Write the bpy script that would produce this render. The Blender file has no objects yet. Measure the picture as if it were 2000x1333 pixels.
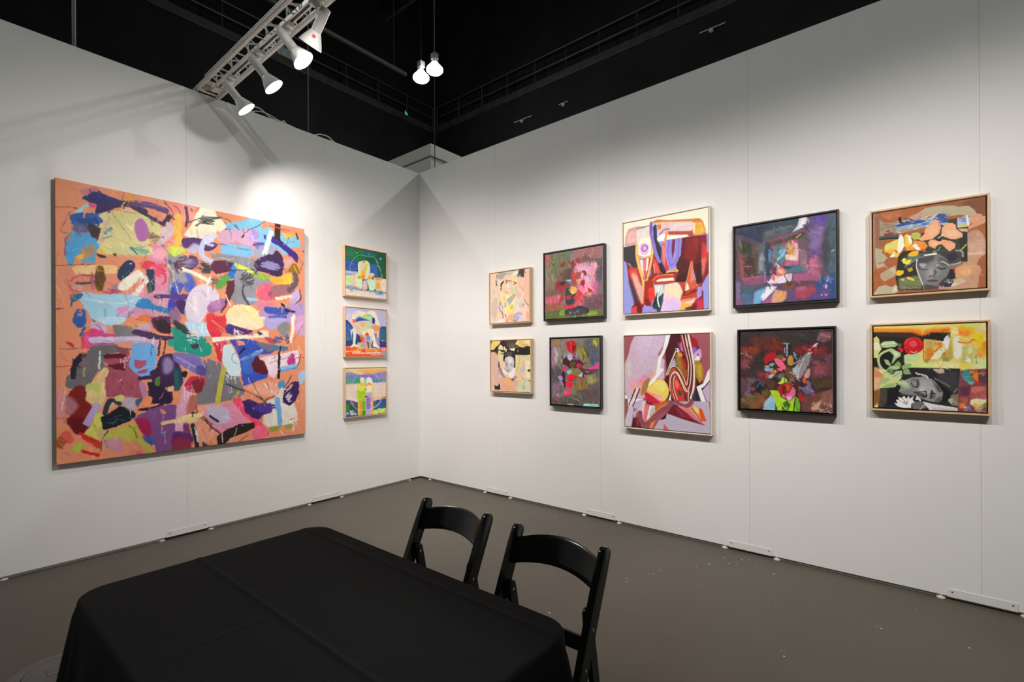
import bpy, bmesh, math, random
import numpy as np
from mathutils import Vector, Matrix

C = bpy.context.scene.collection
R = math.radians

# ---------------- camera ----------------
cam_d = bpy.data.cameras.new('camera'); cam = bpy.data.objects.new('camera', cam_d); C.objects.link(cam)
YAW, ROLL, FPX = .6888, -.0052, 957.2
_s, _c = math.sin(YAW), math.cos(YAW)
fw = Vector((-_s, _c, 0)); rt = Vector((_c, _s, 0)); up = Vector((0, 0, 1))
r2 = rt*math.cos(ROLL)+up*math.sin(ROLL); u2 = -rt*math.sin(ROLL)+up*math.cos(ROLL)
m = Matrix((r2, u2, -fw)).transposed().to_4x4(); m.translation = Vector((4.5945, -3.8419, 1.4303))
cam.matrix_world = m
cam_d.sensor_width = 36; cam_d.lens = FPX*36/2000; cam_d.shift_y = 33.7/2000; cam_d.clip_start = .05; cam_d.clip_end = 200
bpy.context.scene.camera = cam

# ---------------- world, exposure ----------------
wd = bpy.data.worlds.new('world'); bpy.context.scene.world = wd; wd.use_nodes = True
wd.node_tree.nodes['Background'].inputs[0].default_value = (.5, .55, .6, 1)
wd.node_tree.nodes['Background'].inputs[1].default_value = .02
vs = bpy.context.scene.view_settings
vs.view_transform = 'Standard'; vs.look = 'None'; vs.gamma = 1; vs.use_curve_mapping = False
vs.exposure = 0.12
# lamps on the lighting truss: x along the truss, where the lamp points, power
TRUSS_Y, TRACK_Z = -2.272, 3.665
LAMP_W = 34
WARM = (1.0, .94, .885)
#        x     aim (x, y, z)            power
LAMPS = [(.45, (.20, 0, 1.25), 0.52),
         (.93, (1.35, 0, .85), 0.48),
         (1.38, (1.9, 0, .85), 0.12),
         (1.76, (0, -1.25, .75), .70),
         (2.62, (2.5, 0, .85), 1.08),
         (2.95, (0, -2.15, 1.1), 1.55),
         (3.55, (3.4, 0, .85), 0.47),
         (4.60, (4.1, 0, .85), 0.63),
         (5.40, (4.9, 0, .85), 0.78)]
SPOT_DEG, SPOT_BLEND = 100, 1.0
HIGHBAY_W = 620
HIGHBAY_C = (.93, 1.0, .95)
HIGHBAYS = [(-7.80, 6.63, 10.55), (-7.22, 6.70, 10.62), (9.5, 6.6, 10.6), (-5.5, -8.5, 10.6), (8.5, -9.0, 10.6), (1.5, 6.6, 10.6)]
# albedo of each painting relative to the paint colours written below
GAIN = {'big': 1.08, 'L': 1.10, 'R1': 1.10, 'R2': 1.12, 'R3': 1.10, 'R4': 1.10, 'R5': 1.14, 'R6': 1.14, 'R7': 1.0, 'R8': 1.05, 'R9': 1.15, 'R10': 1.15}

import math, random
import numpy as np
# ---- painting engine (numpy rasteriser) ----
def _noise(n, cells, rng):
    g = rng.random((cells, cells)); g = np.pad(g, ((0,1),(0,1)), mode='wrap')
    t = np.linspace(0, cells, n, endpoint=False); i = t.astype(int); f = t-i; f = f*f*(3-2*f)
    a = g[i][:,i]; b = g[i][:,i+1]; c = g[i+1][:,i]; d = g[i+1][:,i+1]
    fx = f[None,:]; fy = f[:,None]
    return (a*(1-fx)+b*fx)*(1-fy)+(c*(1-fx)+d*fx)*fy
_r = np.random.RandomState(5)
NT = 512
N1 = sum(_noise(NT, c, _r)*w for c, w in ((16,.5),(37,.3),(90,.2)))-.5
N2 = sum(_noise(NT, c, _r)*w for c, w in ((16,.5),(37,.3),(90,.2)))-.5
N3 = sum(_noise(NT, c, _r)*w for c, w in ((64,.45),(150,.35),(256,.2)))
def _lut(T, a, b): return T[np.asarray(a).astype(int) % NT, np.asarray(b).astype(int) % NT]
def _hex(h): h = h.lstrip('#'); return np.array([int(h[i:i+2],16)/255 for i in (0,2,4)])
def _smooth(p, closed, k=5):
    p = np.array(p, float); n = len(p)
    if n < 3: return p
    q = []
    for i in range(n if closed else n-1):
        a, b, c, d = (p[(i-1)%n], p[i], p[(i+1)%n], p[(i+2)%n]) if closed else (p[max(i-1,0)], p[i], p[i+1], p[min(i+2,n-1)])
        for s in range(k):
            t = s/k; q.append(.5*((2*b)+(-a+c)*t+(2*a-5*b+4*c-d)*t*t+(-a+3*b-3*c+d)*t**3))
    if not closed: q.append(p[-1])
    return np.array(q)
def _blur(m, r):
    r = int(round(r))
    if r < 1: return m
    for ax in (0,1):
        for _ in range(2):
            c = np.cumsum(np.pad(m, [(r+1,r) if k==ax else (0,0) for k in (0,1)]), axis=ax)
            n = m.shape[ax]
            m = (np.take(c, range(2*r+1, 2*r+1+n), axis=ax)-np.take(c, range(0,n), axis=ax))/(2*r+1)
    return m
class Painting:
    def __init__(s, w, h, base):
        s.w, s.h = w, h; s.c = np.ones((h, w, 3))*_hex(base); s.k = 0
    def shape(s, op, col, pts, o):
        s.k += 1; sx, sy = s.w/1000, s.h/1000; u = (sx+sy)/2
        soft = o.get('s', 0)*u; j = o.get('j', 4)*u; W = o.get('w', 20)*u; a = o.get('a', 1); v = o.get('v', .10); dry = o.get('d', 0)
        P = np.array(pts, float)*[sx, sy]
        if op in 'BS' : P = _smooth(P, op == 'B')
        pad = 3+j+2.2*soft+(W/2 if op in 'SL' else 0)
        x0, y0 = np.maximum(np.floor(P.min(0)-pad).astype(int), 0); x1, y1 = np.ceil(P.max(0)+pad).astype(int)+1
        x1 = min(x1, s.w); y1 = min(y1, s.h)
        if x1 <= x0 or y1 <= y0: return
        Y, X = np.mgrid[y0:y1, x0:x1].astype(float); X += .5; Y += .5
        f = NT/(260*u); X0, Y0 = X, Y
        if j > 0:
            oy, ox = s.k*71, s.k*37
            wx = _lut(N1, Y*f+oy, X*f+ox); wy = _lut(N2, Y*f+ox, X*f+oy); hx = _lut(N3, Y*f*1.1+ox, X*f*1.1+oy)-.5; hy = _lut(N3, X*f*1.1+oy, Y*f*1.1+ox)-.5; X = X+wx*j*2+hx*j*1.5; Y = Y+wy*j*2+hy*j*1.5
        ang = math.radians(o.get('g', 20+(s.k*47) % 140))
        if op in 'PB':
            ins = np.zeros(X.shape, bool); n = len(P)
            for i in range(n):
                ax, ay = P[i]; bx, by = P[(i+1) % n]
                if ay == by: continue
                ins ^= ((ay > Y) != (by > Y)) & (X < (bx-ax)*(Y-ay)/(by-ay)+ax)
            m = _blur(ins.astype(float), soft) if soft >= 1 else _blur(ins.astype(float), 0)
            if soft < 1: m = (m*2+np.roll(m,1,0)+np.roll(m,-1,0)+np.roll(m,1,1)+np.roll(m,-1,1))/6
            cr = X0*math.sin(ang)-Y0*math.cos(ang); al = X0*math.cos(ang)+Y0*math.sin(ang)
        else:
            D = np.full(X.shape, 1e9); cr = np.zeros(X.shape); al = np.zeros(X.shape); L = 0
            for i in range(len(P)-1):
                A, B = P[i], P[i+1]; d = B-A; l = math.hypot(*d)
                if l < 1e-6: continue
                d = d/l; t = np.clip((X-A[0])*d[0]+(Y-A[1])*d[1], 0, l); dx = X-A[0]-d[0]*t; dy = Y-A[1]-d[1]*t
                q = dx*dx+dy*dy; m = q < D; D[m] = q[m]; cr[m] = (dx*-d[1]+dy*d[0])[m]; al[m] = (t+L)[m]; L += l
            wd = W/2*(1-o.get('t', 0)*al/max(L,1e-6)); e = max(soft, .7)
            m = np.clip((wd-np.sqrt(D))/e+.5, 0, 1)
        st = _lut(N3, cr/u*1.6+s.k*13, al/u*.14+s.k*29)
        if dry > 0: m = m*np.clip((st-dry*.75)/.12+.5, 0, 1)
        c = _hex(col)[None, None, :]
        if 'to' in o:
            g = math.radians(o.get('q', 90)); t = X0*math.cos(g)+Y0*math.sin(g); c0 = P@[math.cos(g), math.sin(g)]
            t = np.clip((t-c0.min())/max(np.ptp(c0),1e-6), 0, 1)[..., None]; c = c*(1-t)+_hex(o['to'])*t
        c = c*(1+v*(st-.5)*1.3+v*1.2*_lut(N1, Y0*f*.6+s.k*17, X0*f*.6+s.k*53))[..., None]
        m = (m*a)[..., None]; s.c[y0:y1, x0:x1] = s.c[y0:y1, x0:x1]*(1-m)+np.clip(c,0,1)*m
    def run(s, text):
        for ln in text.strip().split('\n'):
            t = ln.split()
            if not t or t[0] == '#': continue
            op, col = t[0], t[1]; o = {}; pts = []
            for q in t[2:]:
                if '=' in q:
                    k, val = q.split('='); o[k] = val if k == 'to' else float(val)
                else: pts.append(tuple(float(z) for z in q.split(',')))
            if op == 'Z':      # scribble: centre, radii, n turns
                (cx, cy), (rx, ry) = pts[:2]; rg = random.Random(int(cx*7+cy)); n = int(o.get('n', 6)); pp = []
                th = rg.uniform(-.5, .9)
                for i in range(n*2+2):
                    q = -1+2*i/(n*2+1); e = math.sqrt(max(.12,1-q*q))*rg.uniform(.6,1.05)*(1 if i % 2 else -1); q += rg.uniform(-.2,.2)
                    pp.append((cx+rx*(e*math.cos(th)-q*math.sin(th)), cy+ry*(e*math.sin(th)+q*math.cos(th))))
                s.shape('S', col, pp, o)
            elif op == 'V':    # drips / scratches scattered in a box: two corners, n
                (ax, ay), (bx, by) = pts[:2]; rg = random.Random(int(ax*3+ay)); n = int(o.get('n', 8)); le = o.get('l', 40); sl = o.get('r', 0)
                for i in range(n):
                    x, y = rg.uniform(ax,bx), rg.uniform(ay,by); q = le*rg.uniform(.4,1.2); tt = sl+rg.uniform(-.25,.25)*o.get('u', 1)
                    s.shape('L', col, [(x,y),(x+q*math.sin(tt), y+q*math.cos(tt))], dict(o, w=o.get('w',4)*rg.uniform(.6,1.3)))
            elif op == 'T':    # soft dabs scattered in a box
                (ax, ay), (bx, by) = pts[:2]; rg = random.Random(int(ax*3+ay)); n = int(o.get('n', 8)); le = o.get('l', 30)
                for i in range(n):
                    x, y = rg.uniform(ax,bx), rg.uniform(ay,by); th = math.radians(o.get('g', 0))+rg.uniform(-.6,.6); q = le*rg.uniform(.4,1)
                    s.shape('L', col, [(x,y),(x+q*math.cos(th), y+q*math.sin(th))], dict(o, w=o.get('w',16)*rg.uniform(.5,1.2), a=o.get('a',1)*rg.uniform(.5,1)))
            elif op == 'K':    # short strokes that drag the colours already on the canvas
                rg = random.Random(int(o.get('n',100))*7+len(pts)); (ax, ay), (bx, by) = pts[:2]; le = o.get('l', 50)
                for i in range(int(o['n'])):
                    x, y = rg.uniform(ax,bx), rg.uniform(ay,by); th = math.radians(o.get('g', 60))+rg.gauss(0, .5); q = le*rg.uniform(.4,1.1)
                    X, Y = int(min(max(x,0),999)*s.w/1000), int(min(max(y,0),999)*s.h/1000)
                    k = 1+rg.gauss(0, o.get('b', .10)); c = (s.c[Y, X]*k+np.array([rg.gauss(0,.02) for _ in range(3)])).clip(0, 1)
                    hx = '%02x%02x%02x' % tuple(int(v*255) for v in c); dx, dy = q*math.cos(th), q*math.sin(th)
                    s.shape('L', hx, [(x-dx*.3,y-dy*.3),(x+dx*.7,y+dy*.7)], dict(w=o.get('w',16)*rg.uniform(.4,1.2), a=rg.uniform(.35,.9)*o.get('a',1), j=3, s=o.get('s',1), d=o.get('d',.2), v=.14))
            else: s.shape(op, col, pts, o)
        return s
# ---- end painting engine ----
ART = {
'big': ('#df8f6c', '''
B #e8907a s=13.2 a=.6 262,-30 413,-30 413,57 303,70
P #ef6f78 s=2.67 j=2.67 282,-30 413,-30 413,-30 345,-30
B #e28a8a s=17.8 a=.7 302,178 412,141 412,225 302,232
B #d9877c s=15.5 a=.7 23,328 183,318 183,373 39,391
B #8f8d95 365,209 414,206 414,365 366,367
B #d98aa8 302,205 366,186 365,411 327,419 315,338
B #cf92ab 222,378 366,370 370,461 261,477 198,437
L #b06888 w=23.2 s=3.87 a=.6 89,32 121,17
B #d8cf90 v=.08 j=4.18 124,106 169,85 222,71 262,70 328,88 349,125 340,154 294,188 315,198 302,227 222,237 139,245 124,215
B #cfc489 a=.8 s=4.19 169,89 262,78 336,118 286,163 184,137
B #c8c79a s=5.86 a=.7 191,217 294,202 302,227 199,240
S #5f9a8a w=14.4 s=4.23 a=.7 238,210 294,215
S #2a7a78 w=6.71 238,206 258,229
Z #6f9f88 w=1.7 n=4 273,213 24,22
B #2b2a6d j=5.52 v=.2 87,45 128,23 169,31 222,38 203,60 154,88 121,107 125,77 103,65 85,58
B #33225a j=4.01 128,63 199,43 207,55 135,95
B #27245f j=3.14 110,34 154,32 147,59 110,59
S #33204f w=14.5 j=4.26 199,48 254,56 311,82 353,97
B #3a2640 j=3.58 349,93 371,57 393,61 379,78 366,103 353,110
S #3a2a4c w=21 j=3.36 215,44 286,60
S #5f4072 w=25 j=1.73 d=.2 246,38 303,33 362,42
S #7a5a88 w=6.92 d=.4 254,29 362,31
S #b8a040 w=4.93 205,55 219,37
B #d8923f j=4.16 219,17 258,-30 246,21 222,31
L #9fc8d8 w=13.8 66,109 98,75
B #d8587f j=2.33 98,70 121,65 123,77 107,83
B #e6b98c j=1.66 203,69 230,56 262,72 222,73
L #8f80b0 w=3.33 215,75 258,73
B #2c5aa6 j=4.62 v=.15 45,126 68,111 117,101 139,116 144,132 110,142 85,151 57,160
B #24478c d=.2 68,130 121,119 132,130 75,147
B #5f5f86 s=3.05 54,157 96,145 110,167 81,181 54,177
B #4fa0d6 j=3.82 v=.06 35,197 64,182 103,179 124,190 135,222 124,240 120,275 99,282 85,263 60,266 53,296 40,300 31,279 31,238
S #7a4a86 w=4.46 s=1.86 a=.8 35,201 28,239 31,270
B #c89060 s=1.54 78,239 110,217 117,229 106,264 85,267
B #a88a72 s=2.32 88,233 113,213 117,250 95,270
B #e8b83a s=1.52 62,264 81,253 85,267 69,277
B #5aa4d0 j=2.31 78,276 102,264 117,271 106,281 81,285
P #3c2a30 99,144 117,139 139,158 131,195 110,188 97,161
P #d9bf9a j=1.98 146,114 172,107 169,131 150,186 142,210 124,211 139,179
S #5f86b0 w=12 d=.5 s=2.4 152,168 170,148
S #8f98a0 w=6.39 d=.4 146,191 176,173
L #d9c49a w=5.51 141,158 130,206
B #b066ac j=2.56 v=.04 250,116 270,90 290,104 305,137 294,166 274,179 258,167
L #cfd0c0 w=2.49 214,142 238,136
Z #9a7a66 w=3.93 n=7 d=.5 323,160 34,18
S #cfb8c0 w=19.6 d=.3 j=3.57 371,93 384,119 336,177
B #d8b9c4 s=3.57 345,116 384,95 392,126 349,170
S #7f5a4a w=6.13 d=.4 303,155 353,151
S #8a4a3a w=5.33 d=.4 349,184 366,200
B #e9a0b0 s=4.4 315,203 362,191 362,232 315,239
B #cdd44e j=3.62 368,186 412,172 412,207 392,219 370,199
B #f0bf48 s=2.28 401,50 413,48 412,169 403,166
L #46303a w=3.13 358,13 384,31
L #46303a w=2.71 384,31 393,71
S #553a44 w=1.75 254,-30 324,-30 366,16 388,44
L #6a3a30 w=1.85 0,103 62,92
L #6a3a30 w=3.02 56,95 64,100
S #6a4034 w=1.48 44,110 18,180 23,187 40,188
S #6a5040 w=1.23 169,80 207,133 238,175
L #4a3440 w=1.89 0,307 120,285
S #4a3440 w=1.22 147,-30 199,-30 219,-30 207,35
B #3a2638 j=2.37 124,247 153,253 155,259 135,260
B #4a3040 j=2.43 176,239 189,239 183,249
B #e8b838 s=1.58 128,231 150,232 146,243 130,244
P #e9c088 j=1.17 48,311 64,299 120,289 191,282 189,313 120,322 61,329
B #7a5a1c j=3.15 d=.3 124,299 142,291 153,325 146,373 127,383 118,350
Z #5a3e14 w=3.94 n=8 134,335 16,40
L #c89038 w=3.16 128,307 146,309
S #b04838 w=4.54 d=.3 43,358 64,336 88,331
S #a04038 w=3.1 d=.3 85,331 120,329
S #c05040 w=3.02 39,367 53,390 84,389
L #5a4a3a w=9.97 d=.2 65,361 108,356
B #cfa0b0 s=1.89 48,376 74,367 84,379 57,386
S #a05a80 w=11.7 s=3.11 a=.6 109,330 113,376
B #1f3358 j=1.65 v=.1 199,290 226,258 247,262 251,283 230,312 202,337 191,321
S #2f5a6a w=2.89 234,294 206,324
L #e8e0e0 w=3.75 232,269 237,270
B #dc3a50 j=6.02 269,268 294,249 327,260 302,281 278,284
Z #d8506a w=5.28 n=7 335,281 30,27
S #e0405a w=9.69 j=3.52 d=.3 302,263 344,276 361,315 348,335
P #24365a j=3.46 290,287 319,279 323,310 319,365 298,378 290,341
S #5a8a5a w=3.47 321,315 304,339 308,370
P #efe6d4 j=2.08 193,355 222,322 261,288 282,302 249,345 222,374 193,375
L #efe4e2 w=18.7 286,319 257,382
P #efe4e2 j=1.7 269,303 294,309 300,331 281,355 249,394 241,390 273,338
P #e89a80 s=0.848 251,356 277,327 282,335 257,357
L #22283a w=4.27 277,331 282,327
B #a07a88 s=2.43 176,357 193,351 191,377 175,378
Z #a84a70 w=2.82 n=6 175,382 30,10
B #9fcbe2 j=2.01 v=.04 70,409 84,391 138,395 191,388 253,389 275,400 265,423 237,443 221,479 183,495 116,493 95,457 81,437
S #c8e0ea w=5.63 d=.4 91,415 183,425 245,411
Z #d890c0 w=4.11 n=6 209,453 23,19
S #d890c0 w=8.21 190,476 202,445 229,435
B #2a6a9a j=3.78 46,405 74,396 81,402 63,426 48,427
S #24588a w=5.27 63,410 51,423 47,444
S #2f78b0 w=24.5 j=4.37 d=.15 273,414 323,432 378,442
B #2f7fb8 j=3.43 253,429 277,398 302,402 327,428 294,439
S #28306a w=3.68 -30,465 22,455
B #2f5aa0 j=5.32 55,472 70,454 88,461 89,500 54,502
Z #c890a0 w=2.29 n=5 73,474 10,18
B #3a3fae s=1.36 379,359 401,320 414,319 414,375 383,382
S #54377a w=16.1 j=2.68 323,387 366,383 412,380
L #b8b060 w=3.52 331,382 340,390
B #3a44b0 j=2.71 370,402 392,386 396,423 374,443
B #4a2a66 j=2.74 392,409 412,398 412,431
B #8f6a90 s=4.53 378,433 412,431 412,484 370,486
S #46303a w=1.79 357,224 366,269 392,312
S #e8d890 w=4.51 370,259 388,284 392,340
B #2f6090 s=1.8 370,236 383,239 381,255 372,249
S #4a3a4a w=2.08 245,451 221,474
Z #d84a4a w=3 n=5 289,470 29,8
P #3a2228 j=3.52 310,474 361,467 365,486 314,489
B #ef7f7f s=9.18 a=.6 393,-30 451,-30 451,50 393,52
P #e89a8a s=2.79 420,-30 479,-30 479,54 447,79 419,65
P #f3b84a s=1.83 393,57 420,37 428,92 419,121 433,161 393,175
B #e8a878 s=4.54 a=.8 393,70 411,62 406,87 393,98
S #6a2f5a w=11.1 j=2.32 d=.3 440,14 446,55 441,89
L #2a2830 w=3.75 461,15 468,20
S #553a44 w=2.74 393,15 411,25 420,44
B #6f4a8a s=4.02 561,23 616,32 642,62 591,72
P #e8995f s=2.52 571,16 622,26 632,54 591,37
B #7fb9da j=4.41 v=.04 616,42 685,21 773,-30 773,39 819,25 842,58 884,40 952,39 977,91 921,105 890,148 854,121 750,147 750,53 663,63 611,68
B #cfa3c2 j=3.11 v=.04 573,94 621,71 739,50 756,52 756,109 739,128 653,121 596,133 571,124
B #a590d0 s=3.22 728,52 756,55 753,89 717,95
B #7fb6e0 j=4.12 v=.04 591,136 663,129 717,131 733,170 663,185 596,185 586,161
P #8a8890 s=1.55 531,189 591,181 663,180 750,183 750,230 739,273 706,339 716,400 642,385 600,348 642,284 652,217 551,206
B #8f8d97 s=2.13 647,233 739,232 830,279 750,309 738,388 663,378 647,304
B #efe2c6 j=2.89 v=.05 435,128 447,107 465,71 479,39 532,-30 566,17 601,45 606,69 571,92 531,116 484,134
B #f3edd8 j=2.9 479,35 532,-30 566,15 551,35 503,49
B #e9cfc0 s=2.9 474,112 546,92 566,106 503,126
S #3a3a3c w=4.45 d=.5 447,74 508,43 591,25 642,42 668,63
S #4a4a4c w=6.8 d=.55 484,77 536,43 581,29
Z #3f3f42 w=2.91 n=6 d=.4 526,54 44,12
S #4a5a66 w=1.9 484,91 488,128
L #5a7a8a w=3.56 621,58 631,94
L #40607a w=3.14 685,52 689,67
S #3a4048 w=2.69 676,97 706,61 761,28 824,-30
L #2a3038 w=4.71 678,96 690,84
B #4f2b68 j=2.87 d=.1 428,143 474,131 517,133 566,140 561,160 531,179 484,172 433,180
Z #bcb4d8 w=4.39 n=5 541,143 17,14
B #b9b4cf s=3.78 446,183 479,154 498,175 474,198
S #b9bfdc w=22.3 d=.15 j=2.91 527,117 503,165 512,207 566,228
B #cdd0e6 s=2.44 512,124 561,102 566,115 522,152
S #4a4450 w=2.56 541,144 606,141 679,145 717,144
B #c9da60 j=2.74 392,182 446,183 419,206 392,219
B #5a3350 j=3.71 v=.2 401,241 424,214 465,206 488,219 479,254 428,270 397,265
Z #8f7f96 w=3.25 n=8 441,235 39,21
S #6a4fa0 w=17 s=2.83 a=.7 455,252 483,225
S #6b5b6e w=9.21 d=.4 406,259 446,216
Z #4a4a4a w=4.34 n=9 d=.3 516,249 34,24
B #3f3d40 s=3.87 d=.3 502,232 546,246 536,266 507,265
S #b7a8a0 w=5.05 d=.5 571,198 621,201 642,193
B #592644 j=3.01 v=.1 548,221 601,209 647,218 642,244 601,259 551,270
P #2f6fc0 j=2.04 637,217 650,217 644,281 626,286 611,267 626,246
S #ece6d0 w=17 j=2.84 d=.1 419,266 474,279 541,307
B #5f9c48 j=4 565,292 596,272 626,276 616,302 580,335 560,327
Z #7a5a5a w=3.44 n=6 555,298 19,19
S #c8d84a w=18 j=3.17 652,220 706,236 761,255
B #8fb040 j=4.37 d=.1 733,243 812,249 812,268 739,265
B #f0bd3e j=4 812,254 854,261 914,224 933,252 914,281 854,282 818,270
Z #e0a83a w=7.94 n=5 853,263 36,13
P #8a6a1c j=3.54 d=.2 933,177 955,177 977,222 939,218 896,226
L #d8a038 w=5.33 942,190 958,216
B #c8a0a0 s=3.48 884,170 939,157 914,194 890,202
B #5f4aa0 j=3.26 733,113 784,100 784,115 739,125
S #3f2d8c w=32.3 j=3.46 d=.1 836,81 890,104 946,140
B #4a2b78 j=3.55 933,131 958,127 964,170 945,162
B #9f9fb8 s=4.4 739,128 830,108 854,131 784,173 750,173
B #3f2a52 j=4.47 v=.15 739,200 784,163 830,146 848,127 878,149 887,197 866,248 807,242 750,230
Z #8a84b4 w=3.9 n=9 818,203 56,18
P #3b2822 j=1.7 841,-30 872,-30 869,48 869,78 839,72
P #f4f0ea j=1.66 813,39 835,41 821,83 798,158 775,156 795,98
P #3a2a5a j=1.65 784,65 797,66 793,88 787,78
L #e04848 w=4.56 d=.3 819,17 921,23
L #e04848 w=3.45 872,21 902,37
B #d8a848 s=1.75 890,44 933,31 939,47 896,60
L #3a3444 w=7.13 953,29 963,55
L #46404a w=2.32 914,57 902,102
L #2a2430 w=2.6 601,253 739,232
Z #4f4f54 w=4.76 n=9 d=.3 705,276 38,30
S #4a4a50 w=8.42 d=.2 689,299 684,346 711,390
P #5c2a34 j=4.04 611,297 647,286 642,339 605,407 585,439 580,424 606,368
B #4a5fb8 s=4.67 428,289 460,285 479,326 460,356 437,354
P #4a5ab8 392,321 419,313 432,335 419,360 392,367
B #9a9aa8 s=3.67 392,284 428,279 446,315 405,319
S #e8dca0 w=3.19 397,320 419,388
B #5a3a8a s=1.84 392,376 446,367 441,391 392,395
B #452a5e j=3.68 396,404 437,396 434,448 414,440
B #d9cbdc j=1.92 v=.04 437,405 460,351 502,319 546,329 575,355 570,390 531,403 526,433 497,478 455,481 434,448
S #c0b0c0 w=2.41 460,351 570,356
S #e8dfe6 w=18.9 a=.6 s=4.73 474,379 483,455
B #a86aa6 j=2.96 526,413 550,392 595,373 600,403 570,430 536,437
Z #b880b4 w=4.44 n=5 560,405 29,17
S #e9dfe8 w=5.07 606,358 626,401
B #dd3d44 j=3.95 526,445 555,440 570,459 605,442 605,474 526,478
B #f0d8a6 j=3.15 v=.05 603,453 621,416 663,393 727,399 761,428 789,452 772,480 605,477
S #f5e48a w=12.9 d=.4 705,405 761,449
S #c8b8a0 w=1.56 663,393 655,434 695,463
B #e0607a j=6.62 750,324 772,296 812,286 830,306 853,352 795,367 755,360
B #d96a86 s=2.79 812,286 830,285 818,312
S #8a4858 w=17.2 j=3.43 d=.25 812,334 854,304 952,277
S #a86878 w=11.5 d=.3 818,344 952,311
B #9a6a70 s=2.29 818,302 890,284 939,290 853,341
S #6a5660 w=25.9 d=.2 s=1.77 945,228 952,266 914,309
B #c8a8d0 s=1.77 927,324 952,300 977,308 971,348 939,378 914,358
L #efdcc8 w=15 848,353 920,336
S #5a4a5a w=7.15 971,303 977,342 939,378
B #c87f9a s=5.51 a=.8 738,377 806,367 842,385 772,417
B #8fc4e0 j=3.21 706,359 750,361 750,371 711,374
B #b394cc s=5.76 772,422 902,381 1030,357 1030,454 783,465
S #3f58b4 w=33.9 j=4.53 d=.1 801,409 847,412 896,409
S #4a4aa0 w=14.8 j=3.4 d=.3 812,441 896,436
P #2a2a30 j=1.72 868,370 890,376 896,392 871,386
P #2a2430 j=1.75 890,395 951,405 945,413 896,411
L #c8b8a0 w=3.47 887,368 908,402
L #efe0c8 w=20 939,431 936,461
L #5a3a4a w=4.83 990,108 998,113
L #4a3a3a w=3 977,191 980,202
V #9fc0d8 w=1.57 n=6 l=63 u=.1 663,180 717,193
P #d9cfe0 s=1.18 109,505 153,512 153,537 109,539
B #c8b0d8 s=1.18 105,501 149,508 153,537 116,538
S #c83fa0 w=4.73 123,505 138,521 145,542
B #2f5aa8 j=5.33 54,487 88,481 87,515 60,516
S #2f4fa0 w=6.12 87,519 73,548
B #b8d8ea j=1.21 131,479 213,474 210,496 168,507 138,500
L #2a2a30 w=4.68 111,488 120,496
B #e0407a j=3.91 77,565 91,535 116,522 153,537 183,540 167,562 116,559 109,593 80,591
S #f04a5a w=15.4 j=3.07 d=.1 91,539 84,589
Z #d860b0 w=3.09 n=6 97,564 17,20
S #c0508a w=13.5 s=1.98 a=.8 109,547 183,543
B #7a7278 s=1.23 175,506 221,513 221,544 190,547
P #7b7a7c s=0.837 190,510 281,502 302,523 245,545 198,546
B #a0608a s=3.18 112,576 167,567 182,579 138,597
P #69656a j=1.94 94,606 109,585 190,579 198,605 152,618 145,665 123,681 108,714 90,739 49,739 25,718 42,696 52,668 91,618
B #6a666a j=1.89 38,688 73,680 90,714 52,737 27,724
P #cfa0c0 s=1.3 249,529 335,554 335,613 310,586 281,551
B #c8a0c0 s=1.71 261,502 302,496 314,518 261,520
S #d84a3a w=3.84 253,481 302,483
Z #e07a3a w=3.85 n=5 281,474 24,8
B #5a2a4a j=3.54 310,473 370,465 378,525 348,530 318,513
P #2f2028 j=3.55 314,482 361,475 380,506 374,534 335,522
S #c8b83a w=5.11 257,498 293,496
K #000000 n=350 w=9 l=40 g=60 b=.08 0,0 1000,1000
S #3a2a58 w=19.2 j=4.37 249,529 302,537 344,549 391,550
P #4a2f5a j=1.74 241,528 285,526 344,540 400,550 383,559 301,555 249,538
S #c8bcdc w=22.8 j=3.25 v=.06 110,562 182,560 277,557
S #b09cc8 w=8.15 d=.5 116,568 277,564
V #e8e8f0 w=2.18 n=4 l=26.1 u=.1 310,545 318,559
L #3a2a2a w=6.23 361,548 352,617
L #4a3030 w=6.16 339,558 333,617
P #2f9a90 s=0.905 380,506 414,505 414,589 369,580 369,557 391,552
L #3a2830 w=1.87 9,596 77,594
B #c03838 j=3.74 32,570 46,576 56,593 35,580
L #b03a3a w=2.63 0,657 98,655
S #2a2034 w=15.1 j=3.79 84,618 63,635 52,668 50,696
B #1f1a2c j=3.04 59,627 80,608 89,618 63,655 49,651
L #cfd8dc w=6.31 134,605 132,669
L #2a2a34 w=2.38 127,617 160,619
L #c8b860 w=4.22 85,664 85,693
B #9f4a60 j=2.47 145,631 198,609 229,605 229,657 272,702 268,738 280,778 244,781 190,773 152,767 152,690 160,656
P #a14f62 j=1.66 167,682 229,618 272,702 264,755 236,780 159,763
S #5a1420 w=17.8 j=2.84 d=.1 156,622 209,620
P #5c1420 j=2.85 156,654 209,646 217,675 178,670
V #e0c0c0 w=2.06 n=8 l=20.6 198,618 229,648
V #8a3050 w=2.48 n=5 l=24.8 197,700 236,736
L #e8b0a0 w=3.28 197,717 205,709
S #7a3a4a w=4.94 190,588 237,596
B #7a4a5a s=1.23 186,588 229,596 221,613 198,609
B #6da8e2 j=2.56 v=.04 241,578 277,569 318,577 326,617 318,672 289,703 252,688 229,657 237,613
P #ad5070 j=2.12 246,635 273,638 289,635 289,653 264,673 248,662
B #a84a68 j=1.71 256,682 293,671 289,685 268,689
L #8ab8e8 w=3.43 256,675 314,658
L #1f3a5a w=2.17 308,577 306,617
B #3a2044 j=5.32 v=.2 301,685 326,663 343,622 387,613 413,650 413,725 386,752 382,807 343,809 301,802 297,757 309,721
B #8f7fae s=5.38 348,640 369,622 391,650 382,682 356,695
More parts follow.
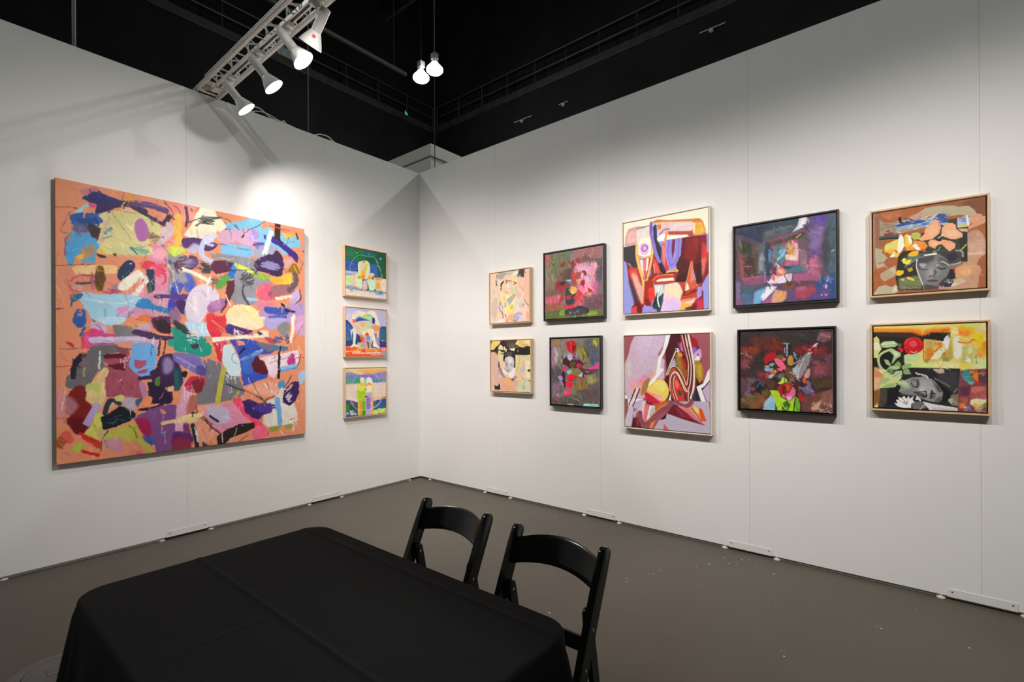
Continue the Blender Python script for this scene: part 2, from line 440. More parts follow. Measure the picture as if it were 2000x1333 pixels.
P #2a1838 j=3.52 293,721 335,722 360,760 382,789 369,811 309,805 301,766
S #34244a w=14.6 j=3 264,706 301,705
B #4f7a38 j=2.63 322,708 337,704 337,736 320,735
S #2a5aa0 w=13.7 j=2.74 395,696 409,743
B #d8b48a s=0.899 360,746 391,743 382,765 365,760
L #e0a0a0 w=2.65 337,788 352,764
B #b87aa0 j=0.854 264,720 285,729 291,774 280,783 268,755
B #dcc08a j=3.14 v=.1 90,726 108,714 145,665 160,678 148,716 152,767 137,809 115,799 94,781 89,751
B #e8a07a j=1.96 112,702 126,702 123,715 112,715
B #c0c46a s=1.56 90,726 126,719 133,753 94,739
B #7a1c1c j=3.43 v=.12 35,757 59,729 83,726 90,751 90,780 108,807 101,881 79,896 55,897 38,851 45,802
B #641016 s=1.9 j=2.28 31,842 90,847 101,881 76,902 52,889
B #a86a78 s=3.74 21,760 59,779 66,808 38,830 20,809
B #d88a8a s=2.94 -30,743 21,736 25,833 -30,827
L #d8c8c8 w=2.97 30,736 21,792
L #aa3333 w=1.85 0,836 38,838
P #b09acb j=0.778 117,788 139,800 99,879 78,862
B #c8c860 j=4.69 119,833 137,830 144,886 133,927 100,906 83,896 108,869
B #b0b04a j=4.17 151,908 189,890 248,883 268,929 300,973 321,1030 260,968 204,935 151,937
B #bfa66a s=2.38 129,880 159,887 151,925 126,918
B #c88aa0 s=2.02 140,936 166,926 197,925 208,957 204,981 151,959
B #d88a6a s=4.21 212,945 268,960 300,1030 220,985
S #2a3030 w=2.78 159,898 140,928 136,972
P #141c26 j=2.85 133,846 167,832 197,808 236,824 256,848 228,868 182,885 144,892 140,872
S #2a3440 w=16.1 j=2.42 d=.1 148,831 167,785 197,800
P #b8a888 s=0.806 159,814 174,790 178,807
B #b0a0b8 s=4.99 201,787 236,776 256,804 236,829 213,810
V #4a6a7a w=2.45 n=6 l=36.7 r=1.5 152,844 236,868
L #e8e0e0 w=2.08 232,824 234,851
S #2a1a3a w=13.1 j=3.05 268,827 326,822 360,797
B #3a5a7a s=1.27 252,790 280,783 280,810 256,817
B #e88a60 j=2.58 280,783 309,780 301,811 260,822
B #c8bf70 j=2.45 182,773 205,766 213,783 189,791
B #7a4a86 j=2.63 v=.06 256,848 284,837 343,818 413,837 413,1030 386,1030 334,1030 313,961 288,918 248,869
B #9f2050 j=1.71 250,870 276,858 297,874 307,911 296,937 272,916
B #3a5a9a j=1.73 272,929 313,943 317,968 292,959
S #d8c088 w=15.3 j=2.25 347,887 413,879
P #cfa0b8 j=0.914 400,818 415,819 415,926 393,915
B #d88a60 j=1.78 339,829 360,843 356,851 343,846
L #5a9ad8 w=8 347,926 358,923
L #cfa090 w=2.22 351,846 343,923
L #d8b880 w=2.23 353,929 355,966
L #9a70a0 w=1.74 322,835 309,870
P #8a2540 s=1.37 377,955 413,954 413,1030 390,1030
S #4a7a30 w=1.6 148,929 155,959
S #5a6a30 w=3.77 228,885 244,900 256,936
B #e05070 s=3.41 260,986 300,1030 284,1030 251,1030
P #8a8a30 j=1.11 -30,918 24,898 38,916 16,948
Z #c03a2a w=3.33 n=6 20,917 20,24
B #d85a50 s=1.87 14,893 38,883 51,917 38,928
S #cc3a2a w=13.2 d=.3 j=1.94 83,913 129,952
S #b82a20 w=9.31 d=.2 72,899 133,940
S #c81f26 w=10.9 d=.1 79,962 126,983
B #a8c040 j=2.66 48,942 69,930 83,942 72,957 51,958
B #3a3f45 s=1.38 392,478 446,503 455,532 405,514
P #1f9080 j=3.31 v=.08 392,506 446,532 506,539 545,577 540,612 506,626 464,612 391,599
B #b8d4e8 s=1.91 437,480 511,481 540,519 540,538 483,535 450,513
V #dff0f8 w=2.85 n=12 l=33.3 u=.3 432,490 545,533
S #2a3a3a w=5.53 d=.2 392,487 427,523 455,534
Z #3a3a44 w=4.26 n=5 477,580 23,9
Z #d0d8e0 w=2.35 n=6 464,535 37,28
B #7a6ab0 j=3.75 d=.1 391,608 459,612 511,636 525,670 511,704 464,688 418,659 391,636
S #9a90cc w=9.35 d=.3 405,626 501,679
B #5a4a90 s=1.92 482,660 525,670 516,704 482,693
P #2a3a5a s=1.37 391,664 418,669 427,725 409,762 391,761
S #1f5a58 w=16.4 j=2.73 400,687 404,752
B #241a30 j=2.77 418,687 441,683 438,707 422,706
S #b8b070 w=4.8 497,626 513,670
P #77747e j=1.99 v=.05 525,631 580,651 595,686 662,713 689,775 683,795 630,813 579,819 540,822 473,822 478,784 506,728 521,689
B #d8384a j=3.96 521,481 550,455 605,452 605,482 585,532 545,538
S #e86a5a w=9.93 d=.3 545,470 600,507
B #c8303a j=2.99 550,558 600,552 605,581 590,646 570,636 560,592
S #d8603a w=7.01 d=.3 570,503 610,521
B #e0507a s=1.49 545,553 605,547 595,567 555,567
P #3a3a8c j=3.09 600,492 621,481 662,494 733,507 705,523 631,528 605,517
B #5a2a6a s=1.56 631,496 733,504 684,524 631,521
V #e8d8e0 w=2.05 n=3 l=35.9 r=1.2 631,501 652,515
P #efdcb8 j=2.13 605,452 789,441 795,467 778,489 733,507 684,496 621,481
S #f5e68a w=8.64 d=.4 722,445 772,469
B #b0a4d8 s=4.5 783,452 889,441 853,486 806,499
B #88868c j=4.03 853,486 883,460 914,467 917,500 889,534 859,507
P #f0e2c8 j=1.18 923,434 951,432 945,488 926,560 914,555 926,489
B #cfa0c8 s=2.4 951,432 1030,429 1030,508 951,515
L #8a5a4a w=2.39 993,463 932,554
P #efe2c8 j=2.1 544,541 631,536 738,522 772,503 806,504 806,533 738,540 641,548 550,563
Z #3a3440 w=3.27 n=4 763,516 17,7
B #b8485a s=1.67 789,536 830,541 841,562 806,557
Z #5a5a90 w=3.41 n=6 853,545 30,18
Z #5a4a6a w=3.49 n=6 904,541 13,21
P #3750b8 j=3.74 v=.14 621,551 694,544 749,553 853,589 818,610 760,616 683,642 738,673 806,706 794,722 738,736 705,750 683,754 673,693 662,616 646,586
B #3f68c0 d=.3 683,642 760,616 732,694 683,693
S #7fa0d0 w=16 d=.5 678,637 772,595
P #6f6c86 s=2.24 738,553 829,567 889,583 914,593 806,600 755,579
S #3a7aa8 w=12.6 d=.2 829,578 901,582
P #e89080 j=2.09 652,550 684,555 694,570 662,576
S #e05040 w=3.1 647,551 657,591
L #18202c w=8.36 665,611 689,588
P #5b1a28 j=2.18 721,657 744,621 777,637 795,642 806,685 809,703 772,705 732,691
L #efe6ea w=6.55 763,632 772,639
B #e8d0dc j=4 v=.1 777,626 853,615 951,593 964,615 951,671 865,675 835,723 812,711 794,663
S #c0a8bc w=8.04 d=.4 812,653 945,615
B #b83a86 s=1.17 901,643 929,607 948,654 920,676
L #4f8fd0 w=19.8 865,687 951,671
B #88b8e0 s=1.74 865,675 939,659 951,671 865,688
L #1c1c24 w=11.4 860,610 856,723
L #2a2a34 w=6.85 868,575 860,615
P #c9dfe8 j=2.04 v=.03 590,597 595,572 631,568 646,601 662,631 675,682 662,710 625,707 605,681 587,641
S #7a4a70 w=2.06 657,601 636,616 636,641 662,657
V #dff0f4 w=2.56 n=7 l=30.7 u=.1 600,701 673,713
S #bdb53e w=20 j=2.99 d=.15 595,676 579,750 567,824
S #a8a03a w=10.3 d=.3 662,769 630,823
S #3a4044 w=7.2 d=.2 605,741 683,775
S #5a4a30 w=6.5 d=.2 727,735 749,788 783,827
S #6a4a44 w=5.69 d=.1 783,827 871,784 926,714
S #5a4040 w=4.3 689,775 738,798 771,821
B #f0b0a0 s=6.62 a=.6 694,755 853,740 853,804 771,800
V #f0d8d8 w=2.75 n=10 l=49.5 r=.9 738,736 829,782
L #3a2a30 w=2.78 794,743 815,784
Z #4f8fc0 w=5.73 n=7 870,756 21,21
P #dca0c0 j=1.85 427,725 450,712 464,745 459,793 440,877 422,927 393,922 409,837
B #c02a4a j=3.31 431,739 459,707 506,708 516,728 496,766 468,774 441,759
B #7f2430 d=.2 459,726 506,718 501,766 468,769
V #f0c8d8 w=2.34 n=10 l=51.4 u=.2 431,735 473,770
B #b86a5a s=2.82 450,792 478,789 473,870 440,872
P #e29a80 s=1.98 482,828 579,824 662,814 694,857 662,886 579,948 520,981 482,981 459,888
B #d98aa8 j=2.02 511,844 569,834 641,823 683,857 705,910 662,937 579,948 544,925 520,884
B #bdb2cc s=5.94 515,840 545,827 610,851 620,902 569,913 530,875
S #1f2c3a w=10.8 j=2.46 535,875 569,900
S #f04a6e w=31.9 j=4.79 d=.1 651,814 683,857 738,913 788,975
B #f06a8a j=3.27 732,943 794,950 794,981 737,1030
S #4a3a3a w=6.78 d=.2 459,855 506,873 539,920 579,953
S #6a4a4a w=4.8 477,827 491,872 544,910
P #e8cf9a j=1.86 391,877 436,862 506,856 506,873 436,888 391,893
P #dcc488 j=1.88 440,867 482,871 482,892 440,898
S #2a2a30 w=17 j=2.84 463,907 472,942 486,1030
L #cfd8e0 w=5.69 473,913 484,977
S #6a3a70 w=23.3 s=2.79 d=.2 436,905 445,958
B #5a2a6a s=2.31 391,928 459,945 458,978 391,979
B #8a2a4a s=2.76 391,956 449,963 449,1030 391,1030
V #e88a70 w=2.41 n=8 l=48.1 u=.3 487,890 530,943
P #2b201c j=2.58 562,966 599,943 662,921 735,920 738,944 683,964 620,978 574,1030
L #b0a8a0 w=3.09 654,936 630,994
L #e8e0e0 w=3.51 587,954 588,991
S #b06a50 w=7.25 d=.4 609,1030 704,972
P #332a34 s=1.48 501,979 579,1030 630,1030 579,1030 510,1030
P #d9d0c8 j=2.29 v=.04 783,832 841,814 871,767 914,791 907,840 951,876 957,932 889,948 806,951 777,927
P #ddd5cc j=1.72 794,854 938,842 957,932 806,945
P #382268 j=4.88 678,820 710,815 771,842 817,850 823,878 777,890 760,909 732,902 694,873
Z #4a348a w=8.8 n=7 782,858 52,21
L #6fa4dc w=25 850,826 856,869
L #6fa4dc w=23.9 856,864 862,932
P #3a2460 j=3.52 883,784 926,742 964,743 967,794 945,837 913,857 877,838
P #e8a890 s=1.76 914,758 932,756 920,786 907,785
Z #d0c4d0 w=5.24 n=6 907,807 24,32
S #2a1a44 w=11.7 913,851 883,817 907,791 938,776
B #a8bce0 j=1.8 967,699 1030,694 983,755 967,749
P #8f9a3c j=3.95 d=.1 806,951 877,944 853,966 811,973
P #8f9a40 j=2.91 883,947 932,944 932,963 889,970
L #e0404a w=8.23 920,923 938,922
V #f0e8e0 w=2.95 n=4 l=53.2 926,907 951,948
L #f0e8e0 w=4.02 865,973 886,997
L #f0c8b0 w=2.41 983,794 984,879
L #8a5a40 w=2.4 951,629 996,627
S #7a4a30 w=4.79 977,618 961,665
V #f4eaea w=1.49 n=26 l=34.7 u=2 418,509 738,861
V #f0e4e0 w=1.27 n=16 l=25.5 u=3 146,313 409,468
L #e0a080 w=1.47 3,371 26,441
L #e0a080 w=1.47 23,361 6,435
K #000000 n=500 w=7 l=30 g=80 b=.10 0,0 1000,1000
'''),
'L1': ('#1c6a50', '''
B #1f7a4c v=.25 s=8.95 -30,46 420,-30 397,222 -30,272
B #1a5f4a v=.2 s=11.9 421,81 1030,42 1030,526 766,534 597,267
L #8a4a38 w=18.5 s=4.62 a=.8 12,11 987,2
B #2f7a58 s=22.1 a=.8 24,63 201,64 131,200 -30,157
B #23807a s=16.2 a=.7 420,60 672,40 596,138 421,134
B #245a8a s=11.6 a=.7 433,68 570,46 546,103 446,109
S #2a8a60 w=22.2 s=8.89 a=.6 59,67 214,146
S #1a4a3a w=29.3 s=11.3 a=.7 213,41 323,149
T #3a8a5a w=15.6 l=66.8 n=16 g=60 a=.5 s=4.45 12,44 299,205
T #2a7a6a w=16.8 l=71.9 n=16 g=80 a=.4 s=4.79 673,94 976,486
P #3a5aa8 j=8.9 v=.25 -30,282 299,247 301,467 -30,497
T #8aa0d8 w=7.79 l=33.4 n=24 g=80 a=.6 14,301 301,457
P #3f64b0 j=7.07 v=.2 579,291 764,275 773,534 599,534
T #7a90d0 w=7.07 l=35.4 n=12 g=80 a=.6 598,309 753,493
P #b9bfe6 j=4.44 -30,496 301,488 302,551 -30,565
P #7f8fd0 j=4.44 -30,565 302,551 290,579 -30,611
B #f0c8a0 s=4.44 -30,616 302,572 328,810 136,800 -30,816
B #bfe6a0 s=8.81 -30,611 170,610 135,718 -30,825
B #e8c8b0 s=6.71 158,632 278,617 243,767 135,738
P #eec9a0 j=6 676,557 1030,560 1030,824 729,841
B #e8a078 s=4.78 j=4.78 702,564 871,538 924,575 754,612
B #f2ddd0 s=7.27 871,598 1030,582 1030,813 886,814
B #e8b030 s=11.9 741,657 793,661 846,720 755,817
P #7fa0cc s=5.75 -30,806 183,795 377,847 678,847 1030,835 1030,879 678,879 304,865 -30,857
P #e6d6cc s=2.3 -30,857 353,871 1030,879 1030,1030 -30,1030
L #f0cfae w=25 s=5.69 65,870 679,944
L #d8dfe8 w=18.8 s=5.88 366,964 993,957
B #8fb0d8 s=5.98 717,875 939,863 913,915 743,926
B #2f3a68 s=3.6 794,867 886,869 847,889
L #4a5a80 w=8.85 65,870 172,884
K #000000 n=200 w=20 l=60 g=70 b=.07 s=2 0,0 1000,1000
L #8a7a80 w=8.86 125,895 125,946
B #e4edb8 j=3.45 300,300 348,266 422,239 496,228 559,261 585,343 586,472 549,562 499,621 388,624 326,569 301,467
B #f0e2a0 j=3.39 236,622 253,557 326,517 387,519 389,814 328,821 255,745
B #d6ecd0 j=3.4 236,643 388,635 389,793 303,792
B #e9e48a s=3.38 229,571 265,535 243,747 377,815 328,831 243,747
B #f0a060 s=3.45 409,241 471,227 478,273 398,296
B #d8d8d0 s=4.57 361,333 447,310 423,451 350,471
B #e8c8c0 s=4.6 422,324 472,317 461,467 423,451
B #c9d850 s=4.62 478,295 522,299 504,440 467,424
B #f5c030 s=3.44 380,457 473,433 474,614 425,620 369,585
B #ee8a28 s=5.73 387,540 461,541 449,622 388,614
B #c9b84a s=3.4 302,572 387,561 375,626 290,626
B #dfe0e8 j=2.32 480,496 573,431 562,560 487,623
B #e8ac40 s=3.5 536,553 650,560 600,630 537,627
B #ead0a0 j=2.34 561,507 624,467 688,480 695,522 638,551 574,553
B #d0ecd8 j=3.51 512,630 676,610 715,692 691,824 576,836 538,713
S #e6e070 w=11.6 512,630 550,754 576,836
S #e6e070 w=11.8 676,578 722,670 710,800
P #e8c0d0 j=3.45 425,652 499,643 526,820 389,835
B #e8a8b0 s=4.59 401,813 501,791 488,851 414,853
S #e8e070 w=9.26 525,671 507,822
S #b8e0c8 w=5.62 104,494 120,368 191,243 323,139 458,128
S #c8e8d8 w=5.92 458,138 660,117 764,188 843,350 884,530
S #d8f0e0 w=7.16 725,161 843,394
B #f0d8b0 j=1.13 262,91 286,87 286,108 262,112
B #e0c080 j=1.12 225,71 243,68 238,84 223,84
B #f0e0c0 j=1.2 842,122 870,117 868,148 842,149
L #c0e0e8 w=5.82 560,58 561,122
L #b8d8c8 w=5.91 692,58 698,90
B #a04030 s=3.29 -30,169 48,152 60,181 -30,199
B #5a3a6a s=4.87 947,138 1030,131 1030,187 948,182
K #000000 n=120 w=14 l=50 g=60 b=.05 s=1 0,0 1000,1000
'''),
'L2': ('#c3b6cf', '''
B #b9bfe0 s=30.8 -30,-30 356,-30 158,193 -30,175
B #d6c4d4 s=20.5 -30,175 168,145 172,356 84,380
B #b8b4d8 s=22.3 754,84 1030,107 1030,330 831,359
P #2f3f72 s=3.1 v=.2 -30,247 50,267 139,358 195,451 275,543 389,597 368,734 256,766 -30,801
B #3f5aa0 s=6.12 v=.3 -30,317 140,415 143,645 -30,649
T #7a90d0 w=6.13 l=61.3 n=12 g=80 a=.5 s=2.04 7,317 176,643
B #4a8090 s=8.17 a=.6 -30,602 176,624 144,664 -30,668
P #2f4a80 s=3.34 v=.15 825,380 891,351 1030,355 1030,675 812,681
B #2f6a88 s=11.2 a=.8 832,420 1030,432 1030,655 836,660
P #3a2f68 s=2.23 812,671 1030,665 1030,817 814,801
L #6a4a90 w=8.92 837,721 996,736
L #e8f0f8 w=6.7 872,669 982,666
P #f0f0f8 s=1.11 872,669 902,643 921,668
P #f0602a j=4.26 v=.15 -30,801 212,796 347,841 838,831 1030,817 1030,1030 -30,1030
P #ee8a20 s=3.19 179,835 719,843 839,871 485,912 180,883
L #efc8b8 w=18.6 j=3.09 1,901 348,898
L #ecd2d8 w=23.4 j=4.26 159,931 440,932 840,921
L #f5b0a0 w=17.5 603,974 901,951
L #c8c8d8 w=26.8 s=3.35 887,860 998,848
P #8f9fb8 s=3.36 876,901 1030,878 1030,1030 914,986
S #cc3a18 w=16.4 s=3.08 38,857 146,836 213,844
S #c03818 w=16.4 s=3.07 82,904 148,951
K #000000 n=200 w=20 l=70 g=80 b=.07 s=2 0,0 1000,1000
L #e84a20 w=23 s=3.13 7,972 603,974
B #e85028 j=2.12 381,850 450,839 462,898 394,908
B #f0a030 j=2.19 683,864 755,853 767,902 696,908
B #e9e2cf j=3.19 v=.05 153,194 201,104 312,57 403,65 495,83 588,36 682,39 742,104 768,203 769,293 710,306 662,249 359,180 280,185 248,255 159,241
B #e8d6c8 s=8.35 168,116 335,75 381,140 225,189
P #efe4d4 j=2.2 671,70 742,104 830,339 808,461 746,344
B #b0d070 s=3.22 382,178 461,114 565,107 672,159 709,226 591,234 474,221
B #a8d8c0 s=4.31 497,171 637,161 661,229 544,237
P #8fb8a0 s=6.28 225,228 269,176 336,162 405,187 270,234
P #2f4fb4 j=3.16 v=.2 242,226 337,186 428,210 591,239 429,254 327,270 271,307 248,284
B #3a58c0 s=3.13 237,246 292,223 305,290 260,303
P #2a3f78 s=3.26 637,171 696,187 709,256 686,317 639,290
P #e8663a j=3.1 157,241 236,236 237,294 204,320 165,308
P #dbc89a j=3.16 v=.08 182,317 327,270 498,259 580,274 569,353 387,480 275,534 218,488
B #d8b888 s=4.24 338,288 464,281 476,339 385,383
S #b8a060 w=5.29 339,308 397,382 476,349
P #b8d8a0 j=2.14 579,254 638,270 616,351 478,456 364,501 341,482 477,378
B #dcb8b0 s=6.26 227,353 340,405 330,502 240,487
P #d8ded0 j=3.1 151,424 228,430 252,525 222,738 256,756 179,797 102,827 167,740 175,567
P #c8d8e0 s=3.08 107,445 162,452 132,626
P #efd8c0 j=3.24 376,490 593,402 664,428 690,526 717,724 802,822 671,805 645,676 596,569 468,574 388,539
B #ee9a60 s=5.47 593,372 794,331 820,420 772,463 664,408
P #f09058 s=4.39 687,387 807,361 809,481 713,505
P #e9b8a0 s=3.29 701,466 820,460 787,622 714,545
P #9a90c0 s=6.6 714,585 811,601 826,801 765,763
P #5f8a70 s=6.56 678,507 749,523 727,644
P #efe4e0 j=2.18 641,429 716,704 802,812 718,814 647,785 669,686
S #f4f0e8 w=8.73 635,449 679,576 704,704 814,821
P #f06030 j=3.21 445,556 502,485 555,532 549,571 480,579
B #b03028 s=3.21 479,515 525,523 503,553
P #e85a2a j=2.11 320,570 435,605 425,713 414,733 367,676
P #c0a850 s=3.16 297,533 388,558 434,595 343,579
P #4f9ad0 s=4.29 469,594 573,570 574,669 504,661
P #3a5a70 s=3.26 600,806 622,727 668,646 647,785 814,831 600,836
P #d8909a s=3.19 446,614 516,631 483,731 531,847 450,868 414,733
P #e88a70 s=3.23 551,689 634,707 600,806 565,807
P #2f5a50 s=3.21 493,681 551,699 559,827 530,828
P #d8b080 j=3.16 267,717 402,704 438,791 393,850 302,833
P #80b8a0 s=4.22 346,735 437,751 426,810 358,812
P #f0d0b0 j=2.08 201,767 301,755 324,803 212,806
P #c8c8d8 s=2.17 565,827 647,815 814,831 601,846
K #000000 n=140 w=14 l=50 g=80 b=.06 s=1 0,0 1000,1000
'''),
'L3': ('#dcc8ae', '''
P #e6c9a0 s=3.31 -30,-30 1030,-30 1030,111 -30,96
B #f0b060 s=15.7 263,31 974,26 870,109 546,145 355,92
L #f6d8b0 w=17.7 s=4.41 71,29 935,15
B #ee9030 s=8.88 426,103 546,104 619,126 522,145 450,128
P #8a88c0 s=6.62 v=.15 -30,68 183,109 402,143 546,155 743,107 1030,74 1030,329 -30,324
B #7a70d0 s=13.4 379,142 693,148 668,230 449,204
B #5f8ab0 s=12.7 -30,164 320,141 285,260 -30,300
B #3f9a60 s=12.9 262,239 355,242 343,312 148,320
B #3f8a9a s=11.5 619,270 871,256 845,324 644,327
B #5f9a80 s=10.4 -30,213 126,206 103,303 -30,310
B #a080a0 s=14.7 a=.6 16,77 205,90 194,149 37,136
T #a0b8e0 w=5.53 l=27.6 n=30 g=0 a=.5 15,135 975,323
L #d8dce8 w=9.3 644,327 1001,324
B #e3cfc0 s=15.6 -30,349 1030,345 1030,602 -30,563
B #e0c8d0 s=12.8 a=.7 124,471 261,498 237,637 101,589
L #eadbb8 w=63.6 s=21.2 a=.8 12,583 260,669
P #4a4a90 j=4.26 v=.2 -30,651 100,658 168,677 237,707 283,706 282,902 -30,935
P #2f5a48 s=8.5 v=.2 -30,709 89,706 282,821 282,902 -30,925
B #3f8a3a s=8.39 -30,740 77,755 65,873 -30,877
B #a08a8a s=8.52 a=.6 89,687 191,714 179,793
P #4a3f98 s=4.68 643,716 795,695 1030,677 1030,795 668,791
P #2f5a90 j=4.7 v=.2 668,770 820,728 1030,709 1030,903 668,916
P #c88a30 s=4.75 859,657 1030,618 1030,677 872,679
B #3f7a60 s=9.3 693,793 820,781 808,844 693,856
P #cfe060 s=2.35 668,906 1030,881 1030,1030 668,1030
P #3f5fa0 s=2.14 -30,896 259,890 294,903 293,1030 -30,1030
T #e8f0d8 w=36.3 l=6.4 n=9 g=0 a=.9 21,898 258,991
T #d8e860 w=31.9 l=6.39 n=5 a=.9 21,898 235,999
T #5f9a50 w=30.6 l=7.07 n=8 a=.9 694,919 977,987
T #f0f0c8 w=28.3 l=7.07 n=8 a=.9 681,918 991,999
P #e8e0f0 s=1.06 82,869 195,884 155,911 110,902
P #e8f0f0 s=1.17 769,883 859,885 821,909
L #e8e8e0 w=12.9 144,935 195,935
K #000000 n=160 w=16 l=60 g=80 b=.06 s=2 0,0 1000,1000
S #e8e8e8 w=6.44 a=.8 153,325 205,208 309,131 450,83
S #f0e8e0 w=6.9 a=.8 656,116 781,202 826,339
S #d8d8e0 w=10.7 a=.8 106,658 156,751 236,838 306,874
S #f0f0f0 w=11.5 472,878 594,879 744,828 846,741 859,657
P #f0c078 j=2.19 343,322 449,305 449,366 343,362
B #f0d890 j=2.19 343,211 396,193 449,219 455,285 413,344 355,312 341,261
B #f8e8b0 s=4.38 367,217 426,214 414,284
P #90d0b0 s=3.32 432,224 503,226 503,348 437,345
B #eee8e4 j=2.24 509,205 570,197 619,229 650,291 631,332 545,319 503,348 503,246
P #ee9a48 j=2.25 503,368 509,338 564,299 619,342 644,374
P #e8b010 j=1.1 319,366 366,307 425,345 461,372
B #f0d078 s=3.24 249,438 296,360 354,362 331,442 284,560 249,538
B #e0d850 j=2.19 255,438 319,371 467,377 473,540 448,682 295,681 255,558
B #a8d030 j=2.19 v=.1 278,459 461,448 472,632 424,700 306,687 278,600
S #7ab020 w=8.75 s=2.19 295,490 354,529 449,508
B #d8e060 s=8.75 308,381 449,386 437,467 319,481
B #e6dca0 j=2.26 485,388 644,379 687,458 668,645 619,652 497,613
B #e8e4b8 s=4.49 485,388 619,393 606,517 497,501
B #f0c880 s=4.57 644,374 693,459 675,624 644,602
P #b8a8dc j=2.26 479,530 619,517 644,612 606,661 606,880 600,983 472,981
B #8a78c0 s=6.76 497,634 594,661 582,867 496,860
P #f0a020 j=2.19 v=.1 295,691 401,689 376,1030 293,1030
P #f6c850 s=4.36 283,680 318,693 317,1030 287,1030
P #78b030 j=2.22 v=.1 389,698 472,683 472,981 382,1030
P #3f9a20 s=4.45 394,902 466,898 466,986 388,1030
P #f0a060 j=2.29 613,651 675,624 656,978 600,983
P #f4c8a0 s=3.42 606,713 637,716 619,980 604,979
L #f4e8d8 w=5.58 472,714 472,878
S #f0f0e8 w=6.71 294,868 472,889 668,875
B #5a5a40 s=1.11 467,438 491,439 491,470 467,468
L #e8b080 w=9.99 425,590 497,588
B #6a2040 s=1.12 448,595 497,591 533,603 484,618
L #e8a0c0 w=8.97 509,595 539,597
B #c06030 s=1.11 467,362 503,363 485,383
K #000000 n=60 w=12 l=50 g=80 b=.05 s=1 0,0 1000,1000
'''),
'R1': ('#f1cfb4', '''
B #f4ccb0 s=12.7 14,15 159,21 152,509 -30,716
B #e8cdb8 s=25.3 -30,344 154,357 173,976 -30,1030
B #c8b8a8 s=15.1 a=.7 65,545 209,514 175,879 46,828
P #c7bda8 s=3.66 188,-30 766,-30 711,127 576,111 399,59 370,131 214,146
B #a8a49c s=9.91 245,20 427,20 356,129 243,106
B #efe2d0 s=4.78 j=4.78 577,80 686,19 738,46 630,118
P #3f4046 j=4.7 v=.1 765,-30 897,-30 888,157 816,149 711,121
P #8a8a50 s=3.54 724,107 778,82 816,139 737,140
P #f0b8a4 s=2.32 897,-30 1030,-30 1030,806 936,740 874,611 867,258
B #efc0b4 s=9.7 370,88 577,80 656,163 466,163
B #f5cd9a s=7.13 411,136 684,134 816,149 867,207 813,336 695,261 629,212
B #f0bcb0 s=7.06 750,152 868,176 853,309 747,309
B #e8b4b0 s=9.46 693,408 798,439 783,552 704,534
P #f0b888 s=3.52 774,311 866,320 851,402 786,396
P #3a3428 j=4.95 276,282 284,219 355,172 383,165 325,277 297,295
P #6a5430 s=2.48 275,358 283,305 339,289 331,352
P #6a5838 j=3.61 411,173 521,179 629,212 695,240 682,260 628,260 575,222 466,200
L #302820 w=17.6 172,142 177,240
L #3a3028 w=12.6 180,34 194,90
S #d8c8b8 w=32.5 s=3.75 228,191 211,363 251,561
B #e8c8a8 j=3.65 340,246 410,200 575,206 642,256 633,360 598,431 462,455 366,399 310,361
B #f2c89a s=7.37 339,289 438,213 421,382 352,365
B #dcccc0 s=6.09 410,221 520,232 504,348 422,318
B #e8dcd8 s=3.65 451,236 506,252 491,325 450,310
S #b08070 w=8.55 393,433 407,392 462,407 476,441
S #b8b080 w=8.4 571,428 640,340
B #c9d0a0 s=6.01 545,373 627,338 612,442
B #c8c8b8 s=4.76 654,320 721,327 706,409 653,404
P #f6e0a8 s=3.65 281,412 392,465 571,449 626,402 678,490 484,813 387,828 390,593 321,566
B #f0cc70 s=6.15 322,480 420,489 418,574 335,546
K #000000 n=160 w=22 l=70 g=80 b=.05 s=2 0,0 1000,1000
P #b8b09c s=3.61 530,488 666,426 678,490 568,607 485,707 444,693
P #a0b0b0 s=3.64 447,534 557,501 541,647 472,695 431,682
P #f4f4f4 j=2.43 445,629 487,580 472,674 451,683
B #f4e090 s=7.26 416,702 595,631 607,737 456,832
B #e8b830 s=7.22 526,689 608,642 607,716 553,754
P #d8d4c4 s=5.92 637,571 835,566 845,754 673,794 607,737
B #e0c0b8 s=9.39 756,622 860,631 846,733 754,726
S #f0e0c0 w=28.8 s=3.6 623,570 581,651
L #4a3a30 w=17.4 274,584 273,648
L #5a5040 w=14.7 401,605 397,690
P #b8a0c8 s=3.72 221,666 278,649 311,737 317,823 248,754
P #8a9090 s=2.47 292,618 347,686 339,739
S #f0e4dc w=19.8 277,670 345,847
L #383838 w=14.8 311,759 345,857
L #484838 w=14.8 345,857 337,900
L #484838 w=14.7 400,839 414,883
L #5a4a40 w=14 850,661 854,703
L #8a7a60 w=9.33 864,393 877,425
S #8a8870 w=20.8 s=4.63 874,580 950,669 1030,734
B #e9c0d8 s=7.07 646,823 806,772 857,817 830,867 699,827
S #9a7a60 w=14.2 618,864 726,829 831,861
P #b8b0d0 s=5.93 592,862 725,849 804,886 723,985 617,979
P #d8c8d8 s=7.03 752,872 869,879 868,1030 750,976
P #e8b878 s=4.82 497,856 592,820 603,968 536,975
P #e8b0a0 s=3.65 427,894 510,867 508,984 384,1030
L #c05040 w=9.75 440,948 440,980
P #f0a890 s=4.61 922,821 1030,816 1030,969 920,975
L #2f3040 w=9.55 590,967 683,985
B #e8e0d8 s=4.96 188,956 344,911 371,976 202,1030
S #e8c8b8 w=16.2 871,756 912,676 949,761
K #000000 n=160 w=12 l=50 g=70 b=.05 0,0 1000,1000
'''),
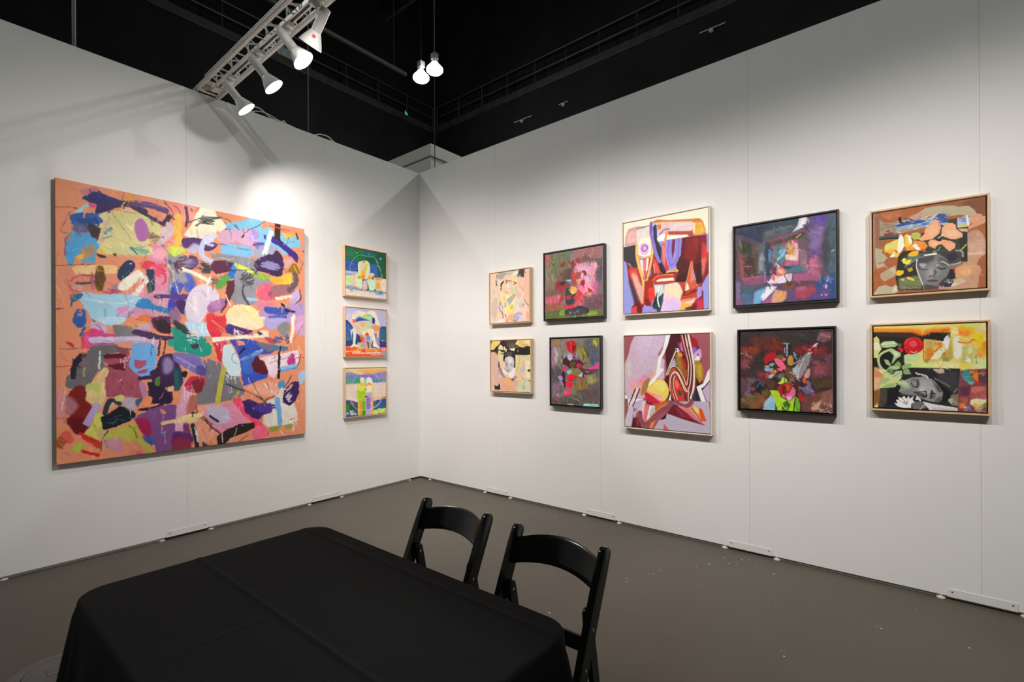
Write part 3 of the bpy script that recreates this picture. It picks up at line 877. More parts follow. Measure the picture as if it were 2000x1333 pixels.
'R2': ('#e8c3a6', '''
P #332c2a v=.2 -30,-30 1030,-30 1030,279 643,285 328,276 -30,277
B #e3cb7a j=5.76 v=.1 19,35 85,-30 241,-30 241,52 136,126 83,171 -30,166
B #ead29a j=3.42 194,167 227,97 253,77 317,117 329,177 278,177
B #e8dcb0 j=2.27 349,117 381,137 380,187 342,187
B #e8e8e0 j=2.26 399,167 425,167 405,221 386,221
P #e5d09a j=4.63 -30,226 109,221 69,272 -30,272
B #d8c88a j=5.71 193,206 252,197 289,246 237,286 314,336 211,306
P #e8d9b0 j=3.41 277,226 367,226 315,256
B #4f4636 s=6.73 433,-30 659,-30 634,70 482,138 407,88
B #6a5f50 s=6.71 483,69 609,70 620,168 507,167
P #ead898 j=5.49 633,80 709,-30 1030,-30 1030,130 904,110 842,144 744,129 708,100
B #d8b070 s=6.57 757,80 904,72 965,101 843,129
B #e3b860 s=5.51 696,31 856,23 782,90
B #2a2824 s=3.29 645,129 855,149 1030,130 1030,274 656,275
B #6a5446 s=5.55 646,99 720,109 707,158 645,148
P #efe8d8 j=3.35 488,148 532,167 607,148 632,148 613,207 544,197 507,182
P #efeae0 j=2.21 684,217 719,182 721,197 703,221
B #d8b0a0 s=6.92 -30,287 186,286 206,734 -30,940
B #dccaa0 s=6.84 186,286 340,276 351,434 223,396
P #d8d0a8 s=4.39 643,290 1030,289 1030,717 649,725
B #d6c25e s=4.42 711,304 754,304 740,470 676,587 639,588 703,451
B #e0c0a8 s=6.58 814,391 876,391 836,585 751,528
B #c8b8c0 s=8.78 751,528 874,517 848,623 762,625
P #e8dcb8 s=4.35 876,391 1030,390 1030,717 895,700
L #7a6a60 w=4.38 832,420 849,527
S #5a5a62 w=38.7 s=4.55 d=.1 210,426 234,535 309,663 397,760
S #8a8a94 w=22.8 s=3.42 d=.2 196,456 221,555 372,731
S #3f4036 w=16 s=2.29 196,476 221,515
S #9a9aa8 w=34 s=5.67 195,595 347,731 448,768
B #dcaea4 s=5.74 63,718 141,686 270,733 243,833 178,894 61,838
S #f0d8d0 w=9.24 76,717 61,838
P #282822 j=4.59 97,867 126,896 178,894 243,838 248,967 96,967
P #e0a890 s=4.48 257,733 650,705 698,801 646,978 267,1030
B #e8b070 s=6.75 359,810 524,776 471,925
P #cdd0b0 s=4.38 648,783 1030,717 1030,1030 670,1030
B #e0c098 s=8.82 651,588 848,643 797,779 673,822
L #6a6040 w=7.67 810,702 858,778
L #5a5030 w=11 795,896 856,933
L #5a5030 w=8.76 845,807 838,894
S #7a6a4a w=8.86 661,783 678,890
P #3a3a28 j=3.26 921,583 958,554 1030,558 1030,611 945,602
P #5a5a48 j=3.25 931,757 1030,765 1030,813
P #1e1e1e j=3.37 327,335 366,236 456,217 531,256 593,285 637,285 633,530 577,530 555,354 480,305 378,335 364,414 338,415
B #5a5046 s=3.37 405,236 531,226 555,295 467,305
B #b0b0b0 s=4.52 379,276 404,266 397,305
B #c9c6c6 j=2.25 v=.04 365,375 403,330 480,305 580,334 604,393 603,471 577,550 526,610 463,625 400,572 376,493
B #a9a7a8 s=5.65 377,404 415,394 426,552 388,513
B #dedcdc s=5.61 454,335 555,354 528,452 465,433
L #4a4a4a w=7.9 395,446 453,438
L #3a3a3a w=13.5 412,473 437,473
L #4a4a4a w=6.72 503,453 566,462
L #3a3a3a w=13.4 515,482 550,484
S #8a8888 w=7.87 471,483 457,552 489,556
L #5a5252 w=13.5 441,577 489,576
B #7a7878 s=3.39 362,533 400,572 475,620 425,621 374,582
P #e8e6e2 j=3.37 324,554 375,573 450,631 513,629 602,520 627,530 626,618 574,726 487,718 475,660 399,651 323,623
P #4a4a50 j=4.46 511,757 574,736 611,765 574,785
B #9a90b0 s=3.33 575,707 650,695 674,724 599,745
K #000000 n=120 w=14 l=60 g=80 b=.05 0,480 1000,1000
B #d87060 s=2.22 625,686 650,686 637,715
'''),
'R3': ('#8a6868', '''
P #7f7560 s=22.6 v=.2 -30,-30 464,-30 457,571 -30,676
P #b05a60 s=13.9 -30,-30 121,-30 56,159 -30,194
P #6d6e52 s=18.1 v=.2 108,-30 416,-30 411,365 179,381 80,245
P #4f7f7a s=8.77 404,-30 487,-30 486,112 438,126
P #98686c s=10.5 v=.15 499,-30 1030,-30 1030,209 917,198 603,127 486,132
P #6e5a5a s=8.29 649,114 1030,190 1030,373 925,382 894,224 648,193
P #5c5260 s=10.2 v=.15 894,243 1030,219 1030,717 911,710 881,416
P #7a6466 s=10.2 935,499 1030,468 1030,1030 875,1030
P #d08ea4 s=10.5 v=.12 555,221 716,211 895,214 916,285 870,415 913,555 856,676 711,693 620,586 599,445 506,375
P #d8a8c0 s=14.8 647,252 784,230 803,486 713,536 657,392
P #c85c90 s=10.3 847,490 924,508 911,671 823,683
B #e87898 s=12.8 598,505 757,560 711,654 597,604
S #e8a0b0 w=24.8 s=6.21 894,243 848,413
B #ec9078 s=8.41 711,634 780,581 824,644 733,734
S #5f5654 w=14.5 s=2.08 739,180 862,186 916,237
P #7a5a50 s=20.5 v=.2 -30,551 386,504 384,666 -30,655
B #6a5048 s=17.7 v=.2 242,305 508,275 482,453 265,472
B #5a4844 s=11 364,278 484,282 470,432 374,442
P #c06070 s=13.7 v=.12 -30,645 287,648 285,781 -30,771
B #d87080 s=9.02 213,652 287,648 274,739
P #9a5a48 s=9.15 -30,750 310,762 284,863 -30,866
P #c8566a s=6.44 514,697 688,662 698,810 548,820
P #6e5058 s=10.4 v=.2 688,681 1030,688 1030,909 708,890
K #000000 n=420 w=24 l=90 g=80 b=.12 s=2 0,0 1000,1000
P #5f6a3a s=10.9 v=.25 -30,876 357,857 708,910 1030,909 1030,1030 -30,1030
B #7a9a3a s=6.69 284,883 393,880 405,942 271,954
B #7f9a40 s=6.26 731,921 887,921 908,971 753,981
S #2f3034 w=86.2 s=12.9 d=.1 405,911 617,874 731,911
B #46424a s=6.49 417,882 686,869 708,949 452,964
T #8a8a90 w=13 l=32.5 n=12 g=20 417,871 685,978
P #50b060 j=2.17 523,968 558,970 540,1030
B #343e44 s=4.39 397,546 527,578 550,660 513,797 394,799 372,665
B #8f2a34 j=6.74 v=.2 203,445 302,435 386,504 349,582 263,584 190,506
B #a03440 s=4.48 239,531 361,522 336,601 251,583
L #2f2a34 w=51.3 307,474 362,477
B #7f3a34 j=4.46 280,187 366,157 365,218 304,231
P #8f3230 j=5.45 408,127 462,169 521,146 532,198 578,244 520,226 531,268 484,282 473,211 438,186
B #9a3a30 j=3.22 562,132 614,129 648,173 613,213 573,183
B #8f2a30 j=4.24 646,341 692,322 737,351 725,399 669,383
B #e0b0c0 s=2.13 646,351 692,366 657,421
B #c23848 j=6.51 483,353 530,328 553,380 599,405 553,420 494,414
B #a04a50 j=5.38 554,340 646,351 622,428 564,422
P #922838 j=5.32 645,470 702,451 713,516 690,533 701,584 667,531 621,537
B #e09050 j=4.31 564,441 622,457 598,495 564,486
L #a8bce0 w=22 399,436 470,444
L #5f80c0 w=24.1 428,458 476,478
B #a04838 j=5.43 482,443 552,440 563,511 505,516
B #8f3a30 j=6.63 362,471 446,500 421,538 374,523
Z #e0a850 w=15.2 n=6 509,586 70,50
B #f0c070 j=4.36 468,603 527,598 515,647 480,639
P #d83040 j=5.39 514,687 596,684 586,583 654,629 665,709 596,733 514,722
S #e85070 w=14.9 j=4.24 596,714 711,664 779,640
B #b02030 j=2.09 757,579 813,614 818,648 779,640
S #7a3a3a w=8.42 711,654 756,653 779,620
P #b8542a j=4.28 596,709 653,738 675,789 641,787
B #a83a38 j=4.4 396,667 467,663 467,723 395,718
P #a04036 j=6.71 287,668 324,641 359,705 335,744 359,705 298,761 274,729
S #8a3438 w=13.5 287,679 248,809
P #d8344c j=5.49 340,805 525,803 548,850 477,865 358,847
S #9a8a50 w=11.6 a=.7 81,131 54,263
T #b0a070 w=10.3 l=45.7 n=24 g=70 a=.5 31,114 264,554
S #6a4a48 w=5.31 649,143 694,139 693,258
V #b8a0a0 w=5.27 n=12 l=63.3 a=.4 511,-35 939,172
K #000000 n=320 w=12 l=40 g=60 b=.12 0,0 1000,1000
'''),
'R4': ('#7d746c', '''
P #857a70 s=17.2 v=.15 -30,-30 553,-30 520,299 -30,588
P #5a6060 s=23.2 v=.2 677,40 1030,-30 1030,298 820,318 714,199
B #a8843a s=7.48 51,42 212,34 168,74 51,73
B #c0bcb4 s=12.4 50,135 167,177 121,361 63,280
B #b078a0 s=15 -30,114 80,135 77,341 18,403
B #58525a s=17.3 -30,465 207,442 233,644 15,649
B #7a6a80 s=17.3 15,669 175,645 159,767 14,751
B #9098b0 s=12.2 282,218 410,188 437,279 295,279
T #b0b0c8 w=19.5 l=60.9 n=18 g=80 a=.6 s=2.44 210,157 450,339
P #8d8440 s=14.1 v=.15 551,129 689,100 742,200 793,308 764,416 685,299 577,209
T #b0a850 w=14.2 l=71 n=8 g=80 a=.5 579,129 726,279
P #5a6078 s=13.8 v=.15 821,279 1030,142 1030,356 845,396
B #8a8a38 s=5.77 880,23 1030,24 984,103 892,97
T #d8d060 w=11.6 l=23.1 n=5 g=80 893,33 958,93
P #8a7440 s=14 v=.2 443,778 570,636 735,554 869,532 933,628 731,730 539,805
B #9a9460 s=9.23 748,564 868,552 892,668 786,661
T #b8c8a0 w=13.8 l=57.5 n=8 g=80 a=.6 s=1.15 788,592 932,667
P #5c544c s=18.9 v=.15 -30,894 400,839 1030,857 1030,1030 -30,1030
K #000000 n=380 w=26 l=100 g=75 b=.15 s=2 0,0 1000,1000
P #504c4c s=16.1 a=.8 540,775 1030,704 1030,876 674,869
P #6a5c54 s=13.7 759,691 985,627 1030,723 811,767
B #c21e24 j=3.63 334,66 412,31 510,48 544,119 522,189 452,224 395,208 347,137
S #e85a4a w=10.9 429,37 438,209
B #8a1a20 s=3.6 467,108 537,119 508,189 466,199
P #4a2428 j=9.61 251,320 338,269 380,320 478,309 630,319 684,378 655,437 545,438 434,460 322,401 251,391
P #3a2a2a j=9.71 249,482 320,522 304,622 346,681 288,763 261,684 234,543
B #5a5030 j=6 407,360 519,349 504,419 434,440
P #6a2a34 j=4.68 546,419 655,437 762,515 896,483 816,533 708,535 627,477
S #3f2a28 w=14.1 671,318 706,279 686,259
S #5a3030 w=14.1 684,378 752,367
B #c0304a j=7.11 533,379 629,368 656,418 573,438
B #8a3a6a j=4.79 465,279 521,269 534,319 478,329
V #b070a0 w=7.13 n=5 l=71.3 549,229 631,299
P #b4b8dc j=6.04 367,249 437,249 464,309 408,340 366,309
B #e03078 j=4.87 250,442 307,431 321,481 278,497
P #b03a80 j=4.86 293,391 378,420 321,441
P #7f7c48 j=4.76 448,440 545,448 572,478 668,496 667,546 598,567 502,539 433,520 363,481
P #8fc8c4 j=4.82 335,481 434,470 447,520 362,541
P #b0d4d8 j=3.53 585,557 668,506 674,536 626,571
B #ee2030 j=2.4 340,581 376,541 433,530 495,549 508,593 459,624 417,635 368,626
L #202020 w=12 396,635 473,624
B #f0284a j=2.4 311,682 346,646 403,635 465,654 479,698 429,739 359,736 317,722
L #303030 w=12 401,730 423,680
B #e8407a j=6.02 259,824 331,762 401,760 428,818 372,850 273,854
B #f0607a s=2.41 288,803 344,801 329,842
P #c02a2a s=3.56 502,558 584,567 570,597 515,608
L #a04a20 w=25.8 653,585 653,708
P #f0409a j=3.46 1030,361 1030,419 844,474 736,486 818,436
S #5a2a3a w=23.2 j=3.48 682,457 817,475 897,464
P #4a443a s=3.45 735,515 870,484 1030,453 1030,472 842,533
S #c0402a w=9.15 896,503 1030,472
P #2a2838 j=3.51 668,516 735,535 707,584 680,575
L #c8a0e0 w=14 701,545 728,564
S #9a2a50 w=10.3 758,730 836,844 912,966
S #b05a90 w=17.2 d=.2 247,664 131,707 102,769 72,820 158,878
S #8f90c8 w=14.7 j=3.67 129,889 159,827 187,897
S #c03a70 w=12.2 71,931 172,917 129,889 186,967
B #a890c8 j=4.9 147,575 234,563 247,624 190,625
S #a88ac0 w=24.4 s=3.66 204,645 261,704
P #a0dcd8 j=3.44 645,1030 699,960 965,959 1030,1030 699,1030
P #90c8c4 j=2.38 355,985 481,974 481,1030 369,1030
S #c8c0b8 w=11.8 a=.6 399,869 673,947
S #40a0a0 w=6.83 779,981 1030,981
K #000000 n=320 w=12 l=45 g=70 b=.14 0,0 1000,1000
'''),
'R5': ('#8f92d4', '''
P #f3e6cf v=.03 -30,-30 1030,-30 1030,260 -30,262
P #8f94d6 v=.04 -30,261 1030,257 1030,1030 -30,1030
P #c8949a j=1.04 v=.08 14,253 27,146 63,72 153,58 351,73 423,228 195,260
B #dcaea8 s=14.8 39,147 131,84 174,208 61,230
P #dcd0cc j=1.02 s=3.06 164,89 351,73 372,95 391,232 369,276 261,270 173,247
S #4a4a5a w=7.21 175,89 329,74
P #c9783a j=0.948 v=.08 373,38 426,24 561,53 780,79 905,90 942,126 968,206 977,257 826,259 455,242
P #e8b048 s=7.36 828,128 932,128 968,242 855,250
B #dca438 s=5.52 857,133 922,163 902,231 874,244
P #e0b8b0 j=0.969 s=3.88 373,57 478,57 828,110 837,184 797,214 476,179 402,234
P #dcc8cc s=5.72 571,83 828,114 827,200 570,162
L #f8ecc0 w=13 s=2.78 847,131 845,230
P #fbf3e4 j=0.968 413,235 466,187 549,182 559,211 778,238 835,260 699,257 537,250
P #f4ead4 j=0.956 548,214 797,241 816,257 538,245
P #a2474f j=0.946 554,169 817,206 836,229 830,260 777,251 778,233 554,199
P #c87a38 j=0.996 425,81 470,82 472,133 430,130
S #d88a50 w=23.6 539,171 522,243 511,298
P #3a3438 j=1.06 v=.06 -30,260 157,256 181,510 125,513 81,449 35,433 -30,381
P #7a2028 j=0.909 v=.1 911,264 977,261 1030,441 1030,599 931,752 917,1030 945,1030 943,824 865,727 849,546
P #8c2026 j=1.04 v=.15 35,424 125,513 187,516 256,663 275,856 230,1030 142,1030 103,929 143,893 67,643
P #c83430 s=10.9 938,326 1030,441 971,562 926,503
B #d86a60 s=10.9 926,503 972,509 942,664 895,641
B #d04a38 s=14.6 69,506 170,518 191,618 113,629
B #e0a090 s=12.4 102,569 191,618 243,853 177,829
P #d8a0a0 s=6.16 190,656 245,720 264,903 220,900
P #4a3444 s=12.5 67,643 101,627 188,830 209,927 143,893
P #6a1a20 s=8.26 144,845 242,939 230,1030 131,941
P #c84a40 j=1.04 s=2.08 97,938 165,914 175,1030 97,1030
P #5a1418 j=0.938 v=.12 714,259 835,260 911,264 918,430 922,733 870,746 848,654 731,713 632,703 623,656 664,596 640,520 666,468 696,435
P #7a1a20 s=11.2 758,262 892,265 899,427 830,544 735,477
P #902226 s=9.23 835,274 901,285 871,423
P #4a1a1a s=3.8 665,477 774,482 792,539 693,618 623,656 654,577 645,520
P #3a1614 s=3.77 622,665 732,622 811,541 819,650 750,711 642,704
P #3a1418 s=4.57 849,546 925,538 931,734 875,728
P #8a2c24 j=0.994 v=.12 358,294 400,357 470,592 532,599 634,583 673,597 632,703 385,677 296,953 360,967 275,904 255,721 278,665 344,596
B #e05048 s=7.98 389,431 450,552 428,606 377,505
P #c03a3a s=4.91 475,292 521,290 534,450 563,566 512,597 483,462
P #e08078 s=4.92 480,302 516,298 519,467 502,558
P #2a2c44 j=0.994 v=.1 372,95 415,84 423,237 474,330 472,461 532,590 491,608 440,513 390,355
P #1f1a24 s=2.96 451,477 491,576 532,590 491,608 450,552
B #1c3468 s=4.02 377,96 415,84 418,227 387,184
P #f6e8d0 j=1.02 v=.04 162,235 370,267 368,409 281,417 172,373
S #d8a050 w=35 j=1.03 173,266 174,383 203,503 246,643 265,808 248,873
S #e8b868 w=20.6 j=1.03 176,247 177,403 246,624 266,760
S #d8a050 w=28.4 j=1.01 364,247 362,390 328,538 294,648 265,836
S #e8bc70 w=14.2 365,266 359,408 300,611
P #a04036 j=1.02 216,418 346,416 289,638 256,644
P #e8e0e0 j=1.03 210,427 248,422 258,529 267,645 225,506
P #e8dce0 j=1.02 292,418 324,423 307,535 268,626 280,513
P #e07070 s=3.07 243,421 292,428 285,571 262,625
P #c0303a s=3.06 258,548 285,551 270,626
S #d8a050 w=22.5 j=1.02 177,374 260,404 357,398
B #e4dce4 j=1.02 195,289 218,215 284,215 343,263 342,349 292,399 227,381
B #dcb0d0 s=3.08 212,272 251,249 316,278 309,363 249,374 211,330
L #8f5cc0 w=75.9 269,305 271,308
L #e0c8e0 w=43.1 269,305 271,308
L #c8a060 w=20.5 268,303 270,308
L #b89038 w=8.14 306,228 327,212
B #f2e8c8 s=6.12 218,205 349,197 370,248 262,241
S #8a6cb8 w=36.1 j=1 353,49 350,159 370,238 400,357 431,437 453,473
S #7a58b4 w=26.3 j=1.01 354,64 352,149
S #7a7cc8 w=14 391,279 421,398 449,465
S #8a70c4 w=17.7 455,185 508,147 565,147
P #8085cf j=0.965 v=.04 532,254 709,259 702,363 676,469 624,555 584,564 544,508 520,374
S #9a50b8 w=10.6 563,268 550,415 584,522 625,499 666,431 674,258
S #b0a0dc w=5.87 537,273 525,375 554,509
S #b0a0dc w=5.78 629,264 632,353 611,461
P #6a1a2c j=0.965 604,265 634,265 627,370 603,469 595,366
S #9a50b8 w=6.77 604,256 592,365 605,469
L #e8b868 w=28.9 548,592 654,588
S #d8903a w=11.6 542,600 604,584 659,596
S #7a1a1a w=13.6 532,609 623,601
P #b0402a j=0.982 v=.06 364,656 396,621 491,613 623,624 632,707 530,715 395,711
S #e08a68 w=8.88 369,666 407,627 491,615 613,625
P #f6d8d4 j=0.979 406,670 459,652 613,655 622,685 531,683 427,681
P #a02a20 j=1.01 s=2.02 267,664 364,646 374,713 395,734 339,947 285,924 253,902
P #d83a30 s=5.02 309,745 395,725 404,848 329,908
P #7f1c1c s=4.05 254,835 318,860 360,958 285,924
P #c8d0cc j=0.989 v=.08 385,714 489,716 508,839 465,947 443,1030 402,1030 403,886
P #24424a s=3.96 360,958 435,851 498,800 492,893 443,1030 381,1030
P #1f2428 s=3.98 371,949 403,914 435,832 447,758 404,829 360,929
S #e8ece8 w=13.9 447,740 425,850 444,945
P #e6d0b0 j=0.959 s=1.92 510,718 662,710 720,785 688,891 727,930 667,1030 454,1030 497,875
P #dcb8e0 s=13.4 508,829 669,871 707,938 667,1030 464,1030
B #d4b8f0 s=9.62 527,933 668,926 657,1030 506,1030
P #b8402e j=0.933 v=.08 662,710 750,715 758,806 835,814 883,791 881,889 842,948 756,969 688,891 719,812 691,745
P #7a1f1a s=3.72 729,804 874,791 864,825 758,851 719,857
P #d8905a s=4.66 j=0.932 688,891 863,879 833,956 765,969 708,929
P #f0c0b4 j=0.926 727,921 824,902 853,878 843,922 795,945
P #e8a850 s=3.75 708,920 842,948 794,971 687,1030 667,1030
P #c85a40 j=0.927 v=.08 807,514 821,502 836,518 834,616 865,727 878,791 739,805 770,681
P #e07a58 s=3.71 821,525 834,616 847,707 799,720
P #f4e4d4 j=0.934 765,717 783,755 788,791 744,805
S #d8a070 w=6.54 810,514 776,646 744,769
P #a84030 s=4.65 749,805 864,781 748,851
P #8f92cc j=0.923 830,571 848,636 866,709 837,688
S #8f92d8 w=31 j=0.911 923,786 896,837 886,894
S #c060c0 w=7.29 925,778 878,827 881,898 905,891 930,787
S #b8402e w=16.5 s=1.83 869,781 912,750
P #8a1c28 s=2.74 823,947 919,866 945,1030 823,1030
P #c8304a s=5.46 871,915 937,894 945,1030 861,1030
P #5a2030 s=5.55 746,977 880,951 851,1030 746,1030
P #9094d8 j=1.01 242,939 328,927 402,975 412,1030 230,1030
S #c070c8 w=9.04 242,935 317,978 407,975 402,1030
S #f0b0a0 w=8.02 382,487 392,583
P #8f92d4 j=0.903 979,261 1030,260 1030,459 983,439
'''),
'R6': ('#9f5560', '''
P #9c5460 v=.06 -30,-30 162,-30 74,146 -30,388
P #c7adc2 j=0.977 v=.05 151,-30 539,-30 417,205 497,259 494,455 352,565 226,697 56,704 -30,556 -30,369 52,202 86,72
B #cbb4d0 s=19.3 183,19 500,19 418,187 190,240
B #c8c8b8 s=12.1 28,332 73,276 81,425 49,444
B #c6b0c4 s=9.73 169,276 376,250 354,421 189,368
S #b8a0b8 w=4.8 284,231 437,237
S #b8a0b8 w=3.97 125,387 113,480 176,552
B #d890a8 s=15.6 209,441 313,422 311,530 197,551
B #e08898 s=9.81 187,478 260,495 238,605 196,588
B #dca0a8 s=15.9 102,461 218,551 185,643 58,592
P #f0eaf0 j=1 -30,612 56,685 237,687 183,813 34,770 -30,696
P #c7adc2 j=1 -30,556 78,647 163,681 45,695
P #9c5460 j=1.01 -30,692 43,690 44,834 -30,911
P #bcaac4 j=0.997 v=.04 55,759 131,719 237,687 183,818 140,838 85,1030 -30,1030 32,891
P #c8bcd0 j=1 s=2.01 55,778 119,784 74,986 -30,1030
P #a86878 j=0.995 109,785 151,792 139,894 96,933
P #c8b8c8 s=2.98 108,831 162,819 118,913
P #5a1a24 j=0.991 107,896 182,891 222,1030 79,1030
B #7a3a34 s=3.95 139,903 192,918 181,983 149,976
P #4a1a24 j=0.912 v=.08 549,38 588,-30 760,-30 897,125 981,531 1030,674 491,695 494,473 524,419 507,188
P #9c5460 v=.06 j=0.878 760,-30 1030,-30 1030,303 919,533 912,320 879,124
P #a02038 s=7.15 760,18 843,46 823,157 786,140
P #8a2a5a s=10.8 635,85 750,78 822,209 802,347 729,217
B #b878c0 s=7.27 674,94 721,86 730,156 692,173
B #8f6ab8 s=7.12 805,140 860,132 850,218 813,218
P #a01a28 s=4.45 778,27 861,55 879,107 842,141 796,80
P #c8a0d8 s=3.53 j=0.884 822,209 878,150 905,159 914,227 895,261 831,261
P #8a2040 s=0.884 864,201 879,201 882,222 864,218
P #ece8d0 j=0.885 831,261 864,222 891,231 895,274 849,278
P #a88430 j=0.882 v=.15 821,269 895,269 930,346 929,448 892,499 838,415
P #c8a038 s=5.29 867,312 903,312 911,448 874,432
L #6a4a20 w=4.42 835,299 913,282
P #8c7a2e j=0.912 v=.12 624,207 691,199 700,277 727,382 726,451 670,356 632,312
P #d8983a j=0.913 644,181 682,186 705,208 700,230 653,229
P #8a5a2a s=4.52 689,347 764,364 754,485 726,451
P #c82a28 s=7.25 672,225 728,260 755,364 718,347
P #b0a0c8 j=0.925 s=1.85 555,330 614,242 632,312 574,365
P #e0d8c8 j=0.917 620,146 649,137 673,168 663,181 634,181
S #b8a890 w=16.7 634,163 595,242 555,330 519,419
S #dcd0b8 w=7.41 625,172 585,260 545,348
L #302830 w=14.7 633,156 637,160
B #b84a3a j=0.916 543,436 593,348 670,365 726,451 753,537 770,675 608,681 552,560
P #d8342c s=7.33 591,488 668,504 713,677 628,680
B #e87058 s=7.34 621,470 659,505 648,557 620,540
B #4a4a3a s=7.3 648,575 696,591 685,635 657,627
P #8a2a2c s=4.5 726,451 773,416 781,536 762,571
S #8f3030 w=68.4 j=0.901 713,-30 739,130 793,295 782,485 766,597 751,650
S #b04a30 w=54.9 j=0.915 571,542 573,418 622,365 688,417 734,520 761,589
S #93302c w=44.7 j=0.894 770,675 822,552 825,381 803,295 795,192
P #d89a9a s=3.61 731,35 759,44 777,122 749,130
S #f3dcd0 w=19.7 j=0.894 760,-30 800,157 821,278 829,381 822,552 788,665 798,682
S #1f1418 w=8.96 j=0.896 743,-30 786,174 816,346 809,518 778,640 784,683
S #f3dcd0 w=8.19 j=0.91 729,-30 758,122 795,295 793,450 771,554 748,580 697,486 650,400 612,396 582,445 586,541 618,681
S #1f1418 w=9.14 j=0.914 711,-30 744,139 782,312 772,485 751,537 707,451 641,365 593,339 549,401 538,490 543,587
S #f3dcd0 w=7.29 j=0.911 689,-30 721,104 766,278 766,416 748,520 716,451 651,347 584,334 534,419
S #f3dcd0 w=7.29 j=0.912 557,586 565,454 612,383 669,452 724,572 771,588 765,640 770,683
S #1f1418 w=8.25 j=0.916 628,680 591,559 582,453 612,413 668,487 724,607 742,680
S #f3dcd0 w=6.45 j=0.921 647,680 602,559 599,471 621,426
P #2e3a54 s=5.33 808,622 855,534 853,671 816,681
P #3a2030 s=3.53 845,560 909,601 908,678 853,680
P #c0a8c8 j=0.869 v=.04 918,567 1030,447 1030,682 962,675
P #f0f0f2 j=0.873 v=.02 1030,303 1030,413 946,524 909,550 957,684 907,686 855,534 928,499 974,379
S #4a4a50 w=4.37 909,554 962,675
P #f3f1f2 j=0.947 v=.02 522,-30 575,-30 538,100 497,188 457,259 446,348 465,353 490,362 414,447 332,548 275,545 394,421 405,349 417,259 478,152
P #c890a8 j=0.947 394,457 494,473 493,490 404,474
L #1f1418 w=11 138,579 55,759
L #1f1418 w=10.9 194,577 104,771
L #efd0c4 w=19.9 165,578 77,768
B #a87838 j=0.975 228,541 271,477 323,458 280,586 237,642 206,643
P #e8a040 j=0.962 329,367 364,385 374,421 343,448 328,403
B #b8a0d0 s=2.9 293,376 334,367 333,430 303,422
B #ecc860 j=0.946 v=.05 290,585 373,493 444,469 503,490 542,560 536,640 491,695 431,679
B #f0d878 s=7.57 363,511 474,491 512,561 432,599
P #e87070 j=0.96 274,595 371,628 491,686 471,722 380,735 268,695 248,632
P #c81f30 s=4.82 253,632 279,604 371,664 451,723 360,732 278,704
P #f0a0a0 s=2.84 351,611 471,651 491,695 431,688
P #e8c050 s=4.7 492,633 536,631 491,704 451,728
P #4a1a3a s=2.91 242,669 278,704 360,736 329,742 268,722
S #f8d8b0 w=6.7 279,604 471,696
P #b05a30 s=4.7 461,705 550,675 530,720 490,739 430,747
P #b9adc2 j=0.915 v=.04 569,700 871,679 984,679 1030,1030 346,1030 428,899 488,890 519,827 626,803
P #c0b4c8 j=0.98 237,696 278,704 225,825 162,810
P #e07078 j=0.974 247,732 309,748 286,894 254,950 224,907
P #ecc8c0 j=0.978 226,715 257,714 234,915 213,898
P #f0e0dc j=0.964 314,752 380,753 369,826 275,922 297,821
P #b8b8bc j=0.961 329,783 360,754 389,816 307,875
P #b86a30 j=0.956 380,753 530,702 470,767 389,843 275,931 265,950 369,835
P #d87830 s=3.81 450,741 550,710 429,814 327,909 275,940
S #8c4a5c w=49.8 j=0.958 198,835 208,917 254,960 316,937 368,880 450,804 549,745 579,709
S #8c4a5c w=47.1 j=0.905 627,689 665,723 741,736 788,708 798,682
P #e08840 s=2.88 327,937 368,916 388,901 326,1030 305,1030
P #6a1c30 j=0.909 v=.12 529,808 608,716 814,845 949,921 720,876 528,826
P #8a2a3a s=4.55 607,751 665,766 814,862 683,852
P #e0806a j=0.896 617,716 684,739 778,761 869,858 940,913 814,845
P #d8707a s=3.56 703,756 796,794 958,925 814,862
P #e89038 j=0.882 v=.12 778,752 815,724 907,754 959,870 950,887 869,841
P #d84e20 j=0.877 875,747 916,758 959,878 905,873
P #f0c8a8 j=0.886 815,724 879,755 883,806 842,783
L #4a1a1a w=5.32 797,751 905,882
P #3a1018 j=0.94 489,855 519,818 508,880 438,898
P #e0506a j=0.936 483,931 575,1030 477,1030
L #e8e8e8 w=6.7 370,754 379,816
P #f4f0f0 j=0.93 566,612 540,684 569,687
'''),
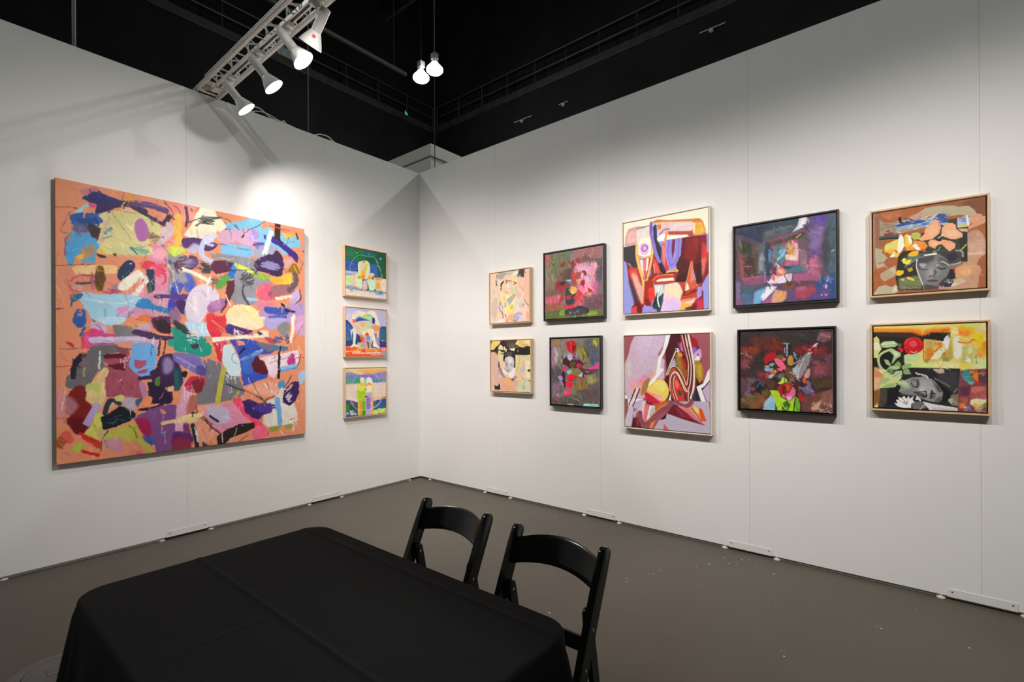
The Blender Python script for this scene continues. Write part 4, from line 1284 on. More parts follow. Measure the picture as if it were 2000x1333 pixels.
'R7': ('#5a4a68', '''
P #30384e s=13.3 v=.15 -30,-30 405,-30 286,239 167,177 26,110
P #3a4a50 s=12.7 405,-30 692,-30 645,83 355,98 287,157
P #4a5a5e s=9.09 v=.2 304,119 437,73 645,64 629,129 320,214 287,187
S #6a6a74 w=20 s=5.45 d=.3 321,122 582,81
P #2f4a5a s=8.91 438,-30 661,-30 598,54
P #c8d8e4 s=4.37 669,-30 745,16 722,108 660,135 589,161 645,93
P #e4e0e8 s=4.35 700,-30 745,20 714,97 660,116
P #6a5488 s=17 v=.15 745,16 946,14 945,113 898,418 824,483 763,589 736,169
P #58489a s=11.9 783,-30 931,16 930,101 798,74
P #7f6a9a s=17 759,144 901,133 869,356 772,436
P #4a6070 s=11.6 v=.2 931,-30 1030,-30 1030,696 924,706 914,269
P #42474a s=10 885,244 937,131 940,557 880,700
P #7a5a70 s=11.9 v=.15 755,588 839,447 896,607 850,763 746,751
B #c86a90 s=12 756,521 816,462 823,540 770,609
B #b06888 s=13.6 762,628 845,543 843,753 769,744
P #2f5088 s=11.7 v=.15 843,753 1030,696 1030,1030 743,1030
P #5a4a88 s=13.5 835,847 930,838 928,1030 744,977
S #7a8ab0 w=11.7 s=4.18 d=.2 938,726 879,890
P #5a4448 s=7.67 v=.2 -30,191 71,150 261,255 266,664 67,672 -30,527
P #3a3a34 s=4.78 v=.15 70,160 192,233 182,510 95,477
P #5f5048 s=7.53 184,221 261,265 258,623 181,623
P #4a3a30 s=7.55 174,385 226,352 215,617 181,613
P #483434 s=4.77 85,518 173,529 172,633 94,623
S #5f5650 w=7.63 31,111 150,164 269,251
L #6a7a50 w=17.4 s=2.9 44,135 70,286
L #8a5050 w=38.6 s=4.82 60,305 76,642
L #b05070 w=9.54 86,507 182,515
S #5a4a50 w=33 s=7.77 26,194 32,553
P #56606a s=9.29 v=.2 261,234 329,235 333,652 266,634
P #8a90a0 s=7.46 260,357 302,364 301,567 249,622
P #304048 s=4.61 329,235 378,254 383,638 342,663 310,466
P #4a88c0 s=3.68 353,331 382,315 380,517 356,473
P #80505e j=1.8 295,220 721,142 752,172 386,266 354,240
P #4a443c s=2.64 v=.12 353,250 721,166 719,351 747,626 701,639 659,262 386,286
P #7a4a54 s=2.59 721,147 740,170 755,636 732,633
P #6a5a60 s=5.21 659,253 720,234 736,605 671,577
P #8f7084 s=6.94 665,381 734,372 740,615 671,616
P #8f4c60 j=1.79 382,285 651,241 656,560 514,560 384,558
P #5a7a80 s=4.51 v=.15 398,308 516,287 548,322 515,496 466,549 409,521
P #7fb4dc s=7.2 467,359 532,330 515,436 467,469
S #9ac8e8 w=16.2 s=1.8 450,467 516,397
P #d8a090 s=4.42 556,284 643,260 657,438 547,441
B #e0b090 s=4.44 548,283 596,281 588,329 548,332
B #e8a020 s=4.44 548,352 588,339 603,410 555,403
B #e8c8c0 s=4.43 531,419 626,414 649,495 547,491
P #e8b0bc s=4.39 620,265 651,261 656,536 633,454
P #b8688f s=7.08 531,498 656,497 656,560 514,560
B #b05058 s=5.28 596,271 643,250 635,288
K #000000 n=420 w=26 l=90 g=60 b=.10 s=3 0,0 1000,1000
P #4a7484 j=0.878 s=1.76 514,575 656,565 724,623 717,641 529,647
P #2f4450 s=2.67 506,554 593,576 577,594 522,591
S #c8a060 w=12.3 675,197 636,229
P #a05a80 s=6.9 v=.15 592,664 747,655 843,734 836,771 615,755
P #a05c7c s=6.98 608,676 716,670 715,747 615,746
P #e4d8e4 j=1.8 v=.05 349,745 400,650 449,666 593,655 584,742 512,768 399,756
P #d8b8c8 s=4.43 537,657 593,655 584,732 560,739
B #e0706a j=4.5 v=.15 433,604 474,560 530,607 521,655 465,678 441,645
B #f0a898 s=2.7 449,587 498,593 505,644 465,638
B #d87a78 j=3.65 383,658 416,642 424,713 391,710
P #f4ecec j=1.81 417,522 450,557 433,584 498,543 474,560 434,504
S #8a6a50 w=6.34 434,524 458,568
S #4a3028 w=8.92 517,665 537,717 552,748
B #7a4a3c j=1.78 v=.15 496,811 512,773 552,738 607,784 615,814 575,844 528,839
B #5a3430 s=3.55 544,747 591,772 575,800 544,797
P #6a3a44 s=6.92 607,764 746,761 828,770 730,797 622,834
S #7a4a60 w=9.1 333,733 374,768 528,765
P #a86078 s=3.66 384,558 400,600 383,638 367,616
P #8a5070 s=5.64 v=.2 76,662 333,642 333,733 265,756 93,748
S #c07088 w=9.46 76,662 283,651
L #b87080 w=11.3 181,623 189,666
L #8f70a0 w=14.8 s=2.77 317,610 320,722
P #4a5a68 s=7.55 v=.2 66,745 332,764 265,807 92,872
P #3a6678 s=4.76 74,808 197,790 179,870 83,861
P #6fa8d4 s=7.46 v=.12 205,842 349,786 298,892 263,1030 186,1030
P #e8e4f0 s=5.51 v=.05 341,785 447,796 398,861 297,973 272,910
P #a05a90 s=9.17 289,972 430,874 429,1030 289,1030
P #d8a080 s=7.22 v=.12 431,834 543,866 534,954 446,1030 380,980 398,891
B #e0a050 s=5.38 463,887 527,874 511,951 470,948
P #a2465e s=8.63 v=.15 614,863 805,806 819,903 729,971 613,970
P #ac6078 s=8.7 630,825 730,817 699,872 630,864
P #6a4a78 s=8.83 543,856 629,884 628,1030 542,1030
P #50688a s=7.63 65,849 187,871 178,1030 64,1030
P #8a5a78 s=5.8 -30,895 47,899 91,1030 -30,1030
P #7a6a90 s=9.69 -30,665 58,702 56,931 -30,906
B #e890b0 j=1.67 905,826 923,828 919,870 901,864
B #c8d0e8 j=1.67 916,771 931,768 923,791
T #e87090 w=11.7 l=16.7 n=6 871,927 929,961
B #a8c8e0 j=2.52 863,936 878,932 871,955
S #a8b0c8 w=13.2 s=2.48 963,447 985,432
K #000000 n=300 w=12 l=70 g=80 b=.08 s=1 0,0 1000,1000
'''),
'R8': ('#3f2a2c', '''
P #343030 s=12.5 v=.2 -30,-30 1030,-30 1030,128 522,175 354,124 -30,147
P #5a2e28 s=12.9 v=.2 109,70 456,60 472,184 179,209 90,139
B #503034 s=9.12 285,26 380,38 354,105 285,94
P #383434 s=8.78 456,41 766,22 686,187 572,166 481,146
P #8a3426 s=15 v=.2 -30,217 215,170 232,277 -30,296
B #702a20 s=12.7 285,181 489,146 472,241 302,239
L #c87870 w=13.3 s=2.85 8,286 81,257
P #802a2a s=13.7 v=.2 605,214 813,170 951,245 920,317 765,299 621,279
B #a03438 s=6.81 765,225 859,226 836,280 773,271
P #62363c s=15.1 v=.2 -30,326 179,277 196,433 133,532 -30,535
B #80444c s=11.4 17,376 107,356 89,454 16,465
P #3a2e30 s=13 v=.15 179,297 336,278 327,490 204,550 52,534 125,434
P #54343a s=12.9 v=.2 196,492 352,509 352,643 204,667
B #983438 s=7.39 204,531 283,529 266,578 213,579
P #684048 s=13.5 v=.2 765,317 1030,281 1030,552 779,594
P #8c4a54 s=11.8 v=.2 812,372 958,426 950,517 811,556
P #b07a80 s=8.41 860,79 952,91 921,154 844,134
P #7a5054 s=8.37 860,34 1030,29 967,109 875,153
P #70606c s=7.52 v=.2 79,592 178,590 195,668 132,729 123,827 24,852 79,671
P #5a4248 s=9.49 -30,614 88,602 87,770 -30,853
P #24262c s=5.58 v=.1 124,699 195,629 283,675 300,722 177,776 123,768
S #4a8088 w=9.25 195,716 230,657 274,704
B #a03a40 s=3.74 124,719 168,698 177,756 141,758
P #b0a8bc s=5.66 23,872 168,796 123,857 33,876
P #6c5634 s=9.3 v=.15 -30,882 177,795 334,731 334,798 264,908 229,978 -30,1030
P #86503a s=9.28 87,947 264,821 334,817 264,956 86,1030
P #5a3a2e s=7.58 14,932 123,945 122,1030 -30,1030
P #382a22 s=9.04 v=.15 352,634 437,584 470,716 334,740
K #000000 n=380 w=26 l=90 g=40 b=.14 s=3 0,0 1000,1000
P #5a3a2c s=7.27 300,655 403,623 386,738 334,731
P #4a3438 s=12.1 v=.15 651,690 764,594 779,797 683,801
P #4f3c2c s=6.72 v=.15 779,612 1030,570 1030,660 826,721
P #70443e s=11.9 v=.2 683,801 1030,714 1030,1030 682,1030
P #8a5c50 s=8.36 v=.2 888,755 1030,696 1030,913 872,902
P #c89880 s=4.25 j=3.4 778,944 825,886 888,837 856,958 794,980
T #e0c8b8 w=6.73 l=42.1 n=20 g=120 a=.7 786,861 994,985
T #d8ccc0 w=6.69 l=33.5 n=14 g=150 a=.8 880,947 986,995
P #8f8a92 s=5.2 v=.15 749,271 789,271 772,391 732,484 668,578 644,616 619,560 587,524 628,429 685,345
P #9cc0cc s=3.5 595,467 652,429 636,541 595,523
S #d0dce0 w=10.5 d=.2 660,466 644,597
S #c8ccd0 w=8.67 d=.3 709,345 668,466
B #c09a90 s=5.16 732,502 772,465 764,576 708,586
B #a080a0 s=5.21 660,522 708,512 684,578 660,587
P #e4c0cc j=2.55 789,211 836,166 859,162 836,198 797,220
B #d07a90 s=2.57 757,234 789,225 781,253 757,257
L #e8e8e8 w=10.3 753,289 789,276
S #70a0b0 w=8.87 s=0.887 489,160 560,161
L #78a8b8 w=17.7 535,166 532,317
B #2a2226 s=2.65 547,175 580,176 571,279 551,279
S #e8a8a0 w=8 514,203 504,250 514,279
S #5f8fa8 w=15.8 d=.1 604,279 629,307 612,317 636,354
S #8a9098 w=7.86 685,317 644,382 587,420
S #d8a080 w=6.13 571,439 669,373
P #b01c28 j=4.55 v=.15 267,355 302,297 353,268 405,264 421,317 387,364 336,384 301,413
P #7a5c38 j=3.58 413,317 472,298 505,326 472,364 430,355
B #f06888 j=4.48 v=.08 396,345 446,355 488,393 521,459 504,487 454,459 412,412
P #e86880 j=3.58 421,469 488,468 479,507 437,498
B #f07088 j=3.56 484,345 522,345 513,383 492,374
P #b8923a j=4.41 v=.12 538,354 563,307 588,307 604,373 604,411 571,439 538,421
P #8ab4d0 j=3.65 275,471 387,470 369,499 292,510
P #7fa8c0 j=2.72 327,432 361,403 404,412 370,451
P #c09a88 j=2.74 275,447 318,432 353,461 301,466
P #d05a34 j=3.62 309,510 404,489 437,507 403,546 352,528
P #c8a030 j=2.71 387,489 412,489 412,536 391,527
P #b0b4bc j=3.63 326,567 361,537 395,546 378,585 335,605
P #c03a44 s=2.74 301,529 335,528 317,606 292,587
P #6a4434 s=3.53 521,430 587,486 627,616 570,637 504,544
B #6a685c s=3.58 429,555 488,525 504,582 437,603
V #d8c0b8 w=5.27 n=12 l=52.7 r=.8 554,486 652,634
P #b8d850 j=3.57 v=.1 420,660 462,631 479,583 521,591 537,638 470,668
L #3a4a20 w=8.9 512,582 504,648
P #a8242c j=2.67 v=.12 420,718 445,679 520,653 586,646 586,712 553,779 470,811 428,765
P #d0522a s=5.32 512,667 570,684 553,751 503,734
P #6a1a1c s=5.35 479,687 520,686 520,790 478,782
P #d86a94 j=4.42 v=.1 470,821 553,779 594,692 619,729 618,795 553,883 520,847
P #f0a0c0 s=2.65 520,828 569,806 586,843 544,874
S #e0c0a0 w=6.23 478,811 536,780
P #a8dc28 j=3.56 v=.1 343,750 402,747 436,755 470,830 553,883 618,813 651,840 667,914 662,1030 435,1030 402,910 376,873
P #b8c83a s=2.72 351,759 402,785 411,852 376,863
P #6fa830 s=2.62 618,832 659,849 666,1030 618,1030
P #3a6a20 s=3.56 469,906 536,865 569,919 519,1030 469,973
L #1f2a18 w=12.3 618,832 601,993
T #d8f060 w=10.7 l=35.6 n=10 g=80 436,851 585,975
P #a0c4d8 s=3.64 j=2.73 v=.06 255,1030 282,897 334,837 351,797 385,853 402,929 401,1030 316,1030
P #80c0f0 s=3.63 325,914 393,882 398,977 333,981
L #8fd030 w=9.1 333,957 376,959
P #c01a28 j=2.61 643,775 683,764 699,837 683,894 659,821
B #a04a50 s=2.61 651,700 667,690 667,746
P #a02434 s=3.47 659,746 707,800 683,866
P #30242c s=3.46 v=.1 660,643 716,614 732,706 675,708
B #d86030 j=3.45 696,600 724,586 740,622 720,651 700,642
P #6a6490 j=4.3 v=.15 732,623 764,613 787,704 826,748 731,780 659,699 747,715
P #9a6a70 s=2.58 708,688 763,677 747,733
S #8a90c0 w=8.6 667,699 747,724 810,749
B #9a4a6a s=4.26 779,769 818,758 810,804
S #c8c8d8 w=6.66 d=.3 941,970 1030,1030
K #000000 n=420 w=12 l=45 g=60 b=.13 0,0 1000,1000
'''),
'R9': ('#a25c38', '''
P #a35c36 v=.12 -30,-30 1030,-30 1030,1030 -30,1030
B #b06a44 s=15.2 78,26 246,16 262,93 95,72
B #8f6248 s=13.5 -30,34 78,36 93,413 16,401
P #7a4a30 s=6.67 773,31 1030,-30 1030,261 915,168
B #8f5a38 s=8.69 564,-30 788,15 802,67 594,65
B #c07048 s=11.4 120,55 179,66 162,106
P #a8766a s=5.83 -30,-30 22,-30 23,681 -30,786
P #b0a488 j=3.48 v=.05 343,118 440,65 502,26 625,26 737,49 773,71 859,74 908,128 929,190 880,200 787,162 563,160 376,135
P #c0937a s=7.23 327,115 439,70 563,129 486,155
P #cf9472 j=3.33 v=.05 858,196 950,179 1030,249 984,296 857,341
P #bf9478 j=3.35 v=.06 853,380 942,356 976,410 1030,603 946,674 925,739 952,761 966,811 944,875 930,1030 603,979 634,912 709,860 768,749 851,700
P #c8a088 s=9.97 856,487 975,467 981,640 862,624
L #d8c0b0 w=24.9 s=8.31 a=.7 862,614 974,620
K #000000 n=120 w=24 l=60 g=30 b=.06 s=2 0,0 1000,1000
B #b08a78 s=8.37 864,372 928,363 885,463 856,458
P #cf9a70 s=11.8 753,747 911,737 945,789 853,875 753,865
B #e0ac78 s=8.41 804,792 882,782 868,838 811,842
B #c8b094 s=4.25 738,902 803,880 831,922 766,954 730,961
P #a9a488 j=2.88 v=.05 24,424 101,457 84,486 143,558 109,606 58,610 32,650 19,531
P #b8a890 s=2.87 28,628 101,616 151,707 109,659 40,683
P #b09a80 j=2.85 v=.06 66,750 151,696 218,662 217,788 108,845 74,804
P #c8b098 s=4.7 159,697 218,672 217,767
P #b5a98c j=3.8 v=.06 31,938 57,898 125,889 183,920 217,882 241,978 158,1030 -30,1030
P #d8ccb8 s=2.81 200,922 233,904 241,967 183,983
P #c86a50 s=1.86 229,935 266,928 257,969 233,961
P #9c8a74 j=1.86 v=.15 65,88 120,135 187,142 237,130 376,135 563,139 593,266 485,257 245,289 161,317 68,324
P #8fa0b4 j=2.75 v=.15 204,177 262,135 407,151 563,160 586,255 343,243 212,220
P #2c4a8a j=2.76 d=.2 204,187 278,169 375,155 502,168 486,196 359,194 245,205
T #d8e0ec w=11 l=54.8 n=22 g=-5 a=.8 212,115 563,271
T #3a5aa8 w=9.08 l=54.5 n=14 g=-10 a=.8 327,136 517,242
T #5a4a40 w=7.62 l=47.6 n=14 g=10 a=.6 73,132 203,261
P #6f5c50 s=4.73 v=.2 111,266 187,258 245,278 228,328 119,310
B #7a4230 j=2.85 111,266 145,230 187,258 178,320 119,310
L #b8a890 w=7.6 119,257 187,247
B #201c1c j=1.87 246,100 270,94 278,169 254,154
T #2a2828 w=13 l=46.3 n=6 g=20 262,114 359,204
L #14141a w=17.1 68,324 244,336
P #4a4a4c s=2.85 68,291 245,299 244,331 68,318
P #3a3c38 j=2.63 v=.15 438,321 516,303 578,263 669,199 765,197 767,316 850,350 851,695 783,692 739,667 606,589 499,554 484,471 244,393
P #3a5290 j=1.75 v=.2 571,151 609,118 662,126 691,174 684,202 654,227 638,254 608,228
T #a8b8d8 w=8.77 l=52.6 n=12 g=8 571,131 683,262
P #a8b8d4 j=1.7 v=.1 768,198 866,182 868,304 768,306
T #4a60a8 w=7.66 l=59.6 n=8 g=-3 772,189 822,257
P #c8c468 s=3.39 771,278 858,273 861,308 775,303
L #e8ecec w=13.5 844,183 861,284
L #1c1c18 w=8.48 768,314 857,317
P #c8b0a0 j=1.69 771,317 850,331 854,365 800,351
P #2a2e28 j=1.69 785,378 850,369 851,695 797,689 784,476
S #a8b850 w=13.6 842,505 798,557 755,570
S #9a9a88 w=17 755,560 805,577 812,637
P #b0b858 j=2.73 v=.1 358,339 375,300 422,298 454,334 438,382 390,385
P #ecc448 j=2.83 v=.12 110,426 127,397 195,365 244,351 244,498 211,472 118,496
P #cfd078 s=4.73 127,397 228,380 202,471 135,472
P #e8a838 s=3.78 118,470 202,461 227,516 160,518
P #f4f0dc j=1.86 v=.04 235,486 244,351 265,292 294,338 301,444 268,512 243,519
P #e8c03a j=2.76 v=.1 302,319 326,302 374,382 374,434 325,468 301,444
P #f4efe0 j=1.84 326,313 358,328 374,413 350,430
P #f08a3a j=3.61 v=.1 382,384 484,420 515,475 484,512 374,454
P #f4ecd8 j=1.82 358,452 406,428 453,507 421,513
P #e89838 s=2.75 301,464 374,454 405,500 325,499
P #f4e8b8 j=1.88 160,549 211,493 218,557 185,563
P #e0b850 j=2.81 210,514 260,511 251,562 218,568
P #2e2a26 j=2.74 v=.12 243,561 285,504 373,506 499,544 507,596 421,595 404,674 419,789 466,896 473,982 241,967 217,808 234,654
P #5a7068 s=5.48 v=.2 325,551 499,554 436,607 324,696 300,713
T #8aa8b0 w=10.9 l=54.7 n=10 g=-40 a=.6 301,547 467,713
P #6a7450 s=7.32 v=.25 242,821 443,802 465,967 249,958
T #a0b0a0 w=9.14 l=27.4 n=16 a=.6 258,854 450,965
B #e8b020 j=3.65 333,552 373,516 429,524 421,564 373,578
P #f0d850 j=3.69 272,606 300,579 325,613 365,608 357,648 324,665 292,650
B #c88a20 s=0.922 308,611 325,613 320,633
P #e8b828 j=3.72 217,746 242,722 295,734 291,770 258,792 226,783
P #e8c838 j=3.66 311,818 340,811 395,848 387,867 339,847
P #b89a20 j=3.66 324,716 372,701 380,743 340,759
B #e0b870 s=1.85 266,834 299,827 291,858
P #4a4a4c j=0.871 s=0.871 v=.06 409,603 452,568 599,558 606,609 710,722 804,694 791,634 812,617 755,570 606,529 599,568
P #757576 j=0.883 v=.05 409,603 436,586 606,579 688,650 710,722 724,763 702,820 657,884 604,939 603,979 481,983 458,915 435,811 408,706
P #8a8a8a s=12.4 482,735 606,649 635,753 558,905 497,888
P #4a484a s=7.17 420,605 576,585 560,643 498,676 435,729 412,686
P #5c5c5e s=6.96 606,609 695,651 702,741 605,699
B #a8a8a6 s=5.39 436,668 498,676 483,715 451,711
P #3a3a3c s=5.17 606,549 769,572 791,634 754,668 695,700 681,649
P #2c2c2e s=5.16 681,599 755,590 754,659 703,682
S #d8d8d6 w=9.03 s=1.81 416,615 410,706 435,811 466,916
S #b8b8b6 w=12.2 s=2.62 590,707 636,673 695,720
L #7a7a7c w=22.2 s=2.56 717,723 790,712
S #c8c8c4 w=7.69 717,713 768,709 797,694
B #6a6a6c s=3.49 598,728 650,725 680,748 635,763
S #1f1c1c w=10.5 s=0.873 594,733 635,758 672,747
S #26222a w=8.07 s=0.897 436,724 475,746 513,744
S #3a3638 w=7 s=1.75 583,696 621,681 673,708
B #5a5a5c s=5.29 575,746 590,787 578,826 559,814
P #9a9a98 s=5.32 529,740 559,744 559,824 521,830
S #3a3638 w=7.97 s=0.885 517,835 551,823 574,851
B #5c5858 s=3.54 497,873 551,864 604,884 551,899
S #2c2a2a w=7.96 509,885 551,882 597,888
P #3a3a40 s=5.19 604,929 679,837 709,761 746,825 738,873 634,962
P #2a262a j=0.86 709,761 739,775 752,874 709,880 679,867
P #4a484a s=3.54 481,917 604,949 603,981 481,984
T #e0e0e0 w=8.63 l=51.8 n=7 g=-60 657,894 723,970
P #303036 s=1.73 649,913 694,888 738,902 708,968 656,964
T #d8d8dc w=6.91 l=43.2 n=6 g=-50 664,905 715,959
P #f4f2e8 j=0.889 476,571 591,562 595,583 483,585
P #eca67c j=1.78 v=.05 485,288 517,232 555,219 578,173 609,198 631,283 608,349 554,401 453,405 430,381 485,328
P #f0b088 s=5.32 501,290 563,240 608,329 546,389
P #eca882 j=1.72 v=.05 638,284 676,236 728,245 757,275 757,314 814,383 807,421 756,432 712,425 630,373
P #f2b890 s=5.17 653,326 756,334 785,388 697,403
P #e8a078 j=1.75 v=.06 531,407 622,411 712,445 752,481 748,530 703,563 681,540 637,474 599,468 576,515 523,477 515,435
P #f0b48c s=5.3 539,428 637,434 592,487 546,470
P #ecac84 s=2.59 682,461 741,489 711,554 674,499
B #2a2622 s=2.64 577,399 615,395 637,424 607,434
S #f0e0a0 w=6.13 607,399 653,356
S #f0e0a0 w=4.39 600,398 638,374
S #c07858 w=4.39 601,217 623,291 615,350
S #a0b060 w=7.92 561,543 599,538 622,501
L #6a8a40 w=10.6 584,546 553,562
'''),
'R10': ('#d8d68c', '''
P #262420 v=.06 -30,59 704,69 707,206 474,172 474,415 299,490 358,509 284,604 -30,550
P #f08018 s=5 to=#e8d870 q=-90 -30,-30 704,-30 704,101 531,85 460,124 388,84 -30,64
P #ecd070 s=3.33 -30,-30 704,-30 704,28 503,42 460,77 425,38 -30,18
P #f08a20 s=6.79 -30,25 360,45 446,91 460,115 388,89 -30,64
P #e87020 s=6.5 475,106 546,62 704,51 704,83 531,94 467,139
P #e85a18 s=6.72 389,79 460,115 467,141 432,123 330,77 -30,59
P #f8c050 s=4.96 446,39 461,31 469,106 460,124
P #3a3028 s=5.1 27,75 359,88 432,133 446,161 27,119
P #dcd884 j=2.45 v=.06 292,357 467,284 466,415 641,415 776,452 776,506 358,504 299,471
P #b8d8a0 s=11.7 300,357 417,339 431,414 299,452
P #cfe090 s=9.89 329,452 572,452 572,503 358,504
P #f0e0a0 s=7.98 572,443 763,452 776,497 586,498
P #d8b868 j=1.62 v=.1 474,167 559,179 587,212 635,222 656,287 628,415 488,452 470,415
B #d8882c s=8.17 488,284 545,267 558,378 495,396
P #bfb060 s=6.53 489,172 559,183 573,249 502,266
P #b08838 s=4.1 481,396 537,396 502,452 473,433
P #e87028 s=4.04 573,202 635,213 614,250 573,230
S #d8682c w=13 s=1.62 635,241 573,313 523,359
P #f4ecc8 j=1.61 530,401 614,277 649,269 655,315 628,397 572,406
P #f4f2ec j=1.6 v=.03 635,222 663,141 684,132 704,169 703,288 676,297 649,250
P #b8a850 j=2.39 v=.12 614,397 642,324 683,288 704,179 731,161 737,379 696,429 641,429
B #d86830 s=2.4 642,342 662,328 662,361 648,370
P #8a9a40 s=4 641,388 696,379 682,429 641,425
P #e4cc70 s=4.68 v=.08 708,-30 1030,-30 1030,488 776,452 730,398 710,179
B #e8b020 s=10.9 765,44 910,33 896,131 791,145
B #f08a30 s=7.82 771,81 864,94 844,147 778,135
B #ecc828 s=10.7 896,140 974,116 967,275 909,238
B #d8c888 s=10.7 897,41 1030,19 1030,99 923,96
P #ead8a0 s=3.95 711,33 765,53 778,126 724,106
B #c8d070 s=7.73 831,20 949,-30 936,34 838,48
P #f0edd8 j=2.36 v=.03 731,170 764,144 791,217 807,254 803,362 763,407 730,379 737,270
S #e07028 w=14 j=1.56 771,208 844,223 896,184
P #c8c074 s=4.65 v=.1 804,272 870,255 934,310 921,452 790,452
P #d8e0b8 s=2.32 850,273 883,264 889,336 856,336
P #f0ecd0 j=1.55 837,362 876,416 869,452 830,425
P #e0a838 s=7.64 922,292 1030,214 1030,364 934,363
B #f08828 s=6.09 973,213 1030,214 1030,293 973,293
B #f0a040 s=6.12 928,328 973,328 973,381 934,381
P #d0e0a0 s=6.12 895,390 1030,417 1030,505 895,488
P #e8d058 s=4.67 783,461 882,443 869,515 790,515
S #8a9048 w=9.22 s=0.768 915,363 921,452
P #28282a j=0.84 v=.05 284,585 358,504 786,511 767,1030 193,1030 133,1030 41,1030 57,763 209,740
P #4a443c s=6.95 v=.15 57,773 149,751 125,935 41,1030
P #1d1d20 s=6.85 134,771 269,738 224,930 133,973
P #3c3c40 s=6.37 572,544 763,543 762,796 640,727
P #c8b0a0 s=3.23 j=2.42 551,517 648,516 654,562 606,572 558,535
L #6a6a6c w=16 s=3.21 571,628 695,716
P #1a1a1e s=4.81 536,637 640,709 721,816 639,938 640,782
P #909090 j=0.823 s=1.65 v=.05 284,661 358,622 473,611 557,646 612,728 640,791 626,874 584,908 500,889 443,864 386,829 239,796 269,719
P #a6a6a4 s=11.5 415,640 543,665 585,784 500,824 429,752
P #b8b8b4 s=8.23 430,733 487,732 486,806 429,808
P #5a5a5c s=8.31 358,641 430,640 430,733 372,744
B #8a8a8a s=4.16 365,660 401,659 408,715 372,725
S #1c1c1e w=8.32 s=1.66 357,688 372,725 401,739 422,705 415,668
P #4c4c4e s=6.45 550,665 612,728 633,791 598,784
P #7c7c7c s=6.7 254,796 372,754 429,808 386,838 269,824
P #4a4a4c s=6.6 386,810 444,798 493,824 486,862 415,837
S #1a1a1c w=11.5 s=1.64 458,835 493,843 490,787
S #2a2a2c w=11.6 s=1.65 386,796 458,788 486,778
P #4a484a s=2.44 521,851 529,804 546,767 574,812 570,858 535,869
S #101012 w=7.32 539,767 541,813 525,865
B #747474 s=4.05 550,804 577,821 570,858 542,850
P #5a5a5c s=4.84 570,877 633,819 612,902 570,909
S #d8d8d8 w=13.2 j=0.824 401,565 423,583 452,583 494,601 508,629
P #b0b0b0 j=1.65 416,565 487,587 501,620 459,602
P #6a6a6c s=2.48 j=0.826 357,933 386,904 457,910 521,916 493,973 385,1030
S #d0d0d0 w=6.58 414,1030 472,946 500,926
P #d8d8da j=1.61 v=.03 458,900 542,924 761,959 767,1030 542,1030 493,955
P #bcbcc0 s=3.99 542,961 761,972 761,1030 542,1030
P #e0e0e0 j=1.66 393,885 408,837 443,873 443,910 422,883
P #e6e6e6 j=2.53 v=.04 201,932 231,940 216,893 246,891 231,854 269,871 291,842 313,879 335,835 342,877 379,838 371,886 386,913 357,933 356,985 261,986 224,969
S #8a8a8c w=5.08 246,901 298,936
S #8a8a8c w=5.04 328,888 313,945
S #8a8a8c w=5.07 269,871 305,917
B #a8a8aa s=2.52 283,918 327,916 313,955
P #7f4450 s=3.09 v=.12 769,705 786,533 1030,505 1030,1030 767,1030
P #b05a58 s=7.66 v=.15 861,739 1030,708 1030,831 867,846
B #c87060 s=6.12 881,720 984,708 971,753 893,773
P #e8d8a8 s=4.6 j=2.3 867,863 906,844 1030,849 970,912 906,933 867,917
B #d8b070 s=4.59 893,898 970,921 957,966 905,960
P #d87a3a s=4.68 774,904 834,892 827,955 781,966
B #b85a40 s=6.23 795,840 847,846 841,900 801,893
P #5a3444 s=6.23 782,723 868,703 861,810 788,822
P #6a7a9a s=3.1 814,947 867,935 873,979 827,982
T #e8e8e0 w=7.7 l=46.2 n=8 g=30 801,929 970,982
P #8a7a60 s=3.94 v=.2 701,816 768,796 768,940 707,934
B #a0b8a0 s=2.38 680,872 721,852 714,916
S #b0b8b8 w=6.3 728,788 762,742
P #6e8a3a s=4.56 931,949 1030,849 1030,937
B #c82838 s=4.6 894,657 946,639 933,683 900,684
P #5a3a4a s=6.1 v=.15 933,541 1030,514 1030,699 933,648
B #a06858 s=3.81 946,559 985,541 978,594
P #f07820 j=1.54 v=.06 862,533 920,532 933,577 933,657 907,639 862,578
P #3f8a8c j=1.55 v=.08 796,578 816,533 862,510 868,560 862,595 907,657 881,698 842,668 809,632
P #7fa8a8 s=2.32 842,668 907,657 881,698
S #b8d0c8 w=3.89 806,605 855,613
S #b8d0c8 w=3.88 822,632 868,658
S #7a3020 w=4.62 868,577 920,550
B #3a4a50 s=0.772 868,573 894,577 888,595 871,591
P #cdb070 s=7 v=.12 -30,491 65,510 103,549 96,646 57,744 56,841 -30,941
P #d89060 s=8.76 -30,530 80,530 80,627 -30,687
P #e8b890 s=7.02 -30,628 65,627 49,744 -30,804
P #8a5a34 s=5.26 -30,804 57,773 56,919 -30,1030
P #d8d890 j=1.76 v=.06 -30,167 31,119 58,159 58,208 81,277 50,335 42,393 -30,373
P #f0f0c0 j=1.76 -30,206 50,198 66,286 19,295
P #b0c88c j=1.73 v=.06 66,218 104,185 196,181 241,222 211,255 120,263 81,257
P #d0e4b8 s=5.19 81,208 211,192 211,231 97,253
L #6a9a50 w=5.18 89,243 226,222
P #a8c488 j=1.72 v=.06 142,287 173,269 263,328 263,366 225,394 188,452 172,461 195,365 158,326
P #cfe0b8 s=5.14 165,278 240,327 240,366 210,375 195,327
P #1e1e1c j=1.73 58,413 65,354 135,287 195,356 165,452 134,500 81,491
S #b8cc90 w=26.1 j=0.87 158,288 89,325 50,383 57,471 96,539 157,587
P #a0c080 j=1.73 v=.06 100,403 142,413 169,471 157,490 119,461
P #86a868 s=3.41 j=0.853 195,471 240,423 266,461 262,500 210,481
